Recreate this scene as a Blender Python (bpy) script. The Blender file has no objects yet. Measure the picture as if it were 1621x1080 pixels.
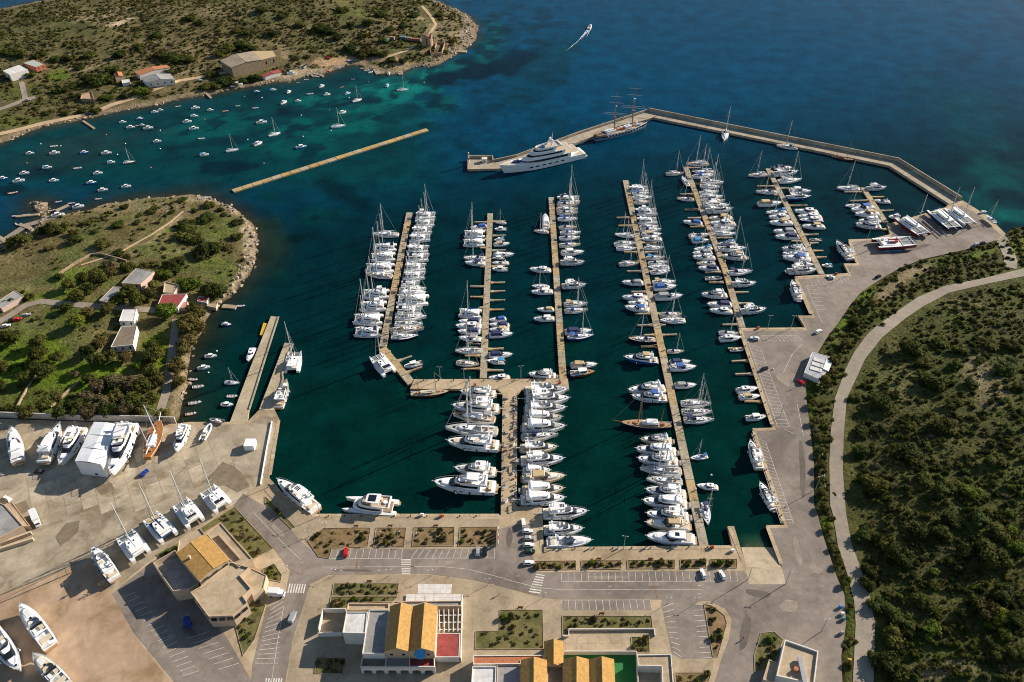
import bpy, math, random
import numpy as np
from mathutils import Vector, Matrix
random.seed(7); rng = np.random.default_rng(7)
SC = bpy.context.scene
R = math.radians
# ------------------------------------------------------------------ camera, sky, sun, exposure
CAM_H, PITCH, FPX = 266.0, R(40.5), 1260.0
cam_d = bpy.data.cameras.new('camera'); cam = bpy.data.objects.new('camera', cam_d); SC.collection.objects.link(cam)
cam_d.sensor_width = 36.0; cam_d.lens = 36.0 * FPX / 1621.0; cam_d.clip_start = 1.0; cam_d.clip_end = 30000.0
cam.location = (0, 0, CAM_H); cam.rotation_euler = (math.pi / 2 - PITCH, 0, 0); SC.camera = cam
SUN_EL, SUN_AZ = R(24.0), R(31.0)            # azimuth counted from +X towards +Y
sdir = Vector((math.cos(SUN_EL) * math.cos(SUN_AZ), math.cos(SUN_EL) * math.sin(SUN_AZ), math.sin(SUN_EL)))
world = bpy.data.worlds.new('World'); SC.world = world; world.use_nodes = True
wn = world.node_tree.nodes; wl = world.node_tree.links
sky = wn.new('ShaderNodeTexSky'); sky.sky_type = 'NISHITA'; sky.sun_disc = False
sky.sun_elevation = SUN_EL; sky.sun_rotation = math.pi / 2 - SUN_AZ
sky.air_density = 1.0; sky.dust_density = 0.3; sky.ozone_density = 1.4
wl.new(sky.outputs[0], wn['Background'].inputs[0]); wn['Background'].inputs[1].default_value = 0.066
sun_d = bpy.data.lights.new('sun', 'SUN'); sun_d.energy = 5.0; sun_d.angle = R(0.53); sun_d.color = (1.0, 0.90, 0.77)
sun = bpy.data.objects.new('sun', sun_d); SC.collection.objects.link(sun)
sun.rotation_euler = sdir.to_track_quat('Z', 'Y').to_euler(); sun.location = (200, 300, 400)
SC.view_settings.view_transform = 'Standard'; SC.view_settings.look = 'None'
SC.cycles.filter_width = 1.05
SC.view_settings.exposure = 0.80; SC.view_settings.gamma = 1.0; SC.view_settings.use_curve_mapping = False
# ------------------------------------------------------------------ photograph pixel (1621x1080) -> place
CT, ST = math.cos(PITCH), math.sin(PITCH)
def ray(px, py):
    a = (px - 810.5) / FPX; b = -(py - 540.0) / FPX
    return Vector((a, CT + b * ST, -ST + b * CT))
def G(px, py, z=0.0):
    d = ray(px, py); t = (CAM_H - z) / -d.z
    return Vector((d.x * t, d.y * t, z))
def to_px(X, Y, Z=0.0):
    dz = Z - CAM_H
    f = Y * CT - dz * ST; u = Y * ST + dz * CT
    return 810.5 + FPX * X / f, 540.0 - FPX * u / f
# ------------------------------------------------------------------ materials
MATS = {}
def mat(name, col, rough=0.6, metal=0.0, var=0.12, scale=1.5, bump=0.0, rnd=0.0, spec=0.5, col2=None, bscale=None):
    if name in MATS: return MATS[name]
    m = bpy.data.materials.new(name); m.use_nodes = True; n = m.node_tree.nodes; l = m.node_tree.links
    b = n['Principled BSDF']; b.inputs['Roughness'].default_value = rough; b.inputs['Metallic'].default_value = metal
    b.inputs['Specular IOR Level'].default_value = spec
    tc = n.new('ShaderNodeTexCoord'); nz = n.new('ShaderNodeTexNoise')
    nz.inputs['Scale'].default_value = scale; nz.inputs['Detail'].default_value = 5.0; nz.inputs['Roughness'].default_value = 0.62
    l.new(tc.outputs['Object'], nz.inputs['Vector'])
    rp = n.new('ShaderNodeValToRGB'); rp.color_ramp.elements[0].position = 0.32; rp.color_ramp.elements[1].position = 0.68
    c2 = col2 if col2 else tuple(min(1, c * (1 + var)) for c in col)
    rp.color_ramp.elements[0].color = (*[c * (1 - var) for c in col], 1); rp.color_ramp.elements[1].color = (*c2, 1)
    l.new(nz.outputs['Fac'], rp.inputs['Fac']); out = rp.outputs['Color']
    if rnd:
        oi = n.new('ShaderNodeObjectInfo'); mr = n.new('ShaderNodeMapRange')
        mr.inputs['To Min'].default_value = 1 - rnd; mr.inputs['To Max'].default_value = 1 + rnd
        l.new(oi.outputs['Random'], mr.inputs['Value'])
        hs = n.new('ShaderNodeHueSaturation'); l.new(mr.outputs[0], hs.inputs['Value']); l.new(out, hs.inputs['Color']); out = hs.outputs['Color']
    l.new(out, b.inputs['Base Color'])
    if bump:
        bp = n.new('ShaderNodeBump'); bp.inputs['Strength'].default_value = bump; bp.inputs['Distance'].default_value = 0.15
        if bscale:
            n2 = n.new('ShaderNodeTexNoise'); n2.inputs['Scale'].default_value = bscale; n2.inputs['Detail'].default_value = 4
            l.new(tc.outputs['Object'], n2.inputs['Vector']); l.new(n2.outputs['Fac'], bp.inputs['Height'])
        else: l.new(nz.outputs['Fac'], bp.inputs['Height'])
        l.new(bp.outputs[0], b.inputs['Normal'])
    MATS[name] = m; return m
# worn ground: two noise scales, streaks, dark stains
def ground_mat(name, col, stain=(0.5, 0.5, 0.5), amount=0.5, s1=0.03, s2=0.5, rough=0.9, warm=None):
    if name in MATS: return MATS[name]
    m = bpy.data.materials.new(name); m.use_nodes = True; n = m.node_tree.nodes; l = m.node_tree.links
    b = n['Principled BSDF']; b.inputs['Roughness'].default_value = rough; b.inputs['Specular IOR Level'].default_value = 0.25
    g = n.new('ShaderNodeNewGeometry')
    def nz(sc, det=6, ro=0.6, dist=0.0):
        t = n.new('ShaderNodeTexNoise'); t.inputs['Scale'].default_value = sc; t.inputs['Detail'].default_value = det
        t.inputs['Roughness'].default_value = ro; t.inputs['Distortion'].default_value = dist
        l.new(g.outputs['Position'], t.inputs['Vector']); return t.outputs['Fac']
    def ramp(src, p0, p1, c0, c1):
        r = n.new('ShaderNodeValToRGB'); r.color_ramp.elements[0].position = p0; r.color_ramp.elements[1].position = p1
        r.color_ramp.elements[0].color = (*c0, 1); r.color_ramp.elements[1].color = (*c1, 1); l.new(src, r.inputs['Fac']); return r.outputs['Color']
    def mix(a, c, fac, mode='MULTIPLY'):
        x = n.new('ShaderNodeMix'); x.data_type = 'RGBA'; x.blend_type = mode
        x.inputs['Factor'].default_value = fac; l.new(a, x.inputs['A']); l.new(c, x.inputs['B']); return x.outputs['Result']
    c0 = tuple(c * 0.82 for c in col); c1 = tuple(c * 1.16 for c in (warm or col))
    base = ramp(nz(s1, 6, 0.7, 0.8), 0.36, 0.62, c0, c1)
    big = ramp(nz(s1 * 2.7, 7, 0.65, 1.2), 0.34, 0.52, stain, (1, 1, 1))
    fine = ramp(nz(s2, 6, 0.7), 0.3, 0.7, (0.80, 0.80, 0.80), (1.16, 1.16, 1.16))
    spot = ramp(nz(s2 * 0.45, 3, 0.5, 0.3), 0.27, 0.34, (0.6, 0.58, 0.55), (1, 1, 1))
    o = mix(base, big, amount); o = mix(o, fine, 0.8); o = mix(o, spot, amount * 0.7)
    l.new(o, b.inputs['Base Color']); MATS[name] = m; return m
W_GEL = mat('white_gelcoat', (0.80, 0.80, 0.79), 0.3, var=0.04, rnd=0.05)
W_DECK = mat('white_deck', (0.74, 0.74, 0.72), 0.55, var=0.08, scale=2.5, rnd=0.08)
W_CREAM = mat('cream_gelcoat', (0.66, 0.57, 0.42), 0.35, var=0.06)
M = dict(
 white=W_GEL, deck=W_DECK, cream=W_CREAM,
 greydeck=mat('grey_deck', (0.42, 0.41, 0.38), 0.6, scale=3),
 teak=mat('teak', (0.36, 0.22, 0.11), 0.65, var=0.25, scale=4),
 paleteak=mat('pale_teak', (0.46, 0.36, 0.24), 0.7, var=0.2, scale=4),
 wood=mat('varnished_wood', (0.33, 0.13, 0.035), 0.35, var=0.3, scale=3),
 darkwood=mat('dark_wood', (0.10, 0.05, 0.025), 0.5, var=0.3, scale=3),
 navy=mat('navy_canvas', (0.012, 0.022, 0.085), 0.75, var=0.2), blue=mat('blue_canvas', (0.02, 0.10, 0.36), 0.7, var=0.15),
 sky=mat('light_blue_canvas', (0.03, 0.26, 0.52), 0.7, var=0.15), tan=mat('tan_canvas', (0.50, 0.36, 0.19), 0.75, var=0.15),
 grey=mat('grey_canvas', (0.30, 0.30, 0.30), 0.75, var=0.15), black=mat('black_canvas', (0.02, 0.02, 0.022), 0.7),
 red=mat('red_paint', (0.42, 0.03, 0.025), 0.5, var=0.15), maroon=mat('maroon_gelcoat', (0.16, 0.012, 0.022), 0.3, var=0.08),
 teal=mat('teal_paint', (0.02, 0.22, 0.25), 0.5), green=mat('green_paint', (0.04, 0.2, 0.09), 0.6),
 bluehull=mat('blue_gelcoat', (0.02, 0.07, 0.25), 0.25, var=0.06), darkhull=mat('dark_blue_gelcoat', (0.012, 0.02, 0.05), 0.22, var=0.1),
 brightblue=mat('bright_blue_paint', (0.03, 0.20, 0.55), 0.5), yellow=mat('yellow_paint', (0.6, 0.36, 0.03), 0.5),
 orange=mat('orange_paint', (0.62, 0.13, 0.03), 0.5), glass=mat('dark_glass', (0.012, 0.015, 0.02), 0.08, var=0.2, spec=0.6),
 alu=mat('mast_aluminium', (0.55, 0.55, 0.53), 0.4, 0.0, var=0.06), wire=mat('steel_wire', (0.30, 0.31, 0.31), 0.4),
 net=mat('trampoline_net', (0.17, 0.18, 0.18), 0.85, var=0.2, scale=6), solar=mat('solar_panel', (0.012, 0.016, 0.03), 0.15, var=0.3, scale=8),
 rubber=mat('grey_rubber', (0.22, 0.22, 0.23), 0.6), tyre=mat('black_rubber', (0.015, 0.015, 0.015), 0.8),
 steel=mat('galvanised_steel', (0.36, 0.37, 0.37), 0.45, 0.3), seat=mat('beige_cushion', (0.6, 0.5, 0.36), 0.8),
 silver=mat('silver_paint', (0.42, 0.43, 0.44), 0.3, 0.3), carwhite=mat('white_car_paint', (0.75, 0.75, 0.73), 0.2, var=0.03),
 carred=mat('red_car_paint', (0.5, 0.012, 0.015), 0.2, var=0.05), carblue=mat('blue_car_paint', (0.012, 0.035, 0.25), 0.2, var=0.05),
 carblack=mat('black_car_paint', (0.012, 0.012, 0.014), 0.2), cargreen=mat('dark_green_car_paint', (0.015, 0.05, 0.035), 0.2),
 shipgrey=mat('blue_grey_hull', (0.16, 0.22, 0.28), 0.4, var=0.15),
 primer=mat('antifouling', (0.05, 0.06, 0.10), 0.8))
# ------------------------------------------------------------------ mesh building
def link(o): SC.collection.objects.link(o); return o
def tag(o, label=None, cat=None, group=None, kind=None):
    if label: o['label'] = label
    if cat: o['category'] = cat
    if group: o['group'] = group
    if kind: o['kind'] = kind
    return o
class MB:
    def __init__(s): s.v = []; s.f = []
    def poly(s, pts):
        i = len(s.v); s.v += [tuple(p) for p in pts]; s.f.append(tuple(range(i, i + len(pts)))); return s
    def box(s, x0, x1, y0, y1, z0, z1):
        i = len(s.v)
        s.v += [(x0, y0, z0), (x1, y0, z0), (x1, y1, z0), (x0, y1, z0), (x0, y0, z1), (x1, y0, z1), (x1, y1, z1), (x0, y1, z1)]
        s.f += [tuple(i + k for k in q) for q in ((0, 3, 2, 1), (4, 5, 6, 7), (0, 1, 5, 4), (1, 2, 6, 5), (2, 3, 7, 6), (3, 0, 4, 7))]; return s
    def frustum(s, A, za, B, zb, cap=True, bottom=False):
        n = len(A); i = len(s.v); fa = za if callable(za) else (lambda x: za); fb = zb if callable(zb) else (lambda x: zb)
        s.v += [(p[0], p[1], fa(p[0])) for p in A] + [(p[0], p[1], fb(p[0])) for p in B]
        for k in range(n):
            k2 = (k + 1) % n; s.f.append((i + k, i + k2, i + n + k2, i + n + k))
        if cap: s.f.append(tuple(i + n + k for k in range(n)))
        if bottom: s.f.append(tuple(i + k for k in reversed(range(n))))
        return s
    def prism(s, P, z0, z1): return s.frustum(P, z0, P, z1, True, True)
    def tube(s, p0, p1, r0, r1=None, n=6, cap=True):
        r1 = r0 if r1 is None else r1; p0 = Vector(p0); p1 = Vector(p1); d = (p1 - p0).normalized()
        a = d.orthogonal().normalized(); b = d.cross(a); i = len(s.v)
        for p, r in ((p0, r0), (p1, r1)):
            for k in range(n):
                t = 2 * math.pi * k / n; q = p + a * (r * math.cos(t)) + b * (r * math.sin(t)); s.v.append(tuple(q))
        for k in range(n):
            k2 = (k + 1) % n; s.f.append((i + k, i + k2, i + n + k2, i + n + k))
        if cap: s.f.append(tuple(i + n + k for k in range(n))); s.f.append(tuple(i + k for k in reversed(range(n))))
        return s
    def path(s, pts, r, n=6):
        for a, b in zip(pts, pts[1:]): s.tube(a, b, r, r, n)
        return s
    def mesh(s, name, m, smooth=False):
        me = bpy.data.meshes.new(name); me.from_pydata(s.v, [], s.f); me.update()
        ms = m if isinstance(m, (list, tuple)) else [m]
        for x in ms: me.materials.append(M[x] if isinstance(x, str) else x)
        if smooth: me.polygons.foreach_set('use_smooth', [True] * len(me.polygons))
        return me
    def build(s, name, m, parent=None, smooth=False):
        o = link(bpy.data.objects.new(name, s.mesh(name, m, smooth))); o.parent = parent; return o
def empty(name, loc=(0, 0, 0), rz=0.0, sc=(1, 1, 1)):
    o = link(bpy.data.objects.new(name, None)); o.location = loc; o.rotation_euler = (0, 0, rz); o.scale = sc
    o.empty_display_size = 0.5; return o
def outline(x0, x1, w0, w1=0.0, p=2.0, ts=(0, 0.35, 0.6, 0.78, 0.9, 1.0)):
    L = [(x0 + (x1 - x0) * t, w1 + (w0 - w1) * max(0.0, 1 - t ** p) ** 0.5) for t in ts]
    if w1 == 0.0: return [(x, -y) for x, y in L[:-1]] + [L[-1]] + [(x, y) for x, y in reversed(L[:-1])]
    return [(x, -y) for x, y in L] + [(x, y) for x, y in reversed(L)]
def scaled(P, s, cx=None, dx=0.0):
    cx = sum(p[0] for p in P) / len(P) if cx is None else cx
    return [(cx + (p[0] - cx) * s + dx, p[1] * s) for p in P]
def ordw(n):
    a = ['', 'first', 'second', 'third', 'fourth', 'fifth', 'sixth', 'seventh', 'eighth', 'ninth', 'tenth', 'eleventh', 'twelfth', 'thirteenth', 'fourteenth', 'fifteenth', 'sixteenth', 'seventeenth', 'eighteenth', 'nineteenth']
    if n < 20: return a[n]
    t = ['', '', 'twent', 'thirt', 'fort', 'fift', 'sixt', 'sevent', 'eight', 'ninet']
    if n >= 100: return 'hundred-and-' + ordw(n - 100) if n > 100 else 'hundredth'
    return t[n // 10] + 'ieth' if n % 10 == 0 else t[n // 10] + 'y-' + a[n % 10]
# ------------------------------------------------------------------ land shapes (traced on the photograph, laid on the ground)
def crop(x0, y0, s, pts): return [(x0 + p[0] / s, y0 + p[1] / s) for p in pts]
def GP(pts, z=1.0): return [(q.x, q.y) for q in (G(a, b, z) for a, b in pts)]
NORTH = [(-420, 240), (-200, 262), (-60, 244), (0, 228), (15, 222), (68, 202), (126, 191), (177, 180), (215, 173), (253, 166), (286, 157), (326, 152), (367, 143), (400, 138), (433, 131), (456, 131), (486, 121), (506, 119), (524, 115), (552, 104), (567, 106), (595, 116), (620, 119), (635, 118), (655, 108), (691, 104), (719, 89), (739, 78), (757, 61), (759, 43), (749, 28), (726, 15), (691, 0), (640, -24), (540, -40), (380, -38), (240, -24), (130, -8), (60, 2), (0, 14), (-150, 34), (-420, 80)]
PEN = [(-300, 480), (-100, 424), (0, 391), (33, 371), (54, 359), (59, 343), (47, 326), (48, 318), (78, 317), (84, 327), (78, 338), (101, 337), (132, 331), (162, 322), (223, 312), (266, 309), (303, 307), (336, 312), (362, 322), (384, 336), (405, 354), (411, 376), (406, 417), (395, 437), (379, 460), (362, 475), (341, 488), (331, 505), (324, 530), (314, 540), (304, 568), (301, 601), (293, 631), (290, 661), (290, 674), (141, 676), (0, 671), (-300, 662)]
GRASS_EDGE = [(1582, 380), (1575, 381), (1527, 395.6), (1463.5, 409.6), (1425.5, 423.5), (1392.5, 442.5), (1362, 462.8), (1341.8, 488), (1326.6, 511), (1311, 530.5), (1296, 555), (1277, 600), (1276, 626), (1283.5, 687), (1288.6, 733), (1288.6, 800), (1293.7, 812), (1303.8, 850.6), (1324, 911.4), (1336.7, 941.8), (1339.3, 987.5), (1331.7, 1038), (1334, 1090)]
EAST = [(1591, 372), (1600, 361), (1621, 357), (1720, 345), (2000, 330), (2400, 600), (2400, 1250), (1320, 1250), (1330, 1120)] + [(a - 3, b) for a, b in reversed(GRASS_EDGE)]
ROAD_L = [(1760, 402), (1621, 425), (1557, 441), (1496.5, 452.7), (1453.4, 470.4), (1412.8, 498.3), (1385, 518.6), (1372, 530.5), (1352, 558), (1339, 583), (1321.5, 631), (1315, 682), (1312.7, 733), (1314, 800.5), (1317.7, 812), (1326.6, 865.8), (1341.8, 911.4), (1352, 952), (1354.5, 987.5), (1349.4, 1090)]
ROAD_R = [(1760, 413), (1621, 437.5), (1565, 449), (1501.5, 464), (1461, 485.6), (1433, 504.6), (1407.7, 525), (1396, 535), (1369.7, 568), (1354.5, 601), (1340.5, 631), (1335.5, 687), (1334, 745.5), (1338, 800.5), (1339, 812), (1348, 862), (1364.6, 906.3), (1377.3, 946.9), (1385, 987.5), (1382.4, 1090)]
HILL = [(1800, 405)] + [(a + 3, b + 1) for a, b in ROAD_R[1:]] + [(1383, 1250), (2400, 1250), (2400, 600), (2200, 420)]
def sdist(P, X, Y):
    P = np.array(P); d2 = np.full(X.shape, 1e18); ins = np.zeros(X.shape, bool)
    for (ax, ay), (bx, by) in zip(P, np.roll(P, -1, 0)):
        ex, ey = bx - ax, by - ay; t = np.clip(((X - ax) * ex + (Y - ay) * ey) / (ex * ex + ey * ey + 1e-9), 0, 1)
        d2 = np.minimum(d2, (X - ax - t * ex) ** 2 + (Y - ay - t * ey) ** 2)
        c = (ay > Y) != (by > Y)
        with np.errstate(divide='ignore', invalid='ignore'): xi = ax + (Y - ay) * ex / (ey if ey else 1e-9)
        ins ^= c & (X < xi)
    return np.where(ins, 1, -1) * np.sqrt(d2)
def vnoise(X, Y, s, seed=0, octv=4):
    r = np.random.default_rng(100 + seed); tab = r.random((64, 64)); out = np.zeros(X.shape); amp = 1.0; tot = 0
    for o in range(octv):
        u = X / s + 13.7 * o + 500; v = Y / s + 7.3 * o + 500; i = np.floor(u).astype(int); j = np.floor(v).astype(int); fu = u - i; fv = v - j
        fu = fu * fu * (3 - 2 * fu); fv = fv * fv * (3 - 2 * fv)
        g = lambda a, b: tab[a % 64, b % 64]
        out += amp * ((g(i, j) * (1 - fu) + g(i + 1, j) * fu) * (1 - fv) + (g(i, j + 1) * (1 - fu) + g(i + 1, j + 1) * fu) * fv); tot += amp; amp *= 0.55; s *= 0.5
    return out / tot
def sm(x): x = np.clip(x, 0, 1); return x * x * (3 - 2 * x)
STEP = 2.5; X0, X1, Y0, Y1 = -660.0, 660.0, 100.0, 1200.0
gx = np.arange(X0, X1 + 0.1, STEP); gy = np.arange(Y0, Y1 + 0.1, STEP); GX, GY = np.meshgrid(gx, gy)
dN = sdist(GP(NORTH, 0.3), GX, GY); dP = sdist(GP(PEN, 0.3), GX, GY); dE = sdist(GP(EAST, 1.0), GX, GY); dH = sdist(GP(HILL, 1.3), GX, GY)
jit = (vnoise(GX, GY, 9, 1) - 0.5) * 5.0
n1 = vnoise(GX, GY, 60, 2) - 0.5; n2 = vnoise(GX, GY, 14, 3) - 0.5
hN = -2.2 + 2.9 * sm((dN + jit + 4) / 8) + 2.0 * sm(dN / 30) + 11 * sm((dN - 25) / 170) * (1 + 0.9 * n1) + n2 * 1.6 * sm(dN / 30)
hP = -2.2 + 2.9 * sm((dP + jit + 4) / 8) + 0.5 * sm(dP / 15) + 3.6 * sm((dP - 14) / 55) * (1 + 1.2 * n1) + n2 * 0.7 * sm((dP - 6) / 25)
hE = np.where(dE > -6, -2.2 + 3.45 * sm((dE + 3) / 5), -2.2)
hE = hE + sm((dE - 2) / 8) * 0.12
hE = hE + np.where(dH > 0, 0.16 * dH * sm(dH / 18) + (3.2 * n1 + 1.6 * n2) * sm(dH / 30), 0)
GZ = np.maximum(np.maximum(hN, hP), hE)
def hz(X, Y):
    u = min(max((X - X0) / STEP, 0), len(gx) - 1.001); v = min(max((Y - Y0) / STEP, 0), len(gy) - 1.001)
    i, j = int(u), int(v); fu, fv = u - i, v - j
    return float((GZ[j, i] * (1 - fu) + GZ[j, i + 1] * fu) * (1 - fv) + (GZ[j + 1, i] * (1 - fu) + GZ[j + 1, i + 1] * fu) * fv)
def T(px, py, dz=0.0):          # where the line of sight through a pixel meets the terrain
    d = ray(px, py); t = (CAM_H - 40) / -d.z; te = (CAM_H + 1) / -d.z; st = 2.0
    while t < te:
        if CAM_H + d.z * t <= hz(d.x * t, d.y * t): break
        t += st
    for k in range(5):
        st *= 0.5; below = CAM_H + d.z * t <= hz(d.x * t, d.y * t); t += -st if below else st
    x, y = d.x * t, d.y * t; return Vector((x, y, max(hz(x, y), 0.0) + dz))
PXs, PYs = to_px(GX, GY, GZ)
# ------------------------------------------------------------------ ground cover colours (earth, grass, sand), laid on the terrain
col = np.zeros(GX.shape + (3,))
def setc(mask, c): col[:] = col * (1 - mask[..., None]) + np.array(c) * mask[..., None]
nA = vnoise(GX, GY, 26, 5); nB = vnoise(GX, GY, 7, 6); nC = vnoise(GX, GY, 90, 7)
inN = dN > -12; inP = dP > -12; inE = dE > -12
setc(inN.astype(float), (0.118, 0.098, 0.042)); setc(inN * sm((nA - 0.42) * 6), (0.092, 0.090, 0.030)); setc(inN * sm((nC - 0.55) * 7) * 0.7, (0.165, 0.125, 0.060))
setc(inP.astype(float), (0.125, 0.105, 0.040)); setc(inP * sm((nA - 0.45) * 6) * 0.9, (0.098, 0.112, 0.030)); setc(inP * sm((nB - 0.58) * 8) * 0.7, (0.17, 0.13, 0.065))
setc(inE.astype(float), (0.066, 0.066, 0.018)); setc(inE * sm((nA - 0.45) * 6) * 0.8, (0.060, 0.070, 0.015)); setc(inE * sm((nB - 0.64) * 8) * 0.4, (0.11, 0.092, 0.040))
def blob(cx, cy, rx, ry, c, a=1.0, rot=0.0, edge=2.2):
    x = PXs - cx; y = PYs - cy; cs, sn = math.cos(R(rot)), math.sin(R(rot)); u = (x * cs + y * sn) / rx; v = (-x * sn + y * cs) / ry
    setc(sm((1 - np.sqrt(u * u + v * v) + (nB - 0.5) * 1.1 + (nA - .5) * .6) * edge) * a * (GZ > -2), c)
LUSH = (0.100, 0.148, 0.012); GRN = (0.080, 0.098, 0.019); DIRT = (0.36, 0.24, 0.135); SAND = (0.42, 0.33, 0.21); PALE = (0.26, 0.20, 0.115)
# peninsula lawns, orchards and tracks
for b in ((60, 590, 95, 60, LUSH), (150, 600, 70, 45, LUSH), (255, 560, 40, 40, LUSH), (120, 500, 60, 26, GRN), (40, 640, 90, 40, GRN), (190, 640, 60, 30, GRN), (130, 440, 55, 25, LUSH, .6), (90, 470, 60, 14, LUSH, .8),
          (255, 367, 30, 4, LUSH, .8, -12), (330, 360, 60, 20, GRN, .5), (340, 420, 40, 30, GRN, .6), (210, 330, 120, 14, PALE, .5), (285, 345, 45, 4, PALE, .9, -35), (250, 372, 30, 3, PALE, .8, -40), (190, 392, 60, 3, PALE, .7, -8),
          (394, 385, 14, 60, SAND, .9, -8), (380, 445, 22, 12, SAND, .8, -40), (370, 330, 25, 9, SAND, .8, 30), (310, 315, 40, 5, SAND, .6), (60, 343, 22, 16, PALE, .9), (65, 325, 18, 8, SAND, .9), (285, 590, 10, 70, DIRT, .5, 4), (280, 640, 14, 26, PALE, .8)): blob(*b)
# north headland
for b in ((540, 97, 80, 9, DIRT, .95, -5), (600, 90, 60, 9, DIRT, .8, 14), (640, 105, 60, 5, PALE, .8), (475, 118, 40, 9, SAND, .9, -10), (450, 80, 10, 22, PALE, .7, -25), (520, 70, 60, 18, (.12, .11, .05), .8), (490, 70, 40, 14, GRN, .35),
          (190, 36, 30, 5, SAND, .9, -12), (150, 25, 60, 14, PALE, .6), (110, 22, 40, 10, (.2, .16, .08), .6), (250, 15, 120, 10, (.2, .16, .08), .5), (690, 55, 14, 30, PALE, .8, -10), (712, 50, 16, 40, PALE, .6), (740, 60, 16, 40, (.3, .24, .18), .7), (660, 28, 22, 4, SAND, .5, 20),
          (96, 120, 26, 10, LUSH, .8), (120, 137, 40, 5, LUSH, .8, -10), (30, 190, 60, 12, GRN, .8), (90, 195, 40, 6, LUSH, .5), (20, 150, 26, 14, GRN, .8), (56, 140, 18, 16, GRN, .7), (130, 105, 30, 8, PALE, .7, -20), (160, 103, 60, 2.5, PALE, .9, -18), (290, 115, 60, 4, PALE, .6, -8), (220, 70, 60, 3, PALE, .5, -8),
          (470, 45, 60, 8, (.2, .15, .08), .5), (620, 40, 50, 10, (.18, .14, .07), .5), (570, 20, 80, 8, GRN, .4), (350, 20, 90, 14, (.19, .15, .08), .5)): blob(*b)
# east: grass verge, slopes
for b in ((1545, 405, 50, 11, LUSH, .95, -12), (1500, 412, 60, 10, GRN, .8, -14), (1450, 430, 40, 10, PALE, .8, -20), (1410, 455, 30, 10, PALE, .7, -30), (1370, 465, 40, 7, LUSH, .8, -38), (1330, 520, 26, 7, LUSH, .9, -60), (1281, 640, 8, 60, LUSH, .8), (1292, 760, 8, 60, GRN, .9), (1305, 830, 8, 40, LUSH, .8, 70),
          (1345, 985, 9, 90, GRN, .9, -5), (1320, 900, 9, 50, (.16, .14, .03), .8, -20), (1400, 470, 18, 6, PALE, .5), (1570, 620, 40, 30, PALE, .45, 20), (1545, 580, 25, 40, PALE, .5), (1480, 1060, 60, 18, PALE, .6), (1440, 1030, 30, 30, GRN, .6), (1430, 600, 50, 40, (.12, .115, .04), .7), (1520, 480, 60, 14, (.12, .11, .04), .7), (1610, 390, 14, 20, LUSH, .8)): blob(*b)
# bare stony rim along the natural shores
rimN = sm((9 - np.abs(dN - 2)) / 5) * inN; rimP = sm((6 - np.abs(dP - 1)) / 5) * inP * (PYs < 640)
setc(rimN * 0.75, (0.24, 0.18, 0.115)); setc(rimP * 0.8, (0.30, 0.225, 0.14))
setc(sm((0.55 - GZ) / 0.5) * 0.8, (0.06, 0.045, 0.028))
def grid_faces(keep):
    idx = -np.ones(keep.shape, int); q = keep[:-1, :-1] | keep[1:, :-1] | keep[:-1, 1:] | keep[1:, 1:]
    use = np.zeros(keep.shape, bool); use[:-1, :-1] |= q; use[1:, :-1] |= q; use[:-1, 1:] |= q; use[1:, 1:] |= q
    idx[use] = np.arange(use.sum()); j, i = np.nonzero(q)
    return use, np.stack([idx[j, i], idx[j, i + 1], idx[j + 1, i + 1], idx[j + 1, i]], 1)
def np_mesh(name, V, F, m, attr=None, smooth=True):
    me = bpy.data.meshes.new(name); n = len(V); k = len(F)
    me.vertices.add(n); me.vertices.foreach_set('co', np.asarray(V, np.float32).ravel())
    me.loops.add(4 * k); me.loops.foreach_set('vertex_index', np.asarray(F, np.int32).ravel())
    me.polygons.add(k); me.polygons.foreach_set('loop_start', np.arange(0, 4 * k, 4, dtype=np.int32)); me.polygons.foreach_set('loop_total', np.full(k, 4, np.int32))
    me.update(calc_edges=True); me.validate()
    if smooth: me.polygons.foreach_set('use_smooth', np.ones(k, bool))
    if attr is not None:
        a = me.color_attributes.new('cover', 'FLOAT_COLOR', 'POINT'); a.data.foreach_set('color', np.concatenate([attr, np.ones((n, 1))], 1).astype(np.float32).ravel())
    me.materials.append(m); return me
tm = bpy.data.materials.new('earth_and_grass'); tm.use_nodes = True; n = tm.node_tree.nodes; l = tm.node_tree.links
b = n['Principled BSDF']; b.inputs['Roughness'].default_value = 0.95; b.inputs['Specular IOR Level'].default_value = 0.1
at = n.new('ShaderNodeAttribute'); at.attribute_name = 'cover'; gp = n.new('ShaderNodeNewGeometry')
last = at.outputs['Color']
for sc, lo, hi, p0, p1 in ((0.22, 0.62, 1.35, .3, .7), (1.1, 0.55, 1.4, .32, .68), (0.05, 0.8, 1.2, .35, .65)):
    t = n.new('ShaderNodeTexNoise'); t.inputs['Scale'].default_value = sc; t.inputs['Detail'].default_value = 6; t.inputs['Roughness'].default_value = 0.65; l.new(gp.outputs['Position'], t.inputs['Vector'])
    r = n.new('ShaderNodeMapRange'); r.inputs['From Min'].default_value = p0; r.inputs['From Max'].default_value = p1; r.inputs['To Min'].default_value = lo; r.inputs['To Max'].default_value = hi; l.new(t.outputs['Fac'], r.inputs['Value'])
    x = n.new('ShaderNodeVectorMath'); x.operation = 'SCALE'; l.new(last, x.inputs[0]); l.new(r.outputs[0], x.inputs['Scale']); last = x.outputs[0]
l.new(last, b.inputs['Base Color']); bp = n.new('ShaderNodeBump'); bp.inputs['Strength'].default_value = 0.9; bp.inputs['Distance'].default_value = 0.7; l.new(t.outputs['Fac'], bp.inputs['Height'])
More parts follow.
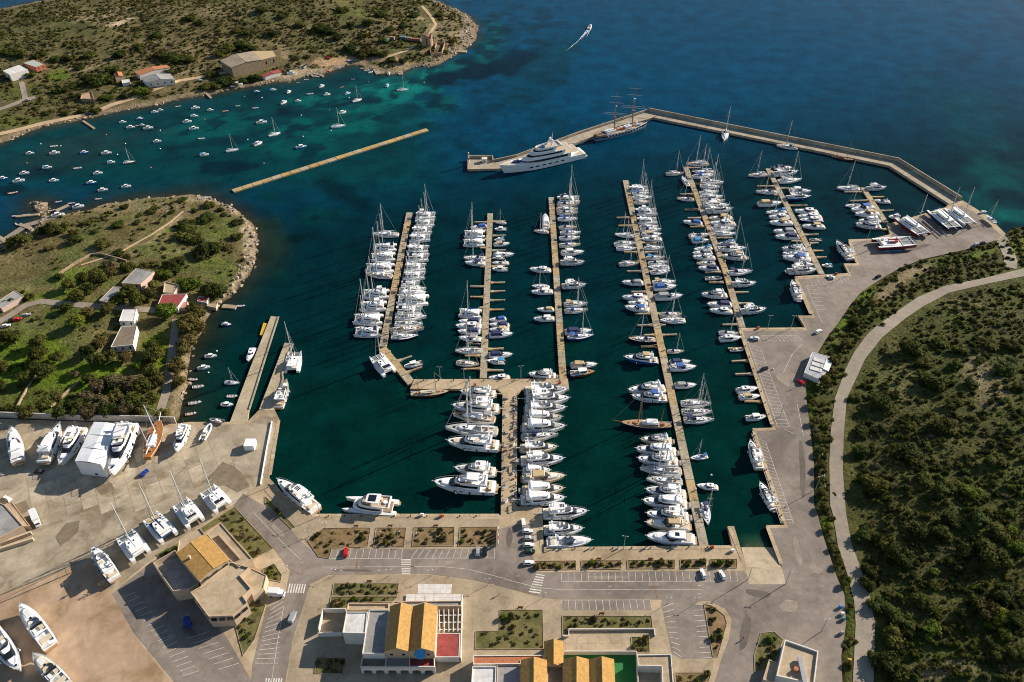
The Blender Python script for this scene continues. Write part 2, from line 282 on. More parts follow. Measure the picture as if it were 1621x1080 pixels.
t2 = n.new('ShaderNodeTexNoise'); t2.inputs['Scale'].default_value = 0.6; t2.inputs['Detail'].default_value = 6; l.new(gp.outputs['Position'], t2.inputs['Vector']); l.new(t2.outputs['Fac'], bp.inputs['Height']); l.new(bp.outputs[0], b.inputs['Normal'])
use, F = grid_faces(GZ > -1.2)
ground = link(bpy.data.objects.new('ground', np_mesh('ground', np.stack([GX[use], GY[use], GZ[use]], 1), F, tm, col[use])))
tag(ground, kind='structure')
# ------------------------------------------------------------------ sea: surface with the colour of the depth and of the sea floor
WS = 2.5; wx = np.arange(-660, 660.1, WS); wy = np.arange(96, 1300.1, WS); WX, WY = np.meshgrid(wx, wy); sp, sq = to_px(WX, WY, 0 * WX)
wc = np.zeros(WX.shape + (3,)); wA = vnoise(WX, WY, 40, 11); wB = vnoise(WX, WY, 12, 12); wC = vnoise(WX, WY, 120, 13)
def wset(m, c): wc[:] = wc * (1 - m[..., None]) + np.array(c) * m[..., None]
HARB = (0.0004, 0.0200, 0.0165); SEA = (0.0004, 0.044, 0.094); BAY = (0.0006, 0.036, 0.040); TURQ = (0.002, 0.160, 0.135); TEAL = (0.001, 0.080, 0.074); WEED = (0.0004, 0.011, 0.019); DEEPG = (0.0003, 0.010, 0.012)
wc[:] = SEA
wset(sm((sq - 150 + (sp - 810) * 0.12) / 210), (0.0004, 0.0175, 0.0235)); wset(sm((sq - 380) / 320), HARB)
wset(sm((760 - sp) / 160) * sm((330 - sq) / 60) * sm((sq - 60) / 60), BAY)
def wblob(cx, cy, rx, ry, c, a=1.0, rot=0.0, edge=1.6, nz=1.0):
    x = sp - cx; y = sq - cy; cs, sn = math.cos(R(rot)), math.sin(R(rot)); u = (x * cs + y * sn) / rx; v = (-x * sn + y * cs) / ry
    wset(sm((1 - np.sqrt(u * u + v * v) + ((wA - .5) * 1.2 + (wB - .5) * .7) * nz) * edge) * a, c)
for z in ((620, 150, 140, 34, TURQ, .6, -8, 1.6, 1.6), (660, 130, 60, 26, TURQ, .8, -15, 1.6, 1.4), (560, 175, 130, 35, TEAL, .7, -8, 1.6, 1.6), (720, 112, 34, 30, TEAL, .9, -50), (775, 70, 34, 60, TEAL, .7, 25), (500, 200, 120, 26, TEAL, .6, -8), (330, 200, 120, 26, TEAL, .55, -12), (480, 235, 90, 20, TEAL, .4), (700, 165, 70, 20, TEAL, .7, -8), (650, 195, 60, 16, TEAL, .4), (850, 110, 90, 40, (.0006, .034, .052), .7, -30), (820, 160, 60, 20, (.0006, .034, .05), .6),
          (705, 126, 32, 13, WEED, .97, -5, 4.5, .8), (755, 116, 50, 17, WEED, .95, -10, 4, .8), (805, 100, 55, 22, WEED, .85, -20, 2.5), (735, 98, 16, 6, WEED, .9, 0, 4, .8), (130, 240, 200, 34, (.010, .028, .026), .6, -14), (450, 176, 16, 7, WEED, .9, 0, 3), (365, 265, 60, 11, WEED, .8, -4, 2.4), (480, 180, 60, 7, WEED, .7, -5, 2.5, 1.4), (340, 225, 60, 8, WEED, .5, -5, 2, 1.6), (540, 190, 60, 8, WEED, .5, -12, 2, 1.6), (550, 128, 40, 8, WEED, .6, 0, 2, 1.4), (420, 150, 50, 8, WEED, .5, -10, 2), (60, 275, 60, 14, WEED, .6), (20, 300, 40, 12, DEEPG, .8), (265, 235, 30, 8, WEED, .5, 0, 2, 1.4),
          (540, 305, 60, 22, DEEPG, .8, 25), (430, 315, 40, 14, (.0006, .030, .027), .7, 20), (500, 340, 50, 20, (.0006, .028, .026), .6), (445, 380, 14, 10, DEEPG, .9, 0, 3), (466, 377, 13, 7, DEEPG, .9, 0, 3), (497, 345, 8, 7, DEEPG, .8, 0, 3), (450, 402, 8, 12, DEEPG, .8), (430, 360, 30, 50, (.006, .026, .020), .6, -10), (440, 440, 30, 30, (.001, .023, .020), .5),
          (1580, 290, 90, 60, TEAL, .5, 35), (1610, 340, 40, 18, TURQ, .25, 20), (1595, 310, 50, 22, WEED, .8, 15, 2), (1470, 140, 90, 40, (.0006, .036, .055), .6, 35), (1540, 200, 60, 60, (.0006, .045, .058), .5, 20), (1520, 100, 60, 40, (.001, .03, .06), .6), (1600, 30, 80, 80, (.002, .035, .075), .5),
          (640, 470, 160, 90, (.0004, .0165, .0155), .6), (900, 540, 70, 30, (.0005, .022, .017), .6), (1000, 540, 40, 22, (.0005, .024, .017), .6), (560, 690, 130, 90, HARB, .6), (520, 680, 30, 14, DEEPG, .5), (1130, 800, 30, 60, (.0004, .0125, .012), .5),
          (1194, 872, 26, 24, (.06, .085, .04), .95, 0, 2, .4), (1185, 855, 26, 14, (.010, .04, .025), .8, 0, 2, .4)): wblob(*z)
spk = vnoise(WX, WY, 16, 31, 4); shal = np.clip((wc[..., 1] - .026) / .03, 0, 1) * (sq < 330) * (sp < 900)
wset(sm((spk - .555) * 16) * shal * .85, (0.0005, 0.018, 0.026)); wset(sm((vnoise(WX, WY, 30, 33, 4) - .60) * 14) * shal * .6, (0.0005, 0.018, 0.026))
wdN = sdist(GP(NORTH, 0.1), WX, WY); wdP = sdist(GP(PEN, 0.1), WX, WY)
wset(sm((14 + wdN + (wA - .5) * 12) / 16) * (wdN < 4) * 0.75 * (sp < 560), (0.018, 0.030, 0.022)); wset(sm((8 + wdN) / 9) * 0.6, (0.03, 0.035, 0.024))
wset(sm((22 + wdP + (wA - .5) * 22) / 26) * 0.85, (0.012, 0.022, 0.014)); wset(sm((7 + wdP) / 9) * 0.6, (0.03, 0.026, 0.016))
wm = bpy.data.materials.new('sea_water'); wm.use_nodes = True; n = wm.node_tree.nodes; l = wm.node_tree.links
b = n['Principled BSDF']; b.inputs['Roughness'].default_value = 0.2; b.inputs['IOR'].default_value = 1.333; b.inputs['Specular IOR Level'].default_value = 0.06
at = n.new('ShaderNodeAttribute'); at.attribute_name = 'cover'; gp = n.new('ShaderNodeNewGeometry'); last = at.outputs['Color']
for sc, lo, hi in ((0.06, 0.72, 1.28), (0.35, 0.86, 1.14)):
    t = n.new('ShaderNodeTexNoise'); t.inputs['Scale'].default_value = sc; t.inputs['Detail'].default_value = 5; l.new(gp.outputs['Position'], t.inputs['Vector'])
    r = n.new('ShaderNodeMapRange'); r.inputs['From Min'].default_value = .3; r.inputs['From Max'].default_value = .7; r.inputs['To Min'].default_value = lo; r.inputs['To Max'].default_value = hi; l.new(t.outputs['Fac'], r.inputs['Value'])
    x = n.new('ShaderNodeVectorMath'); x.operation = 'SCALE'; l.new(last, x.inputs[0]); l.new(r.outputs[0], x.inputs['Scale']); last = x.outputs[0]
l.new(last, b.inputs['Base Color'])
mp = n.new('ShaderNodeMapping'); mp.inputs['Scale'].default_value = (0.55, 1.5, 1); mp.inputs['Rotation'].default_value = (0, 0, R(20)); l.new(gp.outputs['Position'], mp.inputs['Vector'])
wv = n.new('ShaderNodeTexNoise'); wv.inputs['Scale'].default_value = 0.42; wv.inputs['Detail'].default_value = 6; wv.inputs['Roughness'].default_value = 0.6; l.new(mp.outputs[0], wv.inputs['Vector'])
bp = n.new('ShaderNodeBump'); bp.inputs['Strength'].default_value = 0.35; bp.inputs['Distance'].default_value = 0.35; l.new(wv.outputs['Fac'], bp.inputs['Height']); l.new(bp.outputs[0], b.inputs['Normal'])
nv = WX.size; idx = np.arange(nv).reshape(WX.shape)
F = np.stack([idx[:-1, :-1], idx[:-1, 1:], idx[1:, 1:], idx[1:, :-1]], -1).reshape(-1, 4)
far = [(-9000, -3000), (9000, -3000), (9000, 16000), (-9000, 16000)]; cor = [idx[0, 0], idx[0, -1], idx[-1, -1], idx[-1, 0]]
F = np.concatenate([F, [[nv + k, nv + (k + 1) % 4, cor[(k + 1) % 4], cor[k]] for k in range(4)]])
V = np.concatenate([np.stack([WX.ravel(), WY.ravel(), 0 * WX.ravel()], 1), [(x, y, 0) for x, y in far]])
sea = link(bpy.data.objects.new('sea', np_mesh('sea', V, F, wm, np.concatenate([wc.reshape(-1, 3), [SEA] * 4]))))
tag(sea, kind='structure')
# ------------------------------------------------------------------ quays and paving
QZ = 1.35
CONC = ground_mat('quay_concrete', (0.385, 0.29, 0.18), (0.70, 0.65, 0.57), 0.75, 0.035, 0.6, warm=(0.42, 0.325, 0.21))
PAVE = ground_mat('promenade_concrete', (0.36, 0.285, 0.19), (0.72, 0.68, 0.62), 0.7, 0.05, 0.8)
ASPH = ground_mat('worn_asphalt', (0.195, 0.160, 0.134), (0.76, 0.75, 0.74), 0.6, 0.035, 0.5, warm=(0.24, 0.198, 0.162))
YARD = ground_mat('boatyard_concrete', (0.30, 0.24, 0.165), (0.55, 0.50, 0.42), 0.9, 0.02, 0.35, warm=(0.40, 0.34, 0.245))
EARTH = ground_mat('trodden_earth', (0.39, 0.265, 0.17), (0.66, 0.62, 0.46), 0.8, 0.02, 0.3, warm=(0.43, 0.305, 0.205))
LANE = ground_mat('coast_road', (0.285, 0.238, 0.185), (0.86, 0.84, 0.8), 0.5, 0.03, 0.5)
ROADDIRT = ground_mat('dirt_road', (0.46, 0.33, 0.20), (0.84, 0.8, 0.74), 0.5, 0.03, 0.5)
JET = ground_mat('pier_concrete', (0.42, 0.345, 0.235), (0.74, 0.64, 0.48), 0.6, 0.06, 0.7)
WALLC = ground_mat('breakwater_concrete', (0.36, 0.30, 0.22), (0.66, 0.62, 0.55), 0.8, 0.05, 0.6)
PAINT = mat('road_paint', (0.62, 0.58, 0.50), 0.8, var=0.28, scale=0.9)
def sheet(name, pts, z, m, parent=None, z0=None, kind='structure'):
    mb = MB(); P = GP(pts, z)
    if sum(a[0] * c[1] - c[0] * a[1] for a, c in zip(P, P[1:] + P[:1])) < 0: P.reverse()
    mb.prism(P, z - 0.02 if z0 is None else z0, z)
    o = mb.build(name, m, parent)
    if parent is None: tag(o, kind=kind)
    return o
QUAY = [(-420, 652), (0, 663), (141, 668), (278, 671), (300, 668), (364, 668), (391, 668), (410, 649), (435, 649), (441.7, 663), (425, 755), (445.5, 778), (473, 800), (493.5, 815), (790, 815), (818, 815), (818, 802), (855, 802), (856, 868), (1159, 864.5), (1151.5, 833), (1162, 833), (1182, 898), (1238, 898), (1213, 831.5), (1242, 831), (1191, 678), (1223, 677), (1169.5, 519.5), (1274.6, 518.6), (1263, 499.6), (1286, 499.6), (1258, 437.5), (1343, 432.4), (1335.5, 417.2), (1355.8, 417), (1343, 379), (1380, 378), (1409, 371), (1404, 354.5), (1420, 351), (1496.5, 328.4), (1504, 320.5), (1524.3, 317.5), (1562, 341), (1592, 370)] + GRASS_EDGE + [(1342, 1250), (-420, 1250)]
sheet('quay_pavement', QUAY, QZ, CONC, z0=-3.0)
EASTASPH = [(1176, 524), (1278, 523), (1270, 503), (1291, 503), (1264, 442), (1348, 436.5), (1341, 421), (1361, 420), (1349, 383), (1412, 377), (1412, 358), (1498, 333), (1522, 325), (1556, 345), (1586, 374)] + GRASS_EDGE[1:] + [(1129, 1090), (1141.5, 1045), (1154, 1012), (1159, 982), (1149, 964), (1126, 952), (1101, 948), (1180, 915), (1243, 915), (1218, 836), (1248, 836), (1197, 682), (1229, 681)]
sheet('asphalt_apron', EASTASPH, QZ + 0.03, ASPH)
sheet('street', [(385, 781), (433, 810), (478, 858), (509, 884), (519, 869), (784, 868.5), (789, 838), (817, 830), (844, 830), (844.5, 900), (850, 906), (1177, 903.6), (1184, 914), (1250, 914), (1250, 955), (1112, 951), (1096, 957), (1112, 956), (1128, 1043), (1080, 1043), (1064, 1036), (1047, 957), (1047.9, 949), (888.5, 949), (860.7, 946.6), (800, 930), (754, 919), (678, 908.6), (521, 910), (491, 924), (463, 1015), (449, 1095), (396, 1095), (400, 1053), (421.5, 962), (450.6, 946.6), (459.4, 903.6), (433, 868), (400, 831.5), (370, 800)], QZ + 0.035, ASPH)
sheet('parking_apron', [(888.5, 950), (1030, 950), (1032, 966), (890, 966)], QZ + 0.04, ASPH)
sheet('building_car_park', [(177, 940), (240, 889), (310, 950), (360, 1010), (405, 1090), (285, 1090), (212, 1002)], QZ + 0.03, ASPH)
sheet('boatyard_paving', [(-300, 668), (0, 672), (141, 676), (278, 677), (300, 674), (364, 672), (392, 672), (420, 655), (433, 655), (430, 700), (418, 755), (395, 778), (370, 798), (240, 886), (177, 936), (142, 884), (0, 940), (-300, 1000)], QZ + 0.02, YARD)
sheet('boatyard_earth', [(-300, 1004), (0, 944), (142, 887), (177, 938), (210, 1003), (282, 1095), (-300, 1095)], QZ + 0.025, EARTH)
sheet('promenade', [(493, 819), (511, 823), (790, 821), (790, 834), (788, 867), (520, 868), (508, 882), (480, 857), (436, 810), (424, 782), (445, 784), (470, 806)], QZ + 0.015, PAVE)
sheet('forecourt', [(492, 926), (522, 911), (678, 910), (754, 920), (800, 931), (858, 947), (887, 950), (887, 967), (1034, 967), (1047, 958), (1064, 1037), (1080, 1044), (1130, 1044), (1125, 1095), (452, 1095), (464, 1016)], QZ + 0.012, PAVE)
QP = bpy.data.objects['quay_pavement']
COP = [ground_mat('coping_%d' % k, c_, (.74, .7, .62), .6, .2, 1.2) for k, c_ in enumerate(((.44, .34, .215), (.40, .305, .19), (.46, .36, .235)))]
for u, v in (((494, 816), (790, 816)), ((857, 869), (1157, 866)), ((1193, 682), (1240, 826)), ((1172, 524), (1222, 672)), ((856, 804), (857.5, 866)), ((1272, 520), (1172, 521)), ((1260, 442), (1283, 497)), ((427, 752), (441, 666)), ((474, 801.5), (447, 780)), ((1215, 834), (1237, 893)), ((1155, 836), (1177, 890)), ((1340, 434), (1262, 439)), ((1345, 383), (1356, 415)), ((1493, 330.5), (1412, 355))):
    A_, B_ = G(*u, QZ), G(*v, QZ); d_ = (B_ - A_); n_ = max(1, round(d_.length / 4.0)); d_.normalize(); m_ = Vector((-d_.y, d_.x, 0)) * .75
    for k in range(n_):
        p, q = A_.lerp(B_, k / n_), A_.lerp(B_, (k + 1) / n_) - d_ * .09
        o = MB().prism([(w.x, w.y) for w in (p - m_, q - m_, q + m_, p + m_)], QZ - .05, QZ + .07 + .015 * random.random()).build('coping_stone', random.choice(COP)); o.parent = QP
PATCH = [ground_mat('asphalt_patch_%d' % k, c_, (.8, .8, .8), .5, .1, 1.0) for k, c_ in enumerate(((.13, .108, .09), (.29, .24, .19), (.25, .205, .165)))]
for k, (x, y, w_, h_, r_) in enumerate(((560, 903, 60, 4, 0), (700, 890, 40, 6, 0), (812, 880, 14, 26, 0), (806, 850, 10, 30, 4), (960, 914, 70, 5, 0), (1040, 925, 30, 6, 0), (1200, 940, 40, 10, 10), (1262, 870, 10, 50, -12), (1290, 900, 26, 16, 0), (1270, 740, 9, 90, -3), (1240, 600, 30, 14, 40), (1330, 470, 40, 10, -30), (1440, 395, 60, 7, -14), (440, 840, 30, 8, 45), (470, 900, 30, 14, 30), (1180, 1000, 16, 60, 10), (1250, 960, 30, 20, 0), (1150, 940, 40, 6, 0), (300, 1000, 30, 12, 40))):
    P_q = []
    for j in range(10):
        t = 2 * math.pi * j / 10; s_ = 1 + random.uniform(-.18, .18); e_ = 2.6; cx_ = abs(math.cos(t)) ** (2 / e_) * (1 if math.cos(t) > 0 else -1) * w_ / 2 * s_; cy_ = abs(math.sin(t)) ** (2 / e_) * (1 if math.sin(t) > 0 else -1) * h_ / 2 * s_; P_q.append((x + cx_ * math.cos(R(r_)) - cy_ * math.sin(R(r_)), y + cx_ * math.sin(R(r_)) + cy_ * math.cos(R(r_))))
    sheet('asphalt_patch', P_q, QZ + .047 + .0008 * k, PATCH[k % 3])
# slipway running down into the water
mb = MB(); a = [G(1182, 899, QZ), G(1238, 899, QZ)]; c = [G(1219, 846, -0.9), G(1168, 846, -0.9)]
mb.poly([a[0], a[1], c[0], c[1]]); d = Vector((0, 0, -2)); mb.poly([a[0] + d, c[1] + d, c[0] + d, a[1] + d])
tag(mb.build('slipway', ground_mat('slipway_concrete', (0.47, 0.385, 0.27), (0.7, 0.66, 0.5), 0.5, 0.05, 0.6)), kind='structure')
sheet('slipway_landing', [(1180, 901), (1238, 901), (1244, 925), (1186, 925)], QZ + 0.045, ground_mat('slipway_concrete', (0.5, 0.4, 0.28)))
STN = ground_mat('wet_patch', (.20, .158, .105), (.7, .68, .62), .6, .08, .5)
for k, pp in enumerate(([(322, 762), (340, 745), (352, 731), (370, 738), (386, 752), (395, 770), (376, 779), (356, 768), (338, 770)], [(88, 850), (104, 829), (126, 824), (124, 842), (108, 856), (96, 864)], [(20, 800), (40, 792), (48, 806), (30, 818)], [(150, 770), (176, 764), (182, 776), (160, 784)])): sheet('wet_patch', pp, QZ + .082 + .001 * k, STN)
# boatyard slabs: cast concrete panels with open joints
slabmats = [ground_mat('slab_%d' % k, c, (0.55, 0.50, 0.42), 0.9, 0.02 + 0.004 * k, 0.4, warm=w) for k, (c, w) in enumerate((((0.37, 0.31, 0.22), (0.42, 0.36, 0.26)), ((0.34, 0.28, 0.2), (0.39, 0.33, 0.24)), ((0.395, 0.325, 0.225), (0.44, 0.37, 0.26))))]
yp = bpy.data.objects['boatyard_paving']; sm_me = [MB().box(-2.9, 2.9, -2.9, 2.9, 0, 0.05).mesh('slab', mm) for mm in slabmats]
org = G(255, 735, QZ); ang = R(31); yP = GP([(20, 735), (215, 700), (300, 690), (352, 690), (400, 735), (385, 772), (300, 770), (250, 800), (180, 815), (60, 815)], QZ)
yP = np.array(yP)
for i in range(-14, 14):
    for j in range(-8, 8):
        x = org.x + 6.0 * (i * math.cos(ang) - j * math.sin(ang)); y = org.y + 6.0 * (i * math.sin(ang) + j * math.cos(ang))
        if sdist(yP, np.array([x]), np.array([y]))[0] > 2.0:
            o = link(bpy.data.objects.new('slab', random.choice(sm_me))); o.location = (x, y, QZ + 0.02 - random.random() * 0.012); o.rotation_euler = (0, 0, ang); o.parent = yp
# ribbons: roads that follow the terrain
def ribbon(name, Lp, Rp, m, dz=0.07, sub=6, cuts=3, parent=None):
    mb = MB(); rows = []
    L3 = [T(*p) if not isinstance(p, Vector) else p for p in Lp]; R3 = [T(*p) if not isinstance(p, Vector) else p for p in Rp]
    for k in range(len(L3) - 1):
        for s in range(sub):
            t = s / sub; rows.append((L3[k].lerp(L3[k + 1], t), R3[k].lerp(R3[k + 1], t)))
    rows.append((L3[-1], R3[-1])); i0 = 0
    for a, c in rows:
        for q in range(cuts + 1):
            p = a.lerp(c, q / cuts); mb.v.append((p.x, p.y, max(hz(p.x, p.y), 0.3) + dz))
    w = cuts + 1
    for r_ in range(len(rows) - 1):
        for q in range(cuts): i = r_ * w + q; mb.f.append((i, i + 1, i + w + 1, i + w))
    o = mb.build(name, m, parent); return tag(o, kind='structure')
ribbon('coast_road', ROAD_L, ROAD_R, LANE, dz=0.16, sub=5, cuts=4)
def track(name, ctr, w, m, dz=0.10):
    C = [T(*p) for p in ctr]; L_, R_ = [], []
    for k, p in enumerate(C):
        d = (C[min(k + 1, len(C) - 1)] - C[max(k - 1, 0)]); d.z = 0; d.normalize(); nn = Vector((-d.y, d.x, 0)) * w / 2; L_.append(p + nn); R_.append(p - nn)
    return ribbon(name, L_, R_, m, dz, 5, 2)
track('bay_track', [(-30, 219), (20, 208), (66, 196), (110, 187), (150, 178), (178, 166), (212, 155), (250, 140), (285, 128), (326, 121), (370, 113), (410, 104)], 5.0, ROADDIRT, 0.22)
track('village_street', [(-20, 178), (10, 170), (40, 158), (56, 154)], 5, LANE, 0.2); track('house_lane', [(40, 158), (38, 146), (34, 130)], 4, LANE, 0.2)
track('mill_path', [(588, 97), (612, 91), (642, 81), (655, 74)], 3.5, ROADDIRT, 0.2); track('mill_path', [(680, 55), (690, 39), (682, 26), (668, 10)], 3.0, ROADDIRT, 0.2)
track('peninsula_lane', [(-20, 520), (12, 502), (40, 484), (66, 477), (100, 481), (150, 485), (200, 488), (250, 492), (274, 496)], 4.5, LANE, 0.15)
track('shore_lane', [(279, 505), (276, 530), (272, 560), (268, 590), (262, 625), (254, 650), (248, 668)], 4.0, LANE, 0.15)
track('bay_lane', [(-15, 397), (15, 382), (45, 362), (70, 348), (90, 341)], 5, LANE, 0.2); track('hill_path', [(128, 420), (190, 400), (240, 372), (270, 352), (290, 335)], 1.6, ROADDIRT, 0.15)
track('yard_lane', [(1578, 376), (1592, 392), (1600, 412), (1598, 424)], 7, LANE, 0.2)
# ------------------------------------------------------------------ breakwater with its parapet, and the end platform
def wall_along(pts, z0, z1, th, name, m, parent=None, side=1):
    mb = MB(); P = [Vector((p[0], p[1], 0)) for p in pts]; A, B = [], []
    for k, p in enumerate(P):
        d1 = (P[k] - P[k - 1]).normalized() if k else (P[1] - P[0]).normalized(); d2 = (P[k + 1] - P[k]).normalized() if k < len(P) - 1 else d1
        nn = Vector((-(d1 + d2).y, (d1 + d2).x, 0)).normalized() * th * side; A.append(p); B.append(p + nn)
    for k in range(len(P) - 1):
        q = [A[k], A[k + 1], B[k + 1], B[k]]
        if side < 0: q = q[::-1]
        mb.prism([(v.x, v.y) for v in q], z0, z1)
    return mb.build(name, m, parent)
BW_OUT = [(738, 246), (779, 247.5), (783, 257.5), (818, 248), (914, 212), (1026.4, 175), (1210, 212.8), (1420.4, 254.6), (1521, 317)]
BW_IN = [(740, 268), (790, 267), (840, 253), (914, 225.5), (960, 209), (1034, 186), (1210, 221.7), (1407.7, 262.2), (1503, 322)]
bw = empty('breakwater', G(1026, 180, 0)); tag(bw, 'long angled concrete breakwater with parapet sheltering the marina', 'breakwater')
def loc(o, p): o.parent = p; o.matrix_parent_inverse = Matrix.Translation(-p.location); return o
def bprism(name, pts, z0, z1, m, par):
    P = GP(pts, z1)
    if sum(a[0] * c[1] - c[0] * a[1] for a, c in zip(P, P[1:] + P[:1])) < 0: P.reverse()
    return loc(MB().prism(P, z0, z1).build(name, m), par)
bprism('quay_deck', [(740, 250), (779, 250), (783, 258), (818, 249), (914, 213.5), (1026, 177)] + [(1034, 186), (960, 209), (914, 225.5), (840, 253), (790, 267), (740, 268)], -3, 1.7, WALLC, bw)
bprism('quay_deck', [(1026, 177), (1210, 214.5), (1420, 256.3), (1520, 319), (1503, 323), (1407.7, 262.2), (1210, 221.7), (1034, 186)], -3, 1.695, WALLC, bw)
Pw = GP([(1026.4, 176), (1210, 213.4), (1420.4, 255.4), (1520, 317.2)], 1.7)
loc(wall_along(Pw, 1.7, 4.2, 0.8, 'parapet', WALLC, None, 1), bw)
Pw = GP([(779, 257), (818, 248.6), (914, 213), (1026.4, 176)], 1.7); loc(wall_along(Pw, 1.7, 3.4, 0.7, 'parapet', WALLC, None, 1), bw)
Pw = GP([(741, 250.5), (779, 250.5), (779.5, 257)], 1.7); loc(wall_along(Pw, 1.7, 3.6, 0.9, 'parapet', WALLC, None, 1), bw)
fb = empty('floating_breakwater', G(522, 253, 0)); tag(fb, 'long narrow floating breakwater lying alone between the two bays', 'breakwater')
a, c = G(368.5, 302, 0.9), G(677, 204.5, 0.9); nseg = 22; dv = (c - a).normalized(); nv_ = Vector((-dv.y, dv.x, 0)) * 2.1
FBM = [ground_mat('ochre_pontoon_%d' % k, cc, (0.7, 0.6, 0.45), 0.5, 0.08, 0.7) for k, cc in enumerate(((0.43, 0.31, 0.15), (0.40, 0.33, 0.22), (0.46, 0.30, 0.12)))]
for k in range(nseg):
    p, q = a.lerp(c, k / nseg), a.lerp(c, (k + 1) / nseg) - dv * 0.35
    loc(MB().prism([(v.x, v.y) for v in (p - nv_, q - nv_, q + nv_, p + nv_)], -0.6, 0.85 + 0.05 * random.random()).build('pontoon', FBM[k % 3 if k > 3 else 0]), fb)
# ------------------------------------------------------------------ piers
def pier(pts, w, label, z=0.95, seg=11.0, fingers=(), name='pier', m=JET, m2=None):
    P = [G(x, y, z) for x, y in pts]; root = empty(name, (P[0].x, P[0].y, 0)); tag(root, label, 'pier')
    for a, c in zip(P, P[1:]):
        L = (c - a).length; k = max(1, round(L / seg)); d = (c - a).normalized(); nn = Vector((-d.y, d.x, 0)) * w / 2
        for i in range(k):
            p = a + d * (L * i / k); q = a + d * (L * (i + 1) / k - 0.22); dz = random.random() * 0.05
            loc(MB().prism([(v.x, v.y) for v in (p - nn, q - nn, q + nn, p + nn)], -0.5, z + dz).build('deck_section', random.choice(m2) if m2 else m), root)
            e = p.lerp(q, 0.5) + nn * random.choice((-0.86, 0.86))
            if random.random() < 0.6: loc(MB().box(e.x - .2, e.x + .2, e.y - .2, e.y + .2, z, z + 1.15).build('service_pedestal', 'white'), root)
    for x0, y0, x1, y1 in fingers:
        a, c = G(x0, y0, z), G(x1, y1, z); d = (c - a).normalized(); nn = Vector((-d.y, d.x, 0))
        loc(MB().prism([(v.x, v.y) for v in (a - nn * 1.0, a + d * 3 - nn * .45, c - nn * .45, c + nn * .45, a + d * 3 + nn * .45, a + nn * 1.0)], -0.4, z - 0.12).build('finger_pontoon', random.choice(PM)), root)
    return root
PM = [ground_mat('pier_%d' % k, cc, (0.50, 0.44, 0.36), 0.95, 0.16, 1.0) for k, cc in enumerate(((0.40, 0.325, 0.22), (0.37, 0.32, 0.235), (0.43, 0.31, 0.165), (0.38, 0.31, 0.21)))]
def fx(x0, y0, s, L): return [(x0 + a / s, y0 + b_ / s, x0 + c_ / s, y0 + d_ / s) for a, b_, c_, d_ in L]
Z10 = 10.094
pier([(648, 336.5), (605.8, 549)], 3.7, 'leftmost long pier, lined with catamarans on both sides', m2=PM)
pier([(605.4, 551), (652, 607)], 4.0, 'short diagonal pier joining the catamaran pier to the quay', m2=PM, fingers=[(629.8, 570.5, 652, 563), (643, 589, 668, 580)])
pier([(776, 338), (765, 599)], 3.4, 'second long pier from the left, with many empty finger berths', m2=PM,
     fingers=fx(700, 320, Z10, [(725, 312, 515, 312), (810, 300, 1015, 295), (720, 440, 690, 440), (805, 530, 1020, 522), (710, 580, 680, 580), (705, 720, 610, 722), (795, 765, 1020, 757), (790, 1020, 1000, 1010), (690, 1015, 600, 1020)]) +
     fx(700, 440, Z10, [(775, 70, 1005, 62), (675, 130, 445, 125), (770, 210, 1005, 200), (670, 295, 450, 293), (760, 350, 1005, 345), (665, 465, 600, 468), (750, 500, 995, 495), (650, 650, 605, 650), (640, 1035, 400, 1030), (640, 830, 600, 830)]) + [(772.5, 552, 797.5, 550.5), (771, 585, 797, 585.5), (761, 562, 736, 562), (760, 582.5, 734, 583.5), (763, 541.5, 748, 542.5)])
pier([(872.6, 312.3), (891.4, 600)], 3.5, 'third long pier from the left, straight, without finger berths', m2=PM)
pier([(990.2, 285.5), (1114.8, 865)], 3.6, 'fourth pier from the left, the longest, reaching the front quay', m2=PM,
     fingers=fx(960, 260, Z10, [(380, 840, 165, 845), (405, 970, 195, 972), (430, 705, 470, 708)]) + fx(960, 360, Z10, [(480, 240, 560 - 100, 245), (500, 385, 285, 388), (610, 390, 830, 378), (560, 235, 800, 235), (565, 690, 335, 692), (665, 690, 720, 690), (630, 1018, 400, 1020), (550, 530, 505, 530)]) +
     fx(960, 450, Z10, [(700, 460, 460, 465), (800, 460, 860, 460), (745, 640, 500, 650), (850, 640, 950, 640), (790, 800, 600, 802), (870, 805, 1130, 790), (820, 985, 555, 990)]) + [(1040.5, 547, 1015, 547.8)])
pier([(1085.4, 264), (1147, 424), (1175.4, 519)], 3.4, 'fifth pier from the left, dense with moored yachts', m2=PM,
     fingers=fx(1050, 230, Z10, [(400, 350, 600, 352), (470, 770, 275, 775), (550, 1018, 345, 1020), (490, 605, 620, 600)]) + fx(1070, 330, Z10, [(370, 10, 150, 12), (400, 140, 190, 142), (490, 170, 600, 165), (450, 275, 230, 285), (600, 460, 905, 458), (720, 1005, 470, 1012), (800, 995, 870, 995)]) +
     fx(1090, 420, Z10, [(560, 262, 330, 265), (720, 425, 960, 420), (780, 600, 1025, 595), (800, 935, 545, 938)]))
pier([(1215.8, 266.8), (1301, 434)], 3.3, 'sixth pier from the left, beside the paved apron', m2=PM,
     fingers=fx(1170, 220, Z10, [(560, 745, 290, 748), (620, 880, 560, 882), (670, 780, 800, 780)]) + fx(1190, 310, Z10, [(560, 148, 890, 143), (850, 615, 1070, 607), (800, 715, 640, 715), (930, 748, 1070, 746), (985, 870, 1145, 868), (1040, 975, 1200, 972)]))
pier([(1366, 297), (1402.5, 352)], 3.4, 'rightmost short pier near the boats on the hard', m2=PM,
     fingers=fx(1310, 260, Z10, [(560, 435, 275, 438), (690, 515, 905, 512), (650, 570, 360, 575), (860, 735, 1060, 728), (940, 1030, 745, 1030)]))
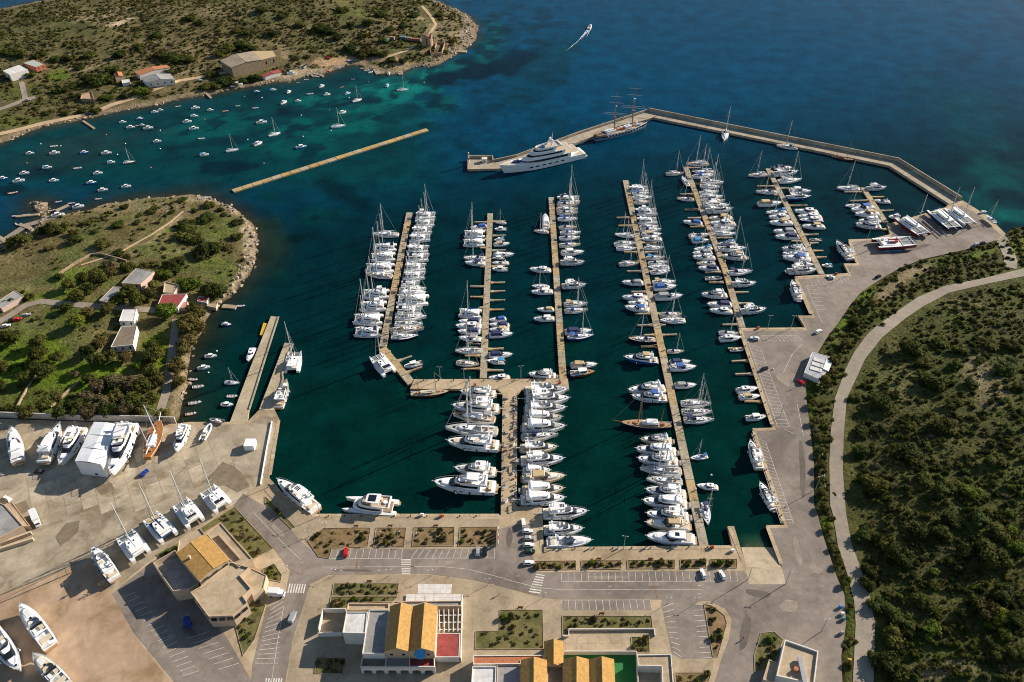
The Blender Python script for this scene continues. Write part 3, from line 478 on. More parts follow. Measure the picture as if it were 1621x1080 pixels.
pier([(1223, 586), (1223, 586.5)], 0.5, 'row of finger pontoons along the right hand quay', fingers=fx(1110, 510, Z10, [(690, 410, 430, 410), (750, 605, 490, 615), (830, 815, 550, 822)]) + fx(1110, 600, Z10, [(970, 350, 690, 345), (1040, 575, 900, 580)]))
# fixed concrete quay arm shaped like a T
tq = empty('tee_quay', G(806, 700, 0)); tag(tq, 'wide concrete quay arm ending in a long cross bar', 'quay')
bprism('quay_deck', [(795.8, 614), (819, 614), (818, 820), (792.7, 820)], -3, QZ - 0.02, CONC, tq)
bprism('quay_deck', [(656, 600.5), (899, 599.5), (901, 616.5), (826, 616.5), (819, 623), (795, 623), (788, 616), (649, 615.5)], -3, QZ - 0.03, CONC, tq)
def westpier(lbl, pts, z, par):
    r_ = empty('west_pier', G(*pts[0], 0)); tag(r_, lbl, 'pier'); bprism('deck', pts, -3, z, JET, r_)
    Q = GP(par, z); loc(wall_along(Q, z, z + 0.45, 0.7, 'kerb', WALLC, None, 1), r_)
westpier('left solid pier with pale kerb beside the small boat channel', [(428.8, 500.5), (440, 502), (394, 648), (391.5, 668), (364, 668), (397, 580)], 1.3, [(440, 502), (416, 577), (394, 648)])
westpier('right solid pier with a catamaran alongside, next to the slip', [(450.6, 542.6), (463, 544), (446, 592), (447, 600), (435, 640), (433, 651), (409, 651), (425, 610)], 1.3, [(463, 544), (446, 592), (447, 600), (435, 640)])
# ------------------------------------------------------------------ boat building
def hull_sections(L, B, zs0, zs1, kind, draft):
    S = []; N = 12
    for k in range(N + 1):
        t = 1 - (1 - k / N) ** 1.35 if True else k / N
        x = -L / 2 + L * t
        if kind == 'sail': t0, s0, p, q = 0.42, 0.74, 2.0, 0.95
        elif kind == 'motor': t0, s0, p, q = 0.36, 0.90, 2.9, 0.85
        elif kind == 'canoe': t0, s0, p, q = 0.48, 0.42, 2.2, 0.9
        elif kind == 'slim': t0, s0, p, q = 0.35, 0.80, 2.4, 0.8
        else: t0, s0, p, q = 0.4, 0.8, 2.5, 0.8
        h = s0 + (1 - s0) * math.sin(math.pi / 2 * t / t0) if t < t0 else max(0.0, 1 - ((t - t0) / (1 - t0)) ** p) ** q
        h = max(h, 0.012); b_ = B / 2 * h; zs = zs0 + (zs1 - zs0) * t ** 1.6
        rk = -(0.06 if kind == 'motor' else 0.03) * L * t ** 6
        wl = b_ * (0.93 if t < 0.6 else 0.93 - 0.5 * ((t - 0.6) / 0.4))
        S.append((x, b_, zs, wl, rk, draft * (1 - 0.7 * t ** 3)))
    return S
def hull_mesh(mb, S, yo=0.0, lo=-0.15):
    i0 = len(mb.v); n = 7
    for x, b_, zs, wl, rk, dr in S:
        for y, z, dx in ((b_, zs, 0), (wl, lo, rk), (wl * .62, -dr * .75, rk * 1.3), (0, -dr, rk * 1.6), (-wl * .62, -dr * .75, rk * 1.3), (-wl, lo, rk), (-b_, zs, 0)): mb.v.append((x + dx, y + yo, z))
    for k in range(len(S) - 1):
        for j in range(n - 1):
            a = i0 + k * n + j; mb.f.append((a, a + 1, a + n + 1, a + n))
    mb.f.append(tuple(i0 + j for j in reversed(range(n)))); return mb
def deck_mesh(mb, S, dz=-0.02, yo=0.0, x0=None, x1=None, inset=0.0, camber=0.0):
    i0 = len(mb.v); S = [s for s in S if (x0 is None or s[0] >= x0) and (x1 is None or s[0] <= x1)]
    for x, b_, zs, *_ in S:
        w = max(b_ - inset, 0.005); mb.v += [(x, w + yo, zs + dz), (x, yo, zs + dz + camber * b_), (x, -w + yo, zs + dz)]
    for k in range(len(S) - 1):
        for j in (0, 1): a = i0 + 3 * k + j; mb.f.append((a, a + 1, a + 4, a + 3))
    return mb
def rail_mesh(mb, S, dz, x0, x1, h, r=0.03, inset=0.06):
    for sg in (1, -1):
        p = [(s[0], sg * max(s[1] - inset, 0), s[2] + h) for s in S if x0 <= s[0] <= x1]; mb.path(p, r, 4)
        for q in p[::2]: mb.tube((q[0], q[1], q[2] - h), q, r * .8, n=4)
    mb.tube(p[-1], (p[-1][0], -p[-1][1], p[-1][2]), r, n=4)
    return mb
def ring(P, za, Q, zb): return MB().frustum(P, za, Q, zb, cap=False)
def tub(P, z0, z1, th, zf):
    mb = MB(); I = scaled(P, 1 - th); mb.frustum(P, z0, P, z1, cap=False); n = len(P); i = len(mb.v)
    mb.v += [(p[0], p[1], z1) for p in P] + [(p[0], p[1], z1) for p in I]
    for k in range(n): k2 = (k + 1) % n; mb.f.append((i + k, i + k2, i + n + k2, i + n + k))
    mb.frustum(I, z1, I, zf, cap=False); return mb
PROTO = {}
def P_(name, mb, m, sub=(), smooth=False): return (name, mb.mesh(name, m, smooth), [(sn, sm_.mesh(sn, mm)) for sn, sm_, mm in sub])
def mk_sail():
    L, B = 12.0, 3.85; S = hull_sections(L, B, 0.95, 1.3, 'sail', 0.5); p = []
    p.append(P_('hull', hull_mesh(MB(), S), 'white', [('boot_stripe', MB().frustum([(s[0] + s[4] * .9, -s[3] * 1.004) for s in S[:-1]] + [(s[0] + s[4] * .9, s[3] * 1.004) for s in reversed(S[:-1])], -0.1, [(s[0] + s[4] * .9, -s[3] * 1.012) for s in S[:-1]] + [(s[0] + s[4] * .9, s[3] * 1.012) for s in reversed(S[:-1])], 0.12, cap=False), 'primer')]))
    p.append(P_('deck', deck_mesh(MB(), S, camber=0.05), 'deck'))
    A = outline(-1.7, 3.3, 1.12, 0.25, 2.2); C = outline(-1.7, 2.7, 0.92, 0.2, 2.2)
    p.append(P_('coachroof', MB().frustum(A, 1.0, C, 1.55), 'white', [('window', ring(scaled(outline(-1.3, 2.6, 1.09, .35, 2.2), 1.0), 1.16, outline(-1.3, 2.45, 1.02, .33, 2.2), 1.38), 'glass')]))
    p.append(P_('hatch', MB().box(1.3, 1.85, -.28, .28, 1.5, 1.6), 'glass')); p.append(P_('hatch', MB().box(3.5, 4.05, -.27, .27, 1.16, 1.3), 'glass'))
    p.append(P_('cockpit_floor', MB().box(-5.3, -1.75, -.62, .62, .9, 1.06), 'paleteak'))
    cm = MB().box(-5.2, -1.8, .68, 1.05, .95, 1.36); p.append(P_('coaming', cm, 'white')); p.append(P_('coaming', MB().box(-5.2, -1.8, -1.05, -.68, .95, 1.36), 'white'))
    p.append(P_('helm', MB().box(-4.1, -3.85, -.5, .5, 1.05, 1.95), 'greydeck'))
    p.append(P_('spray_hood', MB().frustum(outline(-2.5, -1.0, 1.05, .7, 2), 1.38, outline(-2.4, -1.5, .8, .5, 2), 2.2), 'navy'))
    p.append(P_('mast', MB().tube((.7, 0, 1.4), (.55, 0, 17.0), .19, .14, 8), 'alu', [('spreader', MB().tube((.64, -1.5, 7.2), (.64, 1.5, 7.2), .06, n=4), 'alu'), ('spreader', MB().tube((.6, -1.15, 11.9), (.6, 1.15, 11.9), .06, n=4), 'alu'), ('masthead', MB().box(.35, .75, -.06, .06, 16.9, 17.35), 'wire')]))
    p.append(P_('boom', MB().tube((.5, 0, 2.65), (-4.2, 0, 2.8), .26, .17, 8), 'white'))
    p.append(P_('furled_genoa', MB().tube((5.75, 0, 1.35), (.66, 0, 16.3), .10, .06, 6), 'grey'))
    p.append(P_('backstay', MB().tube((-5.9, 0, 1.0), (.5, 0, 16.9), .03, n=4), 'wire'))
    for sg in (1, -1): p.append(P_('shroud', MB().path([(.5, sg * 1.75, 1.1), (.62, sg * 1.5, 7.2), (.6, sg * 1.15, 11.9), (.56, 0, 16.6)], .025, 4), 'wire'))
    p.append(P_('guard_rail', rail_mesh(MB(), S, 0, -5.9, 5.9, .6, .028), 'steel'))
    p.append(P_('swim_platform', MB().box(-6.25, -5.95, -1.1, 1.1, .35, .5), 'paleteak'))
    PROTO['S'] = (p, L, B, dict(hood='spray_hood', boom='boom', hull='hull', deck='deck'))
    bi = MB().frustum(outline(-5.2, -2.9, 1.2, .95, 2), 3.0, outline(-5.0, -3.1, .9, .7, 2), 3.22, bottom=True); bi.tube((-4.9, 1.0, 1.3), (-4.6, 1.0, 3.0), .03, n=4).tube((-4.9, -1.0, 1.3), (-4.6, -1.0, 3.0), .03, n=4)
    PROTO['S_bimini'] = P_('bimini', bi, 'navy')
    PROTO['S_arch'] = P_('stern_arch', MB().path([(-5.5, 1.3, 1.0), (-5.7, 1.2, 3.1), (-5.7, -1.2, 3.1), (-5.5, -1.3, 1.0)], .06, 5), 'steel', [('solar_panel', MB().box(-6.2, -5.2, -1.1, 1.1, 3.15, 3.2), 'solar')])
    PROTO['S_dinghy'] = P_('lashed_dinghy', MB().frustum(outline(2.0, 4.6, .75, .2, 2), 1.3, outline(2.2, 4.2, .5, .15, 2), 1.75), 'grey')
def mk_cat():
    L, B = 13.0, 7.3; S = hull_sections(L, 1.75, 1.25, 1.75, 'slim', 0.5); p = []; yo = 2.75
    for sg in (1, -1):
        p.append(P_('hull', hull_mesh(MB(), S, sg * yo), 'white', [('side_window', MB().box(-.6, 2.4, sg * (yo + .86) - .02, sg * (yo + .86) + .02, 1.0, 1.28), 'glass')]))
        p.append(P_('side_deck', deck_mesh(MB(), S, .0, sg * yo, camber=.05), 'deck', [('hatch', MB().box(3.2, 3.75, sg * yo - .28, sg * yo + .28, 1.5, 1.66), 'glass')]))
        p.append(P_('trampoline', MB().box(2.9, 5.5, *sorted((sg * .12, sg * 2.05)), 1.46, 1.5), 'net'))
        p.append(P_('transom_step', MB().box(-6.7, -5.6, sg * yo - .6, sg * yo + .6, .5, .7), 'paleteak'))
        p.append(P_('shroud', MB().tube((.2, sg * 3.4, 1.6), (.9, 0, 20.5), .03, n=4), 'wire'))
    p.append(P_('bridge_deck', MB().box(-5.3, 2.9, -2.3, 2.3, .8, 1.62), 'deck'))
    p.append(P_('cockpit_floor', MB().box(-5.25, -2.2, -2.0, 2.0, 1.6, 1.67), 'paleteak'))
    p.append(P_('cockpit_sofa', MB().box(-5.25, -4.6, -2.0, 2.0, 1.66, 2.1), 'white')); p.append(P_('cockpit_table', MB().box(-4.3, -3.2, .4, 1.6, 1.66, 2.3), 'white'))
    p.append(P_('crossbeam', MB().tube((5.5, -2.75, 1.55), (5.5, 2.75, 1.55), .13, n=6), 'alu')); p.append(P_('longeron', MB().tube((2.8, 0, 1.5), (6.0, 0, 1.6), .12, n=6), 'white'))
    A = outline(-2.2, 2.7, 2.35, 1.0, 2.4); C = outline(-2.2, 1.5, 2.05, 1.1, 2.4)
    p.append(P_('saloon', MB().frustum(A, 1.6, C, 2.95), 'white', [('window', ring(scaled(outline(-1.9, 2.25, 2.3, 1.08, 2.4), 1.01), 2.0, scaled(outline(-1.9, 1.8, 2.18, 1.12, 2.4), 1.01), 2.6), 'glass')]))
    p.append(P_('roof', MB().prism(outline(-5.1, 1.3, 2.15, 1.3, 2.6), 2.98, 3.12), 'white', [('roof_hatch', MB().box(-.6, .1, .5, 1.1, 3.1, 3.16), 'glass'), ('roof_hatch', MB().box(-.6, .1, -1.1, -.5, 3.1, 3.16), 'glass')]))
    p.append(P_('helm_station', MB().box(-2.6, -1.6, 1.5, 2.2, 2.6, 3.7), 'white'))
    p.append(P_('mast', MB().tube((1.1, 0, 2.9), (.8, 0, 23.5), .22, .16, 8), 'alu', [('spreader', MB().tube((1.0, -1.6, 10.5), (1.0, 1.6, 10.5), .07, n=4), 'alu')]))
    p.append(P_('boom', MB().tube((.9, 0, 4.2), (-4.9, 0, 4.5), .36, .22, 8), 'white'))
    p.append(P_('furled_genoa', MB().tube((5.7, 0, 1.7), (.95, 0, 21.0), .12, .07, 6), 'grey'))
    PROTO['C'] = (p, L, B, dict(boom='boom', hull='hull', deck='bridge_deck'))
    PROTO['C_solar'] = P_('solar_panel', MB().box(-4.9, -3.2, -1.7, 1.7, 3.13, 3.18), 'solar')
    PROTO['C_fly'] = P_('flybridge', tub(outline(-3.8, -.6, 1.5, 1.0, 2.4), 3.1, 3.8, .12, 3.3), 'white', [('hardtop', MB().prism(outline(-3.4, -1.0, 1.2, .9, 2.4), 5.1, 5.22), 'white'), ('hardtop_post', MB().tube((-3.2, 1.0, 3.6), (-3.2, 1.0, 5.1), .06, n=4), 'steel'), ('hardtop_post', MB().tube((-3.2, -1.0, 3.6), (-3.2, -1.0, 5.1), .06, n=4), 'steel'), ('hardtop_post', MB().tube((-1.2, 0, 3.6), (-1.2, 0, 5.1), .06, n=4), 'steel')])
    PROTO['C_net'] = None
def mk_fly():
    L, B = 16.0, 4.8; S = hull_sections(L, B, 1.45, 2.25, 'motor', .7); p = []
    p.append(P_('hull', hull_mesh(MB(), S), 'white', [('port_hole', MB().box(.2 + k * 1.5, 1.1 + k * 1.5, sg * 2.30 - .12, sg * 2.30 + .12, .95, 1.25), 'glass') for k in range(2) for sg in (1, -1)]))
    p.append(P_('deck', deck_mesh(MB(), S, -.03, camber=.05), 'deck'))
    A = outline(-4.3, 4.6, 1.98, .5, 2.5); C = outline(-4.3, 2.3, 1.75, .75, 2.6)
    p.append(P_('superstructure', MB().frustum(A, 1.5, C, 3.35), 'white', [('side_window', ring(outline(-3.6, 3.95, 1.96, .6, 2.5), 2.2, outline(-3.6, 2.75, 1.86, .72, 2.6), 2.98), 'glass')]))
    p.append(P_('flybridge', tub(outline(-5.9, 1.9, 1.95, .8, 2.6), 3.3, 4.0, .1, 3.45), 'white', [('fly_floor', MB().frustum(scaled(outline(-5.9, 1.9, 1.95, .8, 2.6), .92), 3.4, scaled(outline(-5.9, 1.9, 1.95, .8, 2.6), .92), 3.46), 'deck'), ('fly_seating', MB().box(-4.9, -2.6, -1.5, -.7, 3.45, 3.95), 'white'), ('fly_seating', MB().box(-1.9, -.9, .1, 1.4, 3.45, 4.0), 'seat'), ('fly_console', MB().box(-.4, .5, .2, 1.3, 3.45, 4.35), 'white'), ('fly_windscreen', ring(outline(-.4, 1.75, 1.72, .8, 2.6), 4.0, outline(-.4, 1.4, 1.6, .75, 2.6), 4.38), 'glass')]))
    p.append(P_('windscreen', ring(outline(1.6, 4.3, 1.62, .56, 2.2), 2.15, outline(1.0, 2.62, 1.62, .72, 2.2), 3.26), 'glass'))
    p.append(P_('radar_arch', MB().path([(-4.2, 1.75, 3.9), (-4.9, 1.6, 5.3), (-4.9, -1.6, 5.3), (-4.2, -1.75, 3.9)], .17, 6), 'white', [('radar_dome', MB().tube((-4.9, 0, 5.35), (-4.9, 0, 5.7), .38, .25, 10), 'white'), ('aerial', MB().tube((-4.9, 1.2, 5.4), (-5.2, 1.2, 7.6), .03, n=4), 'wire')]))
    p.append(P_('cockpit_floor', MB().box(-7.0, -4.3, -1.75, 1.75, 1.45, 1.53), 'teak')); p.append(P_('cockpit_sofa', MB().box(-7.1, -6.3, -1.5, 1.5, 1.5, 2.0), 'seat'))
    p.append(P_('sunpad', MB().frustum(outline(3.2, 6.0, 1.0, .5, 2.4), 2.0, outline(3.3, 5.8, .9, .45, 2.4), 2.4), 'white')); p.append(P_('hatch', MB().box(6.1, 6.6, -.25, .25, 2.1, 2.32), 'glass'))
    p.append(P_('swim_platform', MB().prism([(-8.7, -1.7), (-7.8, -2.0), (-7.8, 2.0), (-8.7, 1.7)], .35, .55), 'teak'))
    p.append(P_('anchor_roller', MB().box(7.7, 8.5, -.16, .16, 2.1, 2.3), 'steel')); p.append(P_('guard_rail', rail_mesh(MB(), S, 0, -1.0, 7.9, .75, .035), 'steel'))
    for x in (-5, -1.5, 2):
        for sg in (1, -1): p.append(P_('fender', MB().tube((x, sg * 2.52, .3), (x, sg * 2.46, 1.25), .2, .2, 6), 'navy' if x < 0 else 'white'))
    PROTO['F'] = (p, L, B, dict(hull='hull', deck='deck', pad='sunpad', sup='superstructure'))
    ht = MB().prism(outline(-4.3, -.3, 1.6, 1.2, 2.6), 5.35, 5.5)
    PROTO['F_hardtop'] = P_('hardtop', ht, 'white', [('hardtop_post', MB().tube((-.8, sg * 1.2, 4.0), (-1.2, sg * 1.2, 5.4), .07, n=5), 'white') for sg in (1, -1)] + [('roof_window', MB().box(-2.2 + k * .55, -1.85 + k * .55, -.7, .7, 5.49, 5.54), 'glass') for k in range(3)])
    PROTO['F_bimini'] = P_('bimini', MB().frustum(outline(-3.8, -.4, 1.6, 1.3, 2.6), 5.0, outline(-3.6, -.7, 1.3, 1.0, 2.6), 5.25, bottom=True), 'blue', [('bimini_post', MB().tube((-2, sg * 1.5, 3.9), (-2, sg * 1.4, 5.0), .04, n=4), 'steel') for sg in (1, -1)])
    PROTO['F_cover'] = P_('canvas_cover', MB().frustum(scaled(outline(-5.8, 2.3, 1.96, .8, 2.6), 1.0), 4.0, scaled(outline(-5.2, 1.2, 1.5, .6, 2.6), .9), 4.5), 'white')
    PROTO['F_tender'] = P_('tender', MB().frustum(outline(-9.6, -8.75, 1.5, 1.2, 2), .5, outline(-9.5, -8.8, 1.2, 1.0, 2), 1.05), 'grey')
    PROTO['F_gangway'] = P_('gangway', MB().box(-11.0, -8.2, -.2, .2, 1.35, 1.43), 'greydeck')
def mk_express():
    L, B = 11.5, 3.6; S = hull_sections(L, B, 1.0, 1.55, 'motor', .5); p = []
    p.append(P_('hull', hull_mesh(MB(), S), 'white')); p.append(P_('deck', deck_mesh(MB(), S, -.02, camber=.12), 'deck'))
    p.append(P_('foredeck', MB().frustum(outline(.2, 4.9, 1.42, .12, 2.2), 1.2, outline(.2, 3.9, 1.05, .1, 2.2), 1.75), 'white', [('sunpad', MB().box(1.7, 3.4, -.62, .62, 1.68, 1.8), 'deck')]))
    p.append(P_('windscreen', MB().frustum(outline(-.9, 1.7, 1.45, .62, 2.0), 1.35, outline(-.9, .5, 1.28, .62, 2.0), 2.2, cap=False), 'glass'))
    p.append(P_('cockpit_floor', MB().box(-5.0, .1, -1.28, 1.28, 1.0, 1.08), 'paleteak')); p.append(P_('seat', MB().box(-4.8, -3.7, -1.2, 1.2, 1.05, 1.5), 'seat')); p.append(P_('seat', MB().box(-2.0, -1.2, -1.15, -.2, 1.05, 1.65), 'seat')); p.append(P_('wet_bar', MB().box(-2.6, -1.2, .45, 1.2, 1.05, 1.6), 'white'))
    for sg in (1, -1): p.append(P_('coaming', MB().box(-5.2, -.6, *sorted((sg * 1.3, sg * 1.56)), 1.0, 1.5), 'white'))
    p.append(P_('radar_arch', MB().path([(-2.6, 1.5, 1.4), (-3.5, 1.35, 2.75), (-3.5, -1.35, 2.75), (-2.6, -1.5, 1.4)], .13, 6), 'white'))
    p.append(P_('hatch', MB().box(1.0, 1.5, -.25, .25, 1.66, 1.8), 'glass')); p.append(P_('hatch', MB().box(3.5, 4.0, -.25, .25, 1.55, 1.74), 'glass'))
    p.append(P_('swim_platform', MB().prism([(-6.3, -1.2), (-5.6, -1.5), (-5.6, 1.5), (-6.3, 1.2)], .3, .48), 'teak')); p.append(P_('bow_roller', MB().box(5.5, 6.1, -.12, .12, 1.4, 1.55), 'steel')); p.append(P_('guard_rail', rail_mesh(MB(), S, 0, .5, 5.7, .5, .03), 'steel'))
    PROTO['E'] = (p, L, B, dict(hull='hull', deck='deck'))
    PROTO['E_canvas'] = P_('canvas', MB().frustum(outline(-4.9, .3, 1.5, 1.0, 2.4), 1.5, outline(-4.1, -.3, 1.15, .8, 2.4), 2.75), 'navy')
    PROTO['E_bimini'] = P_('bimini', MB().frustum(outline(-3.2, .2, 1.4, 1.1, 2.4), 2.75, outline(-3.0, 0, 1.1, .9, 2.4), 2.98, bottom=True), 'tan')
    PROTO['E_hardtop'] = P_('hardtop', MB().frustum(outline(-3.4, .9, 1.42, .7, 2.4), 2.5, outline(-3.2, .5, 1.2, .6, 2.4), 2.72, bottom=True), 'white', [('roof_window', MB().box(-1.9, -.9, -.55, .55, 2.7, 2.75), 'glass'), ('hardtop_side', ring(outline(-3.0, .7, 1.36, .7, 2.4), 1.9, outline(-3.0, .6, 1.36, .7, 2.4), 2.5), 'glass')])
    PROTO['E_cover'] = P_('canvas_cover', MB().frustum(outline(-5.0, 1.5, 1.5, .6, 2.4), 1.45, outline(-4.2, .4, .9, .4, 2.4), 2.3), 'white')
def mk_small():
    L, B = 6.6, 2.45; S = hull_sections(L, B, .72, 1.1, 'small', .35); p = []
    p.append(P_('hull', hull_mesh(MB(), S), 'white')); p.append(P_('deck', deck_mesh(MB(), S, -.02, x0=-.4), 'deck')); p.append(P_('cockpit_floor', deck_mesh(MB(), S, -.3, x1=.2, inset=.2), 'greydeck', [('gunwale', MB().box(-3.2, -.2, sg * 1.0 - .12, sg * 1.0 + .12, .55, .78), 'white') for sg in (1, -1)]))
    p.append(P_('pilothouse', MB().frustum(outline(-.9, 1.3, .85, .45, 2.4), .7, outline(-.8, .9, .75, .42, 2.4), 1.9), 'white', [('window', ring(scaled(outline(-.7, 1.2, .83, .47, 2.4), 1.0), 1.2, scaled(outline(-.65, 1.0, .79, .45, 2.4), 1.0), 1.7), 'glass'), ('roof', MB().prism(outline(-1.2, 1.1, .85, .5, 2.4), 1.88, 1.96), 'white')]))
    p.append(P_('engine_box', MB().box(-2.3, -1.5, -.4, .4, .45, .95), 'seat')); p.append(P_('outboard', MB().box(-3.75, -3.3, -.2, .2, .3, 1.2), 'black')); p.append(P_('hatch', MB().box(1.7, 2.1, -.2, .2, .85, 1.02), 'glass'))
    PROTO['W'] = (p, L, B, dict(hull='hull', deck='deck'))
    PROTO['W_bimini'] = P_('bimini', MB().frustum(outline(-2.9, -.6, .95, .8, 2.4), 1.95, outline(-2.8, -.8, .75, .6, 2.4), 2.15, bottom=True), 'sky')
    PROTO['W_mast'] = P_('mast', MB().tube((.3, 0, .8), (.25, 0, 8.2), .07, .05, 6), 'alu')
    L, B = 4.6, 1.75; S = hull_sections(L, B, .42, .66, 'small', .22); p = []
    p.append(P_('hull', hull_mesh(MB(), S, lo=-.08), 'white')); p.append(P_('inside', deck_mesh(MB(), S, -.16, inset=.1), 'greydeck')); p.append(P_('thwart', MB().box(-.2, .1, -.75, .75, .36, .44), 'paleteak')); p.append(P_('thwart', MB().box(-1.6, -1.25, -.68, .68, .36, .44), 'paleteak'))
    p.append(P_('foredeck', deck_mesh(MB(), S, .0, x0=1.0), 'deck')); p.append(P_('outboard', MB().box(-2.65, -2.3, -.15, .15, .1, .85), 'black'))
    PROTO['D'] = (p, L, B, dict(hull='hull', deck='inside'))
    tubeL = [(-3.0, .85, .45), (-1, .95, .45), (1.2, .9, .5), (2.4, .6, .58), (3.0, 0, .66), (2.4, -.6, .58), (1.2, -.9, .5), (-1, -.95, .45), (-3.0, -.85, .45)]; p = []
    p.append(P_('tube', MB().path(tubeL, .27, 8), 'rubber')); p.append(P_('floor', MB().prism([(q[0], q[1]) for q in reversed(tubeL)], .1, .3), 'greydeck')); p.append(P_('console', MB().box(-.6, .2, -.4, .4, .3, 1.2), 'white')); p.append(P_('seat', MB().box(-1.7, -1.0, -.45, .45, .3, .8), 'seat')); p.append(P_('outboard', MB().box(-3.5, -3.0, -.22, .22, .2, 1.15), 'black'))
    PROTO['R'] = (p, 6.4, 2.4, dict(hull='tube'))
mk_sail(); mk_cat(); mk_fly(); mk_express(); mk_small()
MV = {}
def recol(me, m):
    if m is None: return me
    k = (me.name, m)
    if k not in MV:
        c = me.copy(); c.materials.clear(); c.materials.append(M[m]); MV[k] = c
    return MV[k]
def add_part(root, spec, m=None):
    nm, me, subs = spec; o = link(bpy.data.objects.new(nm, recol(me, m))); o.parent = root
    for sn, sme in subs: s = link(bpy.data.objects.new(sn, sme)); s.parent = o
    return o
PLACED = {}
def boat(kind, bow, stern, label, cat, group, L=None, beam=None, z=0.0, deckh=None, cols={}, extras=(), skip=(), zs=None, drop=()):
    parts, L0, B0, keys = PROTO[kind]; dh = deckh if deckh is not None else {'S': 1.1, 'C': 1.7, 'F': 1.9, 'E': 1.2, 'W': .8, 'D': .5, 'R': .5}[kind]
    a = G(bow[0], bow[1], z + dh); c = G(stern[0], stern[1], z + dh); d = a - c; Lr = L or d.length; mid = (a + c) / 2
    s = Lr / L0; sb = (beam / B0) if beam else s ** 0.8; sz = zs or s ** 0.85
    name = dict(S='sailing_yacht', C='sailing_catamaran', F='motor_yacht', E='motor_cruiser', W='cabin_boat', D='open_boat', R='inflatable_boat')[kind]
    r = empty(name, (mid.x, mid.y, z), math.atan2(d.y, d.x), (s, sb, sz)); tag(r, label, cat, group)
    km = {v: k for k, v in keys.items()}
    small = Lr < 6 and kind in 'WD'
    for sp_ in parts:
        if sp_[0] in skip or (sp_[0] == 'guard_rail' and Lr < 9): continue
        m = cols.get(sp_[0], cols.get(km.get(sp_[0])))
        add_part(r, sp_, m)
    for e in extras:
        nm, m = e if isinstance(e, tuple) else (e, None)
        add_part(r, PROTO[kind + '_' + nm], m)
    return r
CATN = dict(S='sailing yacht', C='catamaran', F='motor yacht', E='motor cruiser', W='cabin boat', D='open boat', R='inflatable boat')
DESC = dict(S='sailing yacht', C='sailing catamaran', F='flybridge yacht', E='motor cruiser', W='cabin boat', D='open boat', R='inflatable boat')
def row(phrase, group, order, x0, y0, s, L):
    PLACED.setdefault((phrase, group, order), []).extend([(x0 + b_[0] / s, y0 + b_[1] / s, x0 + b_[2] / s, y0 + b_[3] / s) + tuple(b_[4:]) for b_ in L])
# code letters after the kind: hood/boom/hull colours and covers
CODE = dict(n=('hood', 'navy'), b=('hood', 'blue'), w=('hood', 'white'), g=('hood', 'grey'), t=('hood', 'tan'))
A1, A2, A3 = (540, 280, Z10), (540, 380, Z10), (540, 480, Z10)
LW = 'leftmost pier'
def multi(phrase, group, order, *blocks):
    for (o, L) in blocks: row(phrase, group, order, *o, L)
gm = 'yachts moored in the marina'
multi('left side of leftmost pier', gm, 'y', (A1, [(490, 910, 915, 920, 'S', 'w')]),
      (A2, [(520, 110, 880, 95, 'C', 'p'), (470, 265, 860, 245, 'C', ''), (385, 440, 840, 430, 'C', ''), (385, 535, 815, 575, 'S', 'wO'), (335, 855, 760, 840, 'C', 'f'), (290, 1050, 720, 1030, 'C', 'f')]), (A3, [(190, 245, 660, 240, 'C', ''), (205, 445, 630, 435, 'C', 'p')]))
multi('right side of leftmost pier', gm, 'y', (A1, [(1515, 600, 1190, 600, 'C', 'f'), (1500, 720, 1180, 725, 'C', 'f'), (1460, 830, 1130, 840, 'C', ''), (1435, 955, 1090, 965, 'C', '')]),
      (A2, [(1405, 130, 1050, 125, 'C', ''), (1410, 265, 1045, 265, 'C', 'p'), (1360, 415, 1015, 415, 'C', ''), (1350, 550, 1000, 550, 'C', ''), (1265, 685, 955, 690, 'C', 'p'), (1365, 775, 930, 790, 'S', 'w'), (1360, 840, 925, 850, 'E', 'cw'), (885, 945, 1390, 940, 'C', '')]),
      (A3, [(1300, 105, 870, 105, 'C', 'p'), (1370, 215, 865, 225, 'S', 'g'), (1310, 330, 860, 325, 'S', 'gd'), (1330, 400, 790, 440, 'S', 'ta'), (1240, 520, 800, 545, 'S', 'wH')]))
B1, B2 = (700, 320, Z10), (700, 440, Z10)
multi('left side of second pier', gm, 'y', (B1, [(450, 405, 715, 375, 'E', 'cb'), (345, 495, 680, 490, 'C', ''), (330, 635, 675, 630, 'C', ''), (340, 885, 690, 890, 'S', 'n'), (365, 960, 690, 975, 'E', 'bn')]),
      (B2, [(260, 540, 625, 555, 'C', ''), (265, 690, 625, 690, 'E', 'cn'), (215, 765, 630, 770, 'E', 'h'), (250, 850, 610, 850, 'E', 'cn'), (270, 950, 625, 980, 'E', 'bg')]), ((0, 0, 1), [(720, 554.8, 764, 554.8, 'S', 'g'), (759, 576.8, 722.5, 573, 'S', 'gt')]))
multi('right side of second pier', gm, 'y', (B1, [(850, 312, 1020, 322, 'S', 'w'), (840, 430, 1030, 428, 'W', ''), (835, 605, 995, 585, 'W', 'B'), (1080, 655, 825, 670, 'E', 'bt'), (1150, 830, 820, 840, 'E', 'cw'), (795, 905, 1000, 890, 'W', 'H'), (800, 965, 1060, 965, 'E', 'g'), (800, 1070, 1050, 1070, 'W', '')]),
      (B2, [(750, 665, 1020, 640, 'E', 'cb'), (750, 740, 1070, 750, 'E', ''), (755, 820, 1065, 812, 'E', 'bt'), (1130, 890, 750, 910, 'E', 'cn')]), ((0, 0, 1), [(811.7, 561, 773.5, 561.6, 'E', 'cn'), (771.3, 571.5, 799.7, 573.3, 'W', 'B'), (773.2, 597.7, 806.5, 596.8, 'E', 'h')]))
C1, C2, C3 = (830, 270, Z10), (830, 370, Z10), (830, 470, Z10)
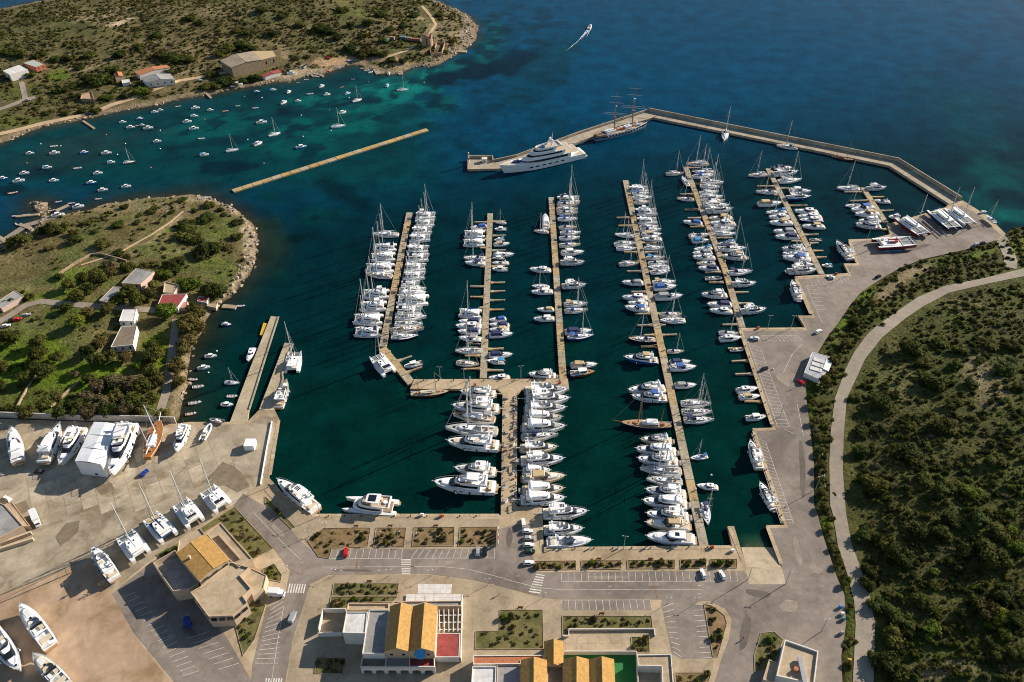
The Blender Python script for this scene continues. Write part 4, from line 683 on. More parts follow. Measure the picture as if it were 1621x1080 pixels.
multi('left side of third pier', gm, 'y', (C1, [(335, 705, 345, 925, 'E', 'bw'), (150, 950, 390, 975, 'S', 'w')]), (C2, [(85, 560, 420, 580, 'E', 'hB'), (120, 825, 400, 845, 'S', 'w'), (110, 925, 455, 920, 'E', 'bw')]), (C3, [(205, 190, 475, 195, 'E', 'g'), (145, 345, 480, 340, 'E', 'bw')]), ((0, 0, 1), [(836.7, 590.7, 879.7, 593, 'F', 'm')]))
multi('right side of third pier', gm, 'y', (C1, [(890, 450, 530, 450, 'C', 'p'), (880, 525, 525, 545, 'S', 'nT'), (860, 612, 515, 612, 'S', 'w'), (860, 665, 525, 668, 'S', 'n'), (855, 765, 535, 770, 'S', 'b'), (845, 895, 555, 905, 'S', 'n'), (905, 985, 575, 990, 'S', 'b')]),
      (C2, [(895, 55, 560, 65, 'S', 'n'), (900, 165, 560, 180, 'S', 'b'), (955, 290, 590, 300, 'E', 'bw'), (960, 440, 580, 435, 'F', 'm'), (985, 800, 605, 815, 'F', 'h')]), (C3, [(1015, 100, 635, 115, 'S', 'tb'), (1020, 200, 645, 220, 'S', 'b'), (1075, 540, 650, 560, 'E', 'cn'), (1110, 615, 690, 640, 'S', 'bX')]), ((0, 0, 1), [(945.5, 577, 904, 578, 'E', 'ct'), (941.6, 589.5, 902.5, 592, 'W', 'T')]))
D1, D2, D3 = (960, 260, Z10), (960, 360, Z10), (960, 450, Z10)
E5, E6 = (970, 660, Z10), (990, 760, Z10)
multi('right side of fourth pier', gm, 'y', (D1, [(675, 380, 375, 385, 'C', ''), (690, 455, 415, 465, 'S', 'b'), (735, 520, 420, 530, 'S', 'w'), (705, 590, 440, 605, 'S', 'w'), (810, 745, 480, 745, 'C', 'f'), (815, 885, 500, 885, 'C', ''), (830, 985, 530, 1000, 'S', 'w'), (880, 1035, 540, 1045, 'S', 'n')]),
      (D2, [(880, 105, 560, 112, 'E', 'bt'), (560, 180, 880, 185, 'E', 'bw'), (920, 315, 610, 325, 'S', 'w'), (935, 470, 635, 480, 'S', 'B'), (985, 545, 670, 570, 'S', 'n'), (660, 630, 1005, 635, 'S', 'w'), (1020, 690, 705, 715, 'S', 'g'), (1110, 862, 740, 875, 'S', 'tb'), (1120, 935, 750, 965, 'E', 'cb')]),
      (D3, [(1215, 185, 775, 205, 'E', 'cg'), (1210, 470, 850, 485, 'S', 'n'), (850, 572, 1260, 575, 'S', 'wa')]), ((0, 0, 1), [(1083.3, 554.8, 1056.7, 555.3, 'S', 'n'), (1093.4, 571.7, 1060.5, 573, 'E', 'cn'), (1102, 580.6, 1060.5, 582, 'E', 'b'), (1102.7, 609, 1068, 609.7, 'E', ''), (1126.3, 639, 1078.2, 638, 'S', 'wdL'), (1127.6, 651.4, 1079.5, 651.4, 'S', 'gL'), (1130.9, 664, 1082.8, 664, 'S', 'nL')]),
      (E5, [(1240, 650, 1520, 615, 'S', 'b')]), (E6, [(1145, 75, 1480, 110, 'E', 'h'), (1325, 715, 1260, 355, 'S', 'n')]))
multi('left side of fourth pier', gm, 'y', (D2, [(130, 105, 440, 130, 'S', 'w'), (470, 245, 125, 262, 'S', 'g'), (485, 330, 160, 330, 'S', 'w'), (525, 565, 205, 580, 'S', 'w'), (250, 870, 590, 885, 'E', 'cg')]),
      (D3, [(250, 205, 655, 215, 'E', 'h'), (345, 290, 665, 305, 'E', 'bw'), (295, 360, 690, 405, 'E', 'b'), (345, 868, 785, 885, 'S', 'nN')]), ((0, 0, 1), [(994.3, 617.3, 1053, 613.5, 'F', ''), (999.8, 626, 1055.5, 628.7, 'F', 'b')]),
      (E5, [(435, 345, 945, 365, 'F', 'K'), (365, 505, 1010, 545, 'F', 'c'), (395, 660, 1040, 705, 'F', 'h'), (430, 825, 1095, 870, 'S', 'gdL'), (530, 990, 1110, 1035, 'S', 'gbL')]),
      (E6, [(320, 145, 965, 215, 'F', 'm'), (275, 325, 985, 375, 'F', 'c'), (330, 530, 1010, 575, 'F', 'h'), (320, 690, 1030, 730, 'E', 'btK'), (330, 910, 1110, 955, 'E', 'h')]))
multi('left side of fifth pier', gm, 'y', ((1050, 230, Z10), [(335, 440, 45, 450, 'S', 'wT'), (300, 500, 400, 650, 'S', 'wM'), (215, 840, 495, 860, 'S', 'n')]), ((1070, 330, Z10), [(115, 205, 420, 235, 'E', 'cb'), (530, 415, 215, 440, 'E', 'w'), (535, 500, 260, 515, 'E', 'cB'), (285, 650, 580, 625, 'S', 'B'), (265, 715, 580, 695, 'E', 'g'), (270, 770, 625, 785, 'E', 'bw'), (325, 870, 630, 870, 'S', 'n'), (355, 945, 680, 955, 'E', 'cn')]),
      ((1090, 420, Z10), [(535, 210, 255, 220, 'R', ''), (210, 450, 615, 460, 'F', 'm'), (295, 620, 690, 625, 'E', 'cn'), (335, 710, 700, 735, 'E', 'h')]), ((1110, 510, Z10), [(610, 175, 285, 160, 'S', 'n'), (650, 240, 295, 265, 'E', 'h'), (690, 440, 450, 450, 'R', '')]))
multi('right side of fifth pier', gm, 'y', ((1050, 230, Z10), [(360, 295, 725, 290, 'S', 'wT'), (450, 430, 820, 425, 'S', 'wM'), (830, 470, 470, 500, 'S', 'b'), (970, 595, 600, 560, 'S', 'g'), (910, 660, 590, 645, 'S', 'w'), (890, 735, 580, 760, 'S', 'w'), (955, 815, 595, 820, 'S', 'w'), (990, 880, 610, 890, 'S', 'n'), (1050, 965, 640, 950, 'E', 'bw'), (1110, 1010, 690, 1030, 'F', '')]),
      ((1070, 330, Z10), [(520, 165, 900, 150, 'E', 'btK'), (540, 235, 945, 245, 'E', 'h'), (940, 320, 570, 320, 'S', 'g'), (965, 400, 610, 395, 'S', 'w'), (670, 555, 970, 550, 'F', 'b'), (1125, 635, 680, 640, 'S', 'n'), (725, 745, 1130, 765, 'F', 't'), (1225, 1000, 830, 1025, 'S', 'n')]), ((1090, 420, Z10), [(1080, 270, 700, 280, 'F', ''), (1240, 685, 840, 715, 'F', 'h')]))
multi('left side of sixth pier', gm, 'y', ((1170, 220, Z10), [(145, 580, 450, 560, 'S', 'w'), (265, 835, 610, 845, 'S', 'n')]), ((1190, 310, Z10), [(480, 115, 100, 130, 'E', 'ct'), (225, 265, 555, 250, 'S', 'B'), (270, 335, 600, 335, 'E', 'h'), (280, 425, 650, 430, 'E', 'bt'), (345, 565, 705, 570, 'E', 'cg'), (375, 650, 755, 655, 'E', 'cn'), (485, 830, 865, 840, 'F', ''), (490, 915, 910, 935, 'S', 'w'), (490, 980, 940, 1010, 'E', 'b')]), ((1230, 380, Z10), [(590, 395, 290, 355, 'E', 'w'), (635, 465, 180, 480, 'F', 'h')]))
multi('right side of sixth pier', gm, 'y', ((1170, 220, Z10), [(845, 460, 560, 455, 'E', 'w'), (940, 515, 550, 545, 'F', ''), (1000, 645, 630, 675, 'S', 'w'), (1145, 840, 800, 810, 'E', 'bw'), (1145, 910, 770, 920, 'F', 'X')]), ((1190, 310, Z10), [(680, 240, 1060, 260, 'E', 'h'), (735, 330, 1120, 340, 'E', 'h'), (760, 395, 1130, 385, 'E', 'hN'), (805, 485, 1165, 490, 'E', 'bt'), (910, 710, 1125, 710, 'R', '')]), ((1230, 380, Z10), [(715, 400, 885, 410, 'W', 'B')]))
multi('left side of rightmost pier', gm, 'y', ((1310, 260, Z10), [(145, 375, 515, 390, 'S', 'w'), (280, 655, 540, 660, 'S', 'g'), (375, 735, 740, 680, 'E', 'b'), (435, 795, 820, 790, 'E', 'bt'), (500, 895, 840, 880, 'F', 'c'), (450, 945, 860, 985, 'F', '')]))
multi('right side of rightmost pier', gm, 'y', ((1310, 260, Z10), [(940, 355, 640, 365, 'F', 'm'), (740, 575, 1000, 595, 'E', ''), (980, 830, 1150, 850, 'E', 'bw')]))
F1, F2, F3 = (790, 590, Z10), (790, 690, Z10), (790, 770, Z10)
multi('right side of wide quay', gm, 'y', (F1, [(1100, 275, 425, 280, 'F', ''), (1130, 415, 435, 410, 'F', 'h'), (1075, 560, 420, 560, 'F', ''), (1015, 710, 400, 700, 'F', 'cD'), (1065, 860, 370, 860, 'F', 'c'), (950, 990, 360, 1025, 'S', 'nL')]), (F2, [(940, 175, 340, 180, 'F', 'K'), (1045, 365, 350, 385, 'F', 'm'), (830, 535, 380, 535, 'F', 'c'), (1060, 655, 375, 680, 'E', 'btK'), (1045, 840, 375, 850, 'F', 'cK')]), (F3, [(1060, 185, 345, 205, 'F', 'c'), (1420, 400, 705, 420, 'F', 'h'), (1350, 670, 715, 680, 'F', ''), (1485, 875, 760, 905, 'E', 'n')]))
L1, L2 = (670, 590, Z10), (670, 690, Z10)
multi('left side of wide quay', gm, 'y', (L1, [(590, 295, 1150, 325, 'F', ''), (465, 530, 1205, 565, 'F', 'h'), (470, 670, 1140, 750, 'S', 'wT'), (345, 885, 1180, 940, 'S', 'gL')]), (L2, [(380, 90, 1205, 150, 'F', ''), (500, 510, 1150, 560, 'F', 'h'), (170, 755, 1155, 820, 'F', 'm')]))
multi('right hand quay edge', gm, 'y', ((1230, 380, Z10), [(950, 20, 1190, 290, 'F', 'Z'), (240, 650, 350, 935, 'F', 'Z')]), ((1110, 600, Z10), [(910, 140, 570, 180, 'E', 'h'), (945, 265, 610, 285, 'E', 'bt'), (1035, 605, 710, 625, 'W', '')]), ((0, 0, 1), [(1187.5, 697, 1203, 740, 'F', 'hZ'), (1203, 763, 1227, 804, 'F', 'Z'), (1265, 449, 1266, 449.5, '', '')]))
COLW = dict(n='navy', b='blue', w='white', g='grey', t='tan', B='light blue')
def spawn(kind, code, bow, stern, label0, tail, group, z=0.0):
    cols, ex, feat = {}, [], ''
    hullw = 'white'
    if 'H' in code: cols['hull'] = 'darkhull'; hullw = 'dark hulled'
    if 'X' in code: cols['hull'] = 'bluehull'; hullw = 'blue hulled'
    if 'K' in code: cols['hull'] = 'cream'; cols['deck'] = 'cream'; cols['superstructure'] = 'cream'; cols['foredeck'] = 'cream'; hullw = 'cream'
    if 'M' in code: cols['hull'] = 'maroon'; hullw = 'red hulled'
    if 'T' in code and kind in 'SW': cols['deck'] = 'teak'; hullw = 'wooden decked'
    if 'T' in code and kind == 'W': cols['hull'] = 'darkwood'; hullw = 'wooden'
    if 'N' in code: cols['hull'] = 'darkhull'; hullw = 'dark hulled'
    if 'L' in code and kind == 'S': cols['deck'] = 'greydeck'
    if 'D' in code: cols['deck'] = 'greydeck'
    if kind == 'S':
        c = next((k for k in code if k in 'nbwgtB'), 'w'); cm = dict(n='navy', b='blue', w='white', g='grey', t='tan', B='sky')[c]
        cols['spray_hood'] = cm; cols['boom'] = cm if c in 'nbB' else ('white' if c in 'wt' else 'grey'); feat = ' with %s hood' % COLW[c]
        if 'a' in code: ex.append('arch')
        if 'd' in code: ex.append('dinghy')
        if len(code) > 1 and (code[1:2] == 'b') or 'B' in code: ex.append(('bimini', cm)); feat = ' with %s awning' % COLW[c]
    elif kind == 'C':
        if 'p' in code: ex.append('solar'); feat = ' with solar panels'
        if 'f' in code: ex.append('fly'); feat = ' with upper helm'
    elif kind == 'F':
        if 'h' in code: ex.append('hardtop'); feat = ' with hardtop'
        if 'm' in code or 'b' in code: ex.append(('bimini', 'white' if 'm' in code else 'blue')); feat = ' with sun awning'
        if 't' in code: ex.append(('bimini', 'tan')); cols['deck'] = 'cream'; feat = ' with tan awning'
        if 'c' in code: ex.append('cover'); feat = ' under covers'
    elif kind == 'E':
        c = next((k for k in code if k in 'nbwgtB' and k != code[:1]), None) or next((k for k in code if k in 'nbwgtB'), None); cm = dict(n='navy', b='blue', w='white', g='grey', t='tan', B='sky').get(c, 'white')
        if code[:1] == 'c': ex.append((('cover' if c == 'w' else 'canvas'), cm)); feat = ' with %s cover' % COLW.get(c, 'white')
        elif code[:1] == 'b': ex.append(('bimini', cm)); feat = ' with %s awning' % COLW.get(c, 'blue')
        elif code[:1] == 'h': ex.append('hardtop'); feat = ' with hardtop'
        elif c in ('n', 'g'): cols['canvas'] = cm
    elif kind == 'W':
        if 'B' in code: ex.append(('bimini', 'sky')); feat = ' with blue awning'
        if 'H' in code: feat = ''
    if kind == 'F' and 'wide quay' in tail and random.random() < .45: ex.append('gangway')
    q_ = random.random()
    if kind == 'S' and 'deck' not in cols and q_ < .3: cols['deck'] = random.choice(('paleteak', 'greydeck', 'paleteak'))
    if kind == 'S' and not ex and q_ > .7: ex.append(('bimini', cols['spray_hood'] if cols['spray_hood'] != 'white' else 'grey'))
    if kind == 'F' and q_ < .3: ex.append('tender')
    if kind == 'F' and q_ > .6: cols['sunpad'] = random.choice(('seat', 'greydeck', 'grey'))
    if kind == 'E' and q_ < .3: cols['cockpit_floor'] = random.choice(('teak', 'greydeck'))
    if kind == 'E' and not ex and q_ > .5: ex.append(('canvas', random.choice(('navy', 'grey', 'tan'))))
    if kind == 'C' and q_ > .6: cols['boom'] = random.choice(('navy', 'grey', 'blue'))
    lab = '%s %s%s, %s' % (hullw, DESC[kind], feat, tail)
    w = lab.split()
    if len(w) > 16: lab = '%s %s, %s' % (hullw, DESC[kind], tail)
    sk = ('windscreen_x',)
    if kind in 'EF' and any(e == 'hardtop' or (isinstance(e, tuple) and e[0] in ('canvas',)) for e in ex) and kind == 'E': sk = ('radar_arch',)
    return boat(kind, bow, stern, lab, CATN[kind], group, cols=cols, extras=ex, skip=sk, z=z)
for (phrase, group, order), L in PLACED.items():
    L = [b_ for b_ in L if b_[4]]
    L.sort(key=lambda b_: (b_[1] + b_[3]) / 2)
    for k, b_ in enumerate(L):
        spawn(b_[4], b_[5], b_[:2], b_[2:4], '', '%s from far end, %s' % (ordw(k + 1), phrase), 'boats on the ' + phrase)
# single boats in the marina
boat('C', (593.4, 561.6), (617, 590), 'white catamaran lying alongside the short diagonal pier, bows outward', 'catamaran', None, beam=8.0, extras=['solar'])
boat('C', (467, 556), (461, 587), 'white catamaran alongside the right solid pier by the slip', 'catamaran', None, beam=8.2)
boat('F', (454, 602), (440, 643), 'cream topped motor yacht alongside the right solid pier', 'motor yacht', None, cols=dict(deck='paleteak'))
boat('E', (391.5, 571), (401, 550), 'small white motor boat with hardtop beside the left solid pier', 'motor cruiser', None, extras=['hardtop'])
boat('W', (639.5, 581), (668, 574), 'white cabin boat on the finger berth of the diagonal pier', 'cabin boat', None)
boat('F', (440, 761), (500, 806), 'white motor yacht with dark roof windows at the corner quay', 'motor yacht', None, extras=['hardtop'], beam=6.2)
# ------------------------------------------------------------------ large and unusual vessels
def vessel(name, label, cat, bow, stern, L0, z=0.0, deckh=2.0, B=1.0, group=None, sz=None):
    a, c = G(bow[0], bow[1], z + deckh), G(stern[0], stern[1], z + deckh); d = a - c; s = d.length / L0
    r = empty(name, ((a.x + c.x) / 2, (a.y + c.y) / 2, z), math.atan2(d.y, d.x), (s, s * B, sz or s)); return tag(r, label, cat, group)
def put(root, *specs):
    for sp_ in specs: add_part(root, sp_)
# superyacht
r = vessel('superyacht', 'large white four-deck motor yacht moored along the breakwater', 'superyacht', (790, 266), (922, 236), 60, 0, 4.8)
S = hull_sections(60, 10.6, 3.6, 6.6, 'motor', 1.5)
put(r, P_('hull', hull_mesh(MB(), S), 'white', [('hull_window', MB().box(-14 + k * 4.5, -11.5 + k * 4.5, sg * 5.25 - .08, sg * 5.25 + .08, 2.2, 2.9), 'glass') for k in range(6) for sg in (1, -1)]), P_('deck', deck_mesh(MB(), S, -.05, camber=.04), 'deck'), P_('swim_platform', MB().prism([(-32.2, -3.6), (-29.8, -4.6), (-29.8, 4.6), (-32.2, 3.6)], .5, .9), 'teak'))
put(r, P_('aft_deck', MB().box(-28.5, -17, -4.4, 4.4, 3.5, 3.75), 'paleteak'))
for nm, x0, x1, w, z0, z1, xt in (('main_deck_house', -19, 17, 4.75, 3.7, 6.6, 13.5), ('upper_deck_house', -15, 11, 4.2, 6.8, 9.4, 8), ('bridge_deck_house', -9, 6.5, 3.3, 9.6, 12.0, 4)):
    put(r, P_(nm, MB().frustum(outline(x0, x1, w, .9, 2.6), z0, outline(x0, xt, w * .95, .9, 2.6), z1), 'white', [('window_band', ring(scaled(outline(x0 + 2.5, x1 - .6, w, 1.0, 2.6), 1.006), z0 + 1.1, scaled(outline(x0 + 2.5, xt + .75, w * .97, 1.0, 2.6), 1.006), z1 - .5), 'glass')]))
put(r, P_('upper_deck', MB().prism(outline(-25, 13.6, 4.95, 1.2, 2.6), 6.6, 6.85), 'white', [('upper_deck_floor', MB().box(-24.6, -15.2, -4.5, 4.5, 6.84, 6.92), 'paleteak')]), P_('bridge_deck', MB().prism(outline(-19.5, 8.6, 4.4, 1.2, 2.6), 9.4, 9.65), 'white', [('bridge_deck_floor', MB().box(-19, -9.2, -3.9, 3.9, 9.64, 9.7), 'paleteak')]),
    P_('sun_deck', tub(outline(-13, 4.4, 3.5, 1.0, 2.6), 12.0, 12.9, .07, 12.2), 'white', [('sun_deck_floor', MB().frustum(scaled(outline(-13, 4.4, 3.5, 1.0, 2.6), .95), 12.1, scaled(outline(-13, 4.4, 3.5, 1.0, 2.6), .95), 12.22), 'paleteak'), ('spa_pool', MB().tube((-1, 0, 12.2), (-1, 0, 12.9), 1.4, 1.4, 12), 'sky')]),
    P_('radar_mast', MB().path([(-5, 2.6, 12.3), (-6.5, 2.0, 15.5), (-6.5, -2.0, 15.5), (-5, -2.6, 12.3)], .45, 6), 'white', [('mast_spire', MB().tube((-6.5, 0, 15.5), (-7.6, 0, 20.5), .4, .12, 6), 'white'), ('radar_dome', MB().tube((-6.5, 1.5, 15.6), (-6.5, 1.5, 17), .8, .5, 10), 'white'), ('radar_dome', MB().tube((-6.5, -1.5, 15.6), (-6.5, -1.5, 17), .8, .5, 10), 'white')]),
    P_('tender_cover', MB().frustum(outline(15.5, 21, 1.6, .6, 2.4), 5.6, outline(16, 20.3, 1.2, .5, 2.4), 6.9), 'navy'), P_('mooring_deck', deck_mesh(MB(), S, .04, x0=19, inset=.7), 'paleteak'), P_('guard_rail', rail_mesh(MB(), S, 0, 8, 29, .9, .06, .1), 'steel'))
# brig
r = vessel('tall_ship', 'two-masted square-rigged tall ship at the corner of the breakwater', 'tall ship', (1025.8, 193), (941.6, 215.5), 46, 0, 3.6)
S = hull_sections(46, 8.8, 3.4, 4.4, 'canoe', 1.5)
band = lambda f: [(s[0] + s[4] * (1 - f), -(s[1] * f + s[3] * (1 - f)) * 1.006) for s in S[:-1]] + [(s[0] + s[4] * (1 - f), (s[1] * f + s[3] * (1 - f)) * 1.006) for s in reversed(S[:-1])]
put(r, P_('hull', hull_mesh(MB(), S), 'shipgrey', [('dark_band', ring(band(.5), 1.75, band(.85), 3.05), 'darkhull')] + [('gun_port', MB().box(x - .55, x + .55, -w_ - .05, -w_ + .25, 2.1, 2.85), 'white') for x, w_ in [(-14 + 2.6 * k, 4.32 - .012 * abs(-14 + 2.6 * k + 1) ** 1.45) for k in range(12)]] + [('rubbing_strake', MB().path([(s[0], -s[1] * 1.005, s[2] - .35) for s in S[:-1]], .14, 5), 'white')]), P_('deck', deck_mesh(MB(), S, -.7, inset=.25), 'paleteak'),
    P_('deckhouse', MB().box(-14, -6, -1.8, 1.8, 2.7, 4.9), 'white'), P_('deckhouse', MB().box(2.5, 7.5, -1.6, 1.6, 2.9, 5.0), 'white'), P_('poop_deck', MB().frustum([(-22, -2.1), (-16, -3.6), (-16, 3.6), (-22, 2.1)], 3, [(-22, -2.1), (-16, -3.6), (-16, 3.6), (-22, 2.1)], 4.2), 'teak'), P_('skylight', MB().box(-4.5, -2, -.8, .8, 2.8, 3.9), 'wood'), P_('longboat', MB().frustum(outline(-1, 3, .9, .2, 2), 3.2, outline(-.6, 2.2, .5, .1, 2), 4.2), 'orange'), P_('hatch', MB().box(9.8, 11.6, -1, 1, 3, 3.9), 'wood'), P_('deck_locker', MB().box(12.5, 14.5, -2, -.6, 3, 4.2), 'sky'), P_('deck_locker', MB().box(-4.5, -3, 1.6, 3, 2.7, 3.9), 'orange'), P_('deck_locker', MB().box(3, 6, -3.4, -2.4, 2.8, 3.9), 'grey'), P_('ventilator', MB().tube((0, 1.5, 3), (0, 1.5, 4.8), .5, .6, 8), 'white'), P_('ventilator', MB().tube((14, 1.5, 3), (14, 1.5, 4.8), .5, .6, 8), 'white'), P_('rope_coil', MB().tube((16, 0, 3.2), (16, 0, 3.8), 1.0, .8, 10), 'tan'), P_('rigging_net', MB().box(-16, -15, -2.5, 2.5, 4.2, 4.5), 'navy'),
    P_('bowsprit', MB().tube((20, 0, 4.2), (33, 0, 7.0), .35, .15, 8), 'darkwood'))
hd = r.rotation_euler.z
for mx, h, sc_ in ((-6.5, 33, .96), (9.0, 36, 1.0)):
    sb = [('fighting_top', MB().box(mx - .9, mx + .5, -1.3, 1.3, h * .42, h * .43), 'wood'), ('upper_top', MB().box(mx - .6, mx + .3, -.8, .8, h * .66, h * .665), 'white')]
    add_part(r, P_('mast', MB().tube((mx, 0, 2), (mx - .6, 0, h * .43), .42, .34, 8).tube((mx - .6, 0, h * .43), (mx - .9, 0, h * .68), .27, .22, 8).tube((mx - .9, 0, h * .68), (mx - 1.2, 0, h), .18, .08, 6), 'wood', sb))
    for f, hl in ((.27, 9.6), (.475, 8.8), (.51, 8.2), (.74, 5.4), (.87, 4.4)):
        a_ = R(-12) - hd + R(2); vx, vy = math.cos(a_) * hl * sc_, math.sin(a_) * hl * sc_; xx = mx - 1.2 * f + .35
        add_part(r, P_('yard', MB().tube((xx - vx, -vy, h * f), (xx, 0, h * f + .05), .14, .24, 6).tube((xx, 0, h * f + .05), (xx + vx, vy, h * f), .24, .14, 6), 'alu'))
    for sg in (1, -1): add_part(r, P_('shroud', MB().path([(mx - 1.5, sg * 4.2, 3.4), (mx - .7, sg * .9, h * .42), (mx - 1.1, 0, h * .9)], .05, 4).path([(mx - 3.2, sg * 4.0, 3.4), (mx - .9, sg * .9, h * .42)], .05, 4), 'wire'))
    add_part(r, P_('stay', MB().path([(mx - 1, 0, h * .9), (23 if mx > 0 else 9, 0, 5)], .05, 4), 'wire'))
# wooden two-masters
def gulet(label, bow, stern, z=0.0, hull='darkwood', deck='teak', mastc='wood', L=26.0, house='white', h1=19, h2=15, awn=None, deckh=1.8, B=1.0, one=False, group='classic wooden sailing boats', cat='schooner'):
    r = vessel('wooden_ketch', label, cat, bow, stern, L, z, deckh, B, group); S = hull_sections(L, 5.6, 1.5, 2.4, 'canoe', 1.0)
    put(r, P_('hull', hull_mesh(MB(), S), hull, [('rubbing_strake', MB().path([(s[0], sg * s[1] * 1.006, s[2] - .12) for s in S[:-1]], .09, 5), 'cream') for sg in (1, -1)]), P_('deck', deck_mesh(MB(), S, -.05, camber=.04), deck), P_('deckhouse', MB().frustum(outline(-6.5, 2, 1.6, 1.2, 3), 1.5, outline(-6.3, 1.6, 1.4, 1.0, 3), 2.9), house, [('window', ring(scaled(outline(-6, 1.7, 1.57, 1.2, 3), 1.0), 1.95, scaled(outline(-6, 1.6, 1.5, 1.15, 3), 1.01), 2.45), 'glass')]), P_('skylight', MB().box(5, 6.5, -.6, .6, 1.8, 2.4), 'wood'), P_('hatch', MB().box(8, 9, -.5, .5, 1.9, 2.4), 'wood'), P_('wheel_box', MB().box(-9.5, -8.7, -.8, .8, 1.5, 2.5), 'wood'),
        P_('bowsprit', MB().tube((11.5, 0, 2.3), (17.0, 0, 3.4), .2, .1, 6), mastc), P_('mast', MB().tube((4, 0, 1.5), (3.6, 0, h1), .26, .13, 8), mastc, [('crosstree', MB().tube((3.8, -1.4, h1 * .62), (3.8, 1.4, h1 * .62), .06, n=4), 'alu')]), P_('boom', MB().tube((3.6, 0, 3.2), (-4.5, 0, 3.5), .3, .2, 8), 'white'), P_('stay', MB().path([(3.6, 0, h1 * .97), (16.8, 0, 3.4)], .05, 4), 'wire'))
    if not one: put(r, P_('mast', MB().tube((-7.5, 0, 1.5), (-7.9, 0, h2), .22, .11, 8), mastc), P_('boom', MB().tube((-7.9, 0, 3.3), (-13.0, 0, 3.6), .24, .16, 8), 'white'))
    for sg in (1, -1): put(r, P_('shroud', MB().path([(3, sg * 2.6, 2), (3.7, 0, h1 * .95)], .04, 4).path([(2, sg * 2.6, 2), (3.7, 0, h1 * .9)], .04, 4), 'wire'))
    if awn: put(r, P_('awning', MB().frustum(outline(-6, 0, 1.9, 1.5, 3), 3.6, outline(-5.8, -.3, 1.4, 1.1, 3), 3.9, bottom=True), awn))
    return r
gulet('dark wooden schooner moored below the left end of the cross bar', (712, 618), (650, 622), h1=20, h2=17, house='cream', deck='paleteak')
gulet('classic two-masted ketch with tall wooden masts beside the fourth pier', (981.5, 668.5), (1063, 672), house='white', hull='darkhull', h1=25, h2=13, awn='white', L=26)
gulet('dark two-masted wooden ketch moored inside the right arm of the breakwater', (1353, 252), (1317, 244.5), h1=22, h2=20, house='wood', mastc='wood')
gulet('varnished wooden gulet standing on the boatyard hard, two white masts', (252.5, 663), (232, 722), z=QZ + 1.8, hull='wood', deck='wood', mastc='white', h1=22, h2=19, deckh=2.0, house='white', B=1.45)
boat('S', (1229, 229.5), (1263, 234), 'sailing yacht with tan foredeck moored along the right breakwater arm', 'sailing yacht', None, cols=dict(deck='paleteak'))
boat('S', (1146, 222), (1150, 206), 'lone sailing yacht moored stern-to at the middle of the breakwater', 'sailing yacht', None)
boat('F', (988, 565), (1041, 569), 'blue and white trawler yacht with stern awning, left of fourth pier', 'motor yacht', None, cols=dict(hull='bluehull'), extras=[('bimini', 'tan')])
# motor catamaran at the front quay
r = vessel('motor_catamaran', 'wide white power catamaran with dark roof panel at the front quay', 'power catamaran', (544, 795.5), (628.5, 802), 22, 0, 2.4, 1.0)
S = hull_sections(22, 2.6, 1.7, 2.3, 'slim', .7)
for sg in (1, -1): put(r, P_('hull', hull_mesh(MB(), S, sg * 2.9), 'white', [('hull_window', MB().box(-2, 5, sg * 4.22 - .04, sg * 4.22 + .04, 1.0, 1.5), 'glass')]), P_('side_deck', deck_mesh(MB(), S, 0, sg * 2.9, camber=.05), 'deck'), P_('swim_platform', MB().box(-11.8, -9.9, sg * 2.9 - .9, sg * 2.9 + .9, .5, .7), 'teak'))
put(r, P_('bridge_deck', MB().box(-9.3, 6.5, -2.6, 2.6, 1.2, 2.1), 'deck'), P_('saloon', MB().frustum(outline(-5.5, 6.2, 3.4, 1.4, 2.5), 2.0, outline(-5.5, 4.0, 3.1, 1.4, 2.5), 4.2), 'white', [('window', ring(scaled(outline(-5, 5.5, 3.4, 1.5, 2.5), 1.005), 2.8, scaled(outline(-5, 4.7, 3.25, 1.5, 2.5), 1.005), 3.7), 'glass')]), P_('flybridge', tub(outline(-8.5, 3.4, 3.1, 1.5, 2.5), 4.2, 4.9, .08, 4.35), 'white', [('fly_floor', MB().frustum(scaled(outline(-8.5, 3.4, 3.1, 1.5, 2.5), .94), 4.3, scaled(outline(-8.5, 3.4, 3.1, 1.5, 2.5), .94), 4.37), 'paleteak'), ('fly_windscreen', ring(outline(-.5, 3.2, 2.7, 1.4, 2.5), 4.9, outline(-.5, 2.7, 2.5, 1.3, 2.5), 5.4), 'glass'), ('spa_pool', MB().tube((-6.5, 0, 4.4), (-6.5, 0, 4.9), .9, .9, 12), 'white'), ('fly_seating', MB().box(-4.9, -3.6, -2.3, -.6, 4.35, 4.9), 'seat')]),
    P_('hardtop', MB().prism(outline(-4.5, 1.2, 2.4, 1.8, 3), 6.4, 6.6), 'white', [('solar_panel', MB().box(-2.9, .3, -1.6, 1.6, 6.6, 6.66), 'solar')] + [('hardtop_post', MB().tube((x, sg * 1.9, 4.8), (x, sg * 1.9, 6.4), .1, n=5), 'white') for x in (-4, .6) for sg in (1, -1)]), P_('foredeck_lounge', MB().frustum(outline(3.5, 7, 2.2, 1.2, 2.5), 2.1, outline(3.5, 6.6, 2.0, 1.1, 2.5), 2.7), 'deck'), P_('cockpit_floor', MB().box(-9.2, -5.6, -2.5, 2.5, 2.05, 2.16), 'teak'))
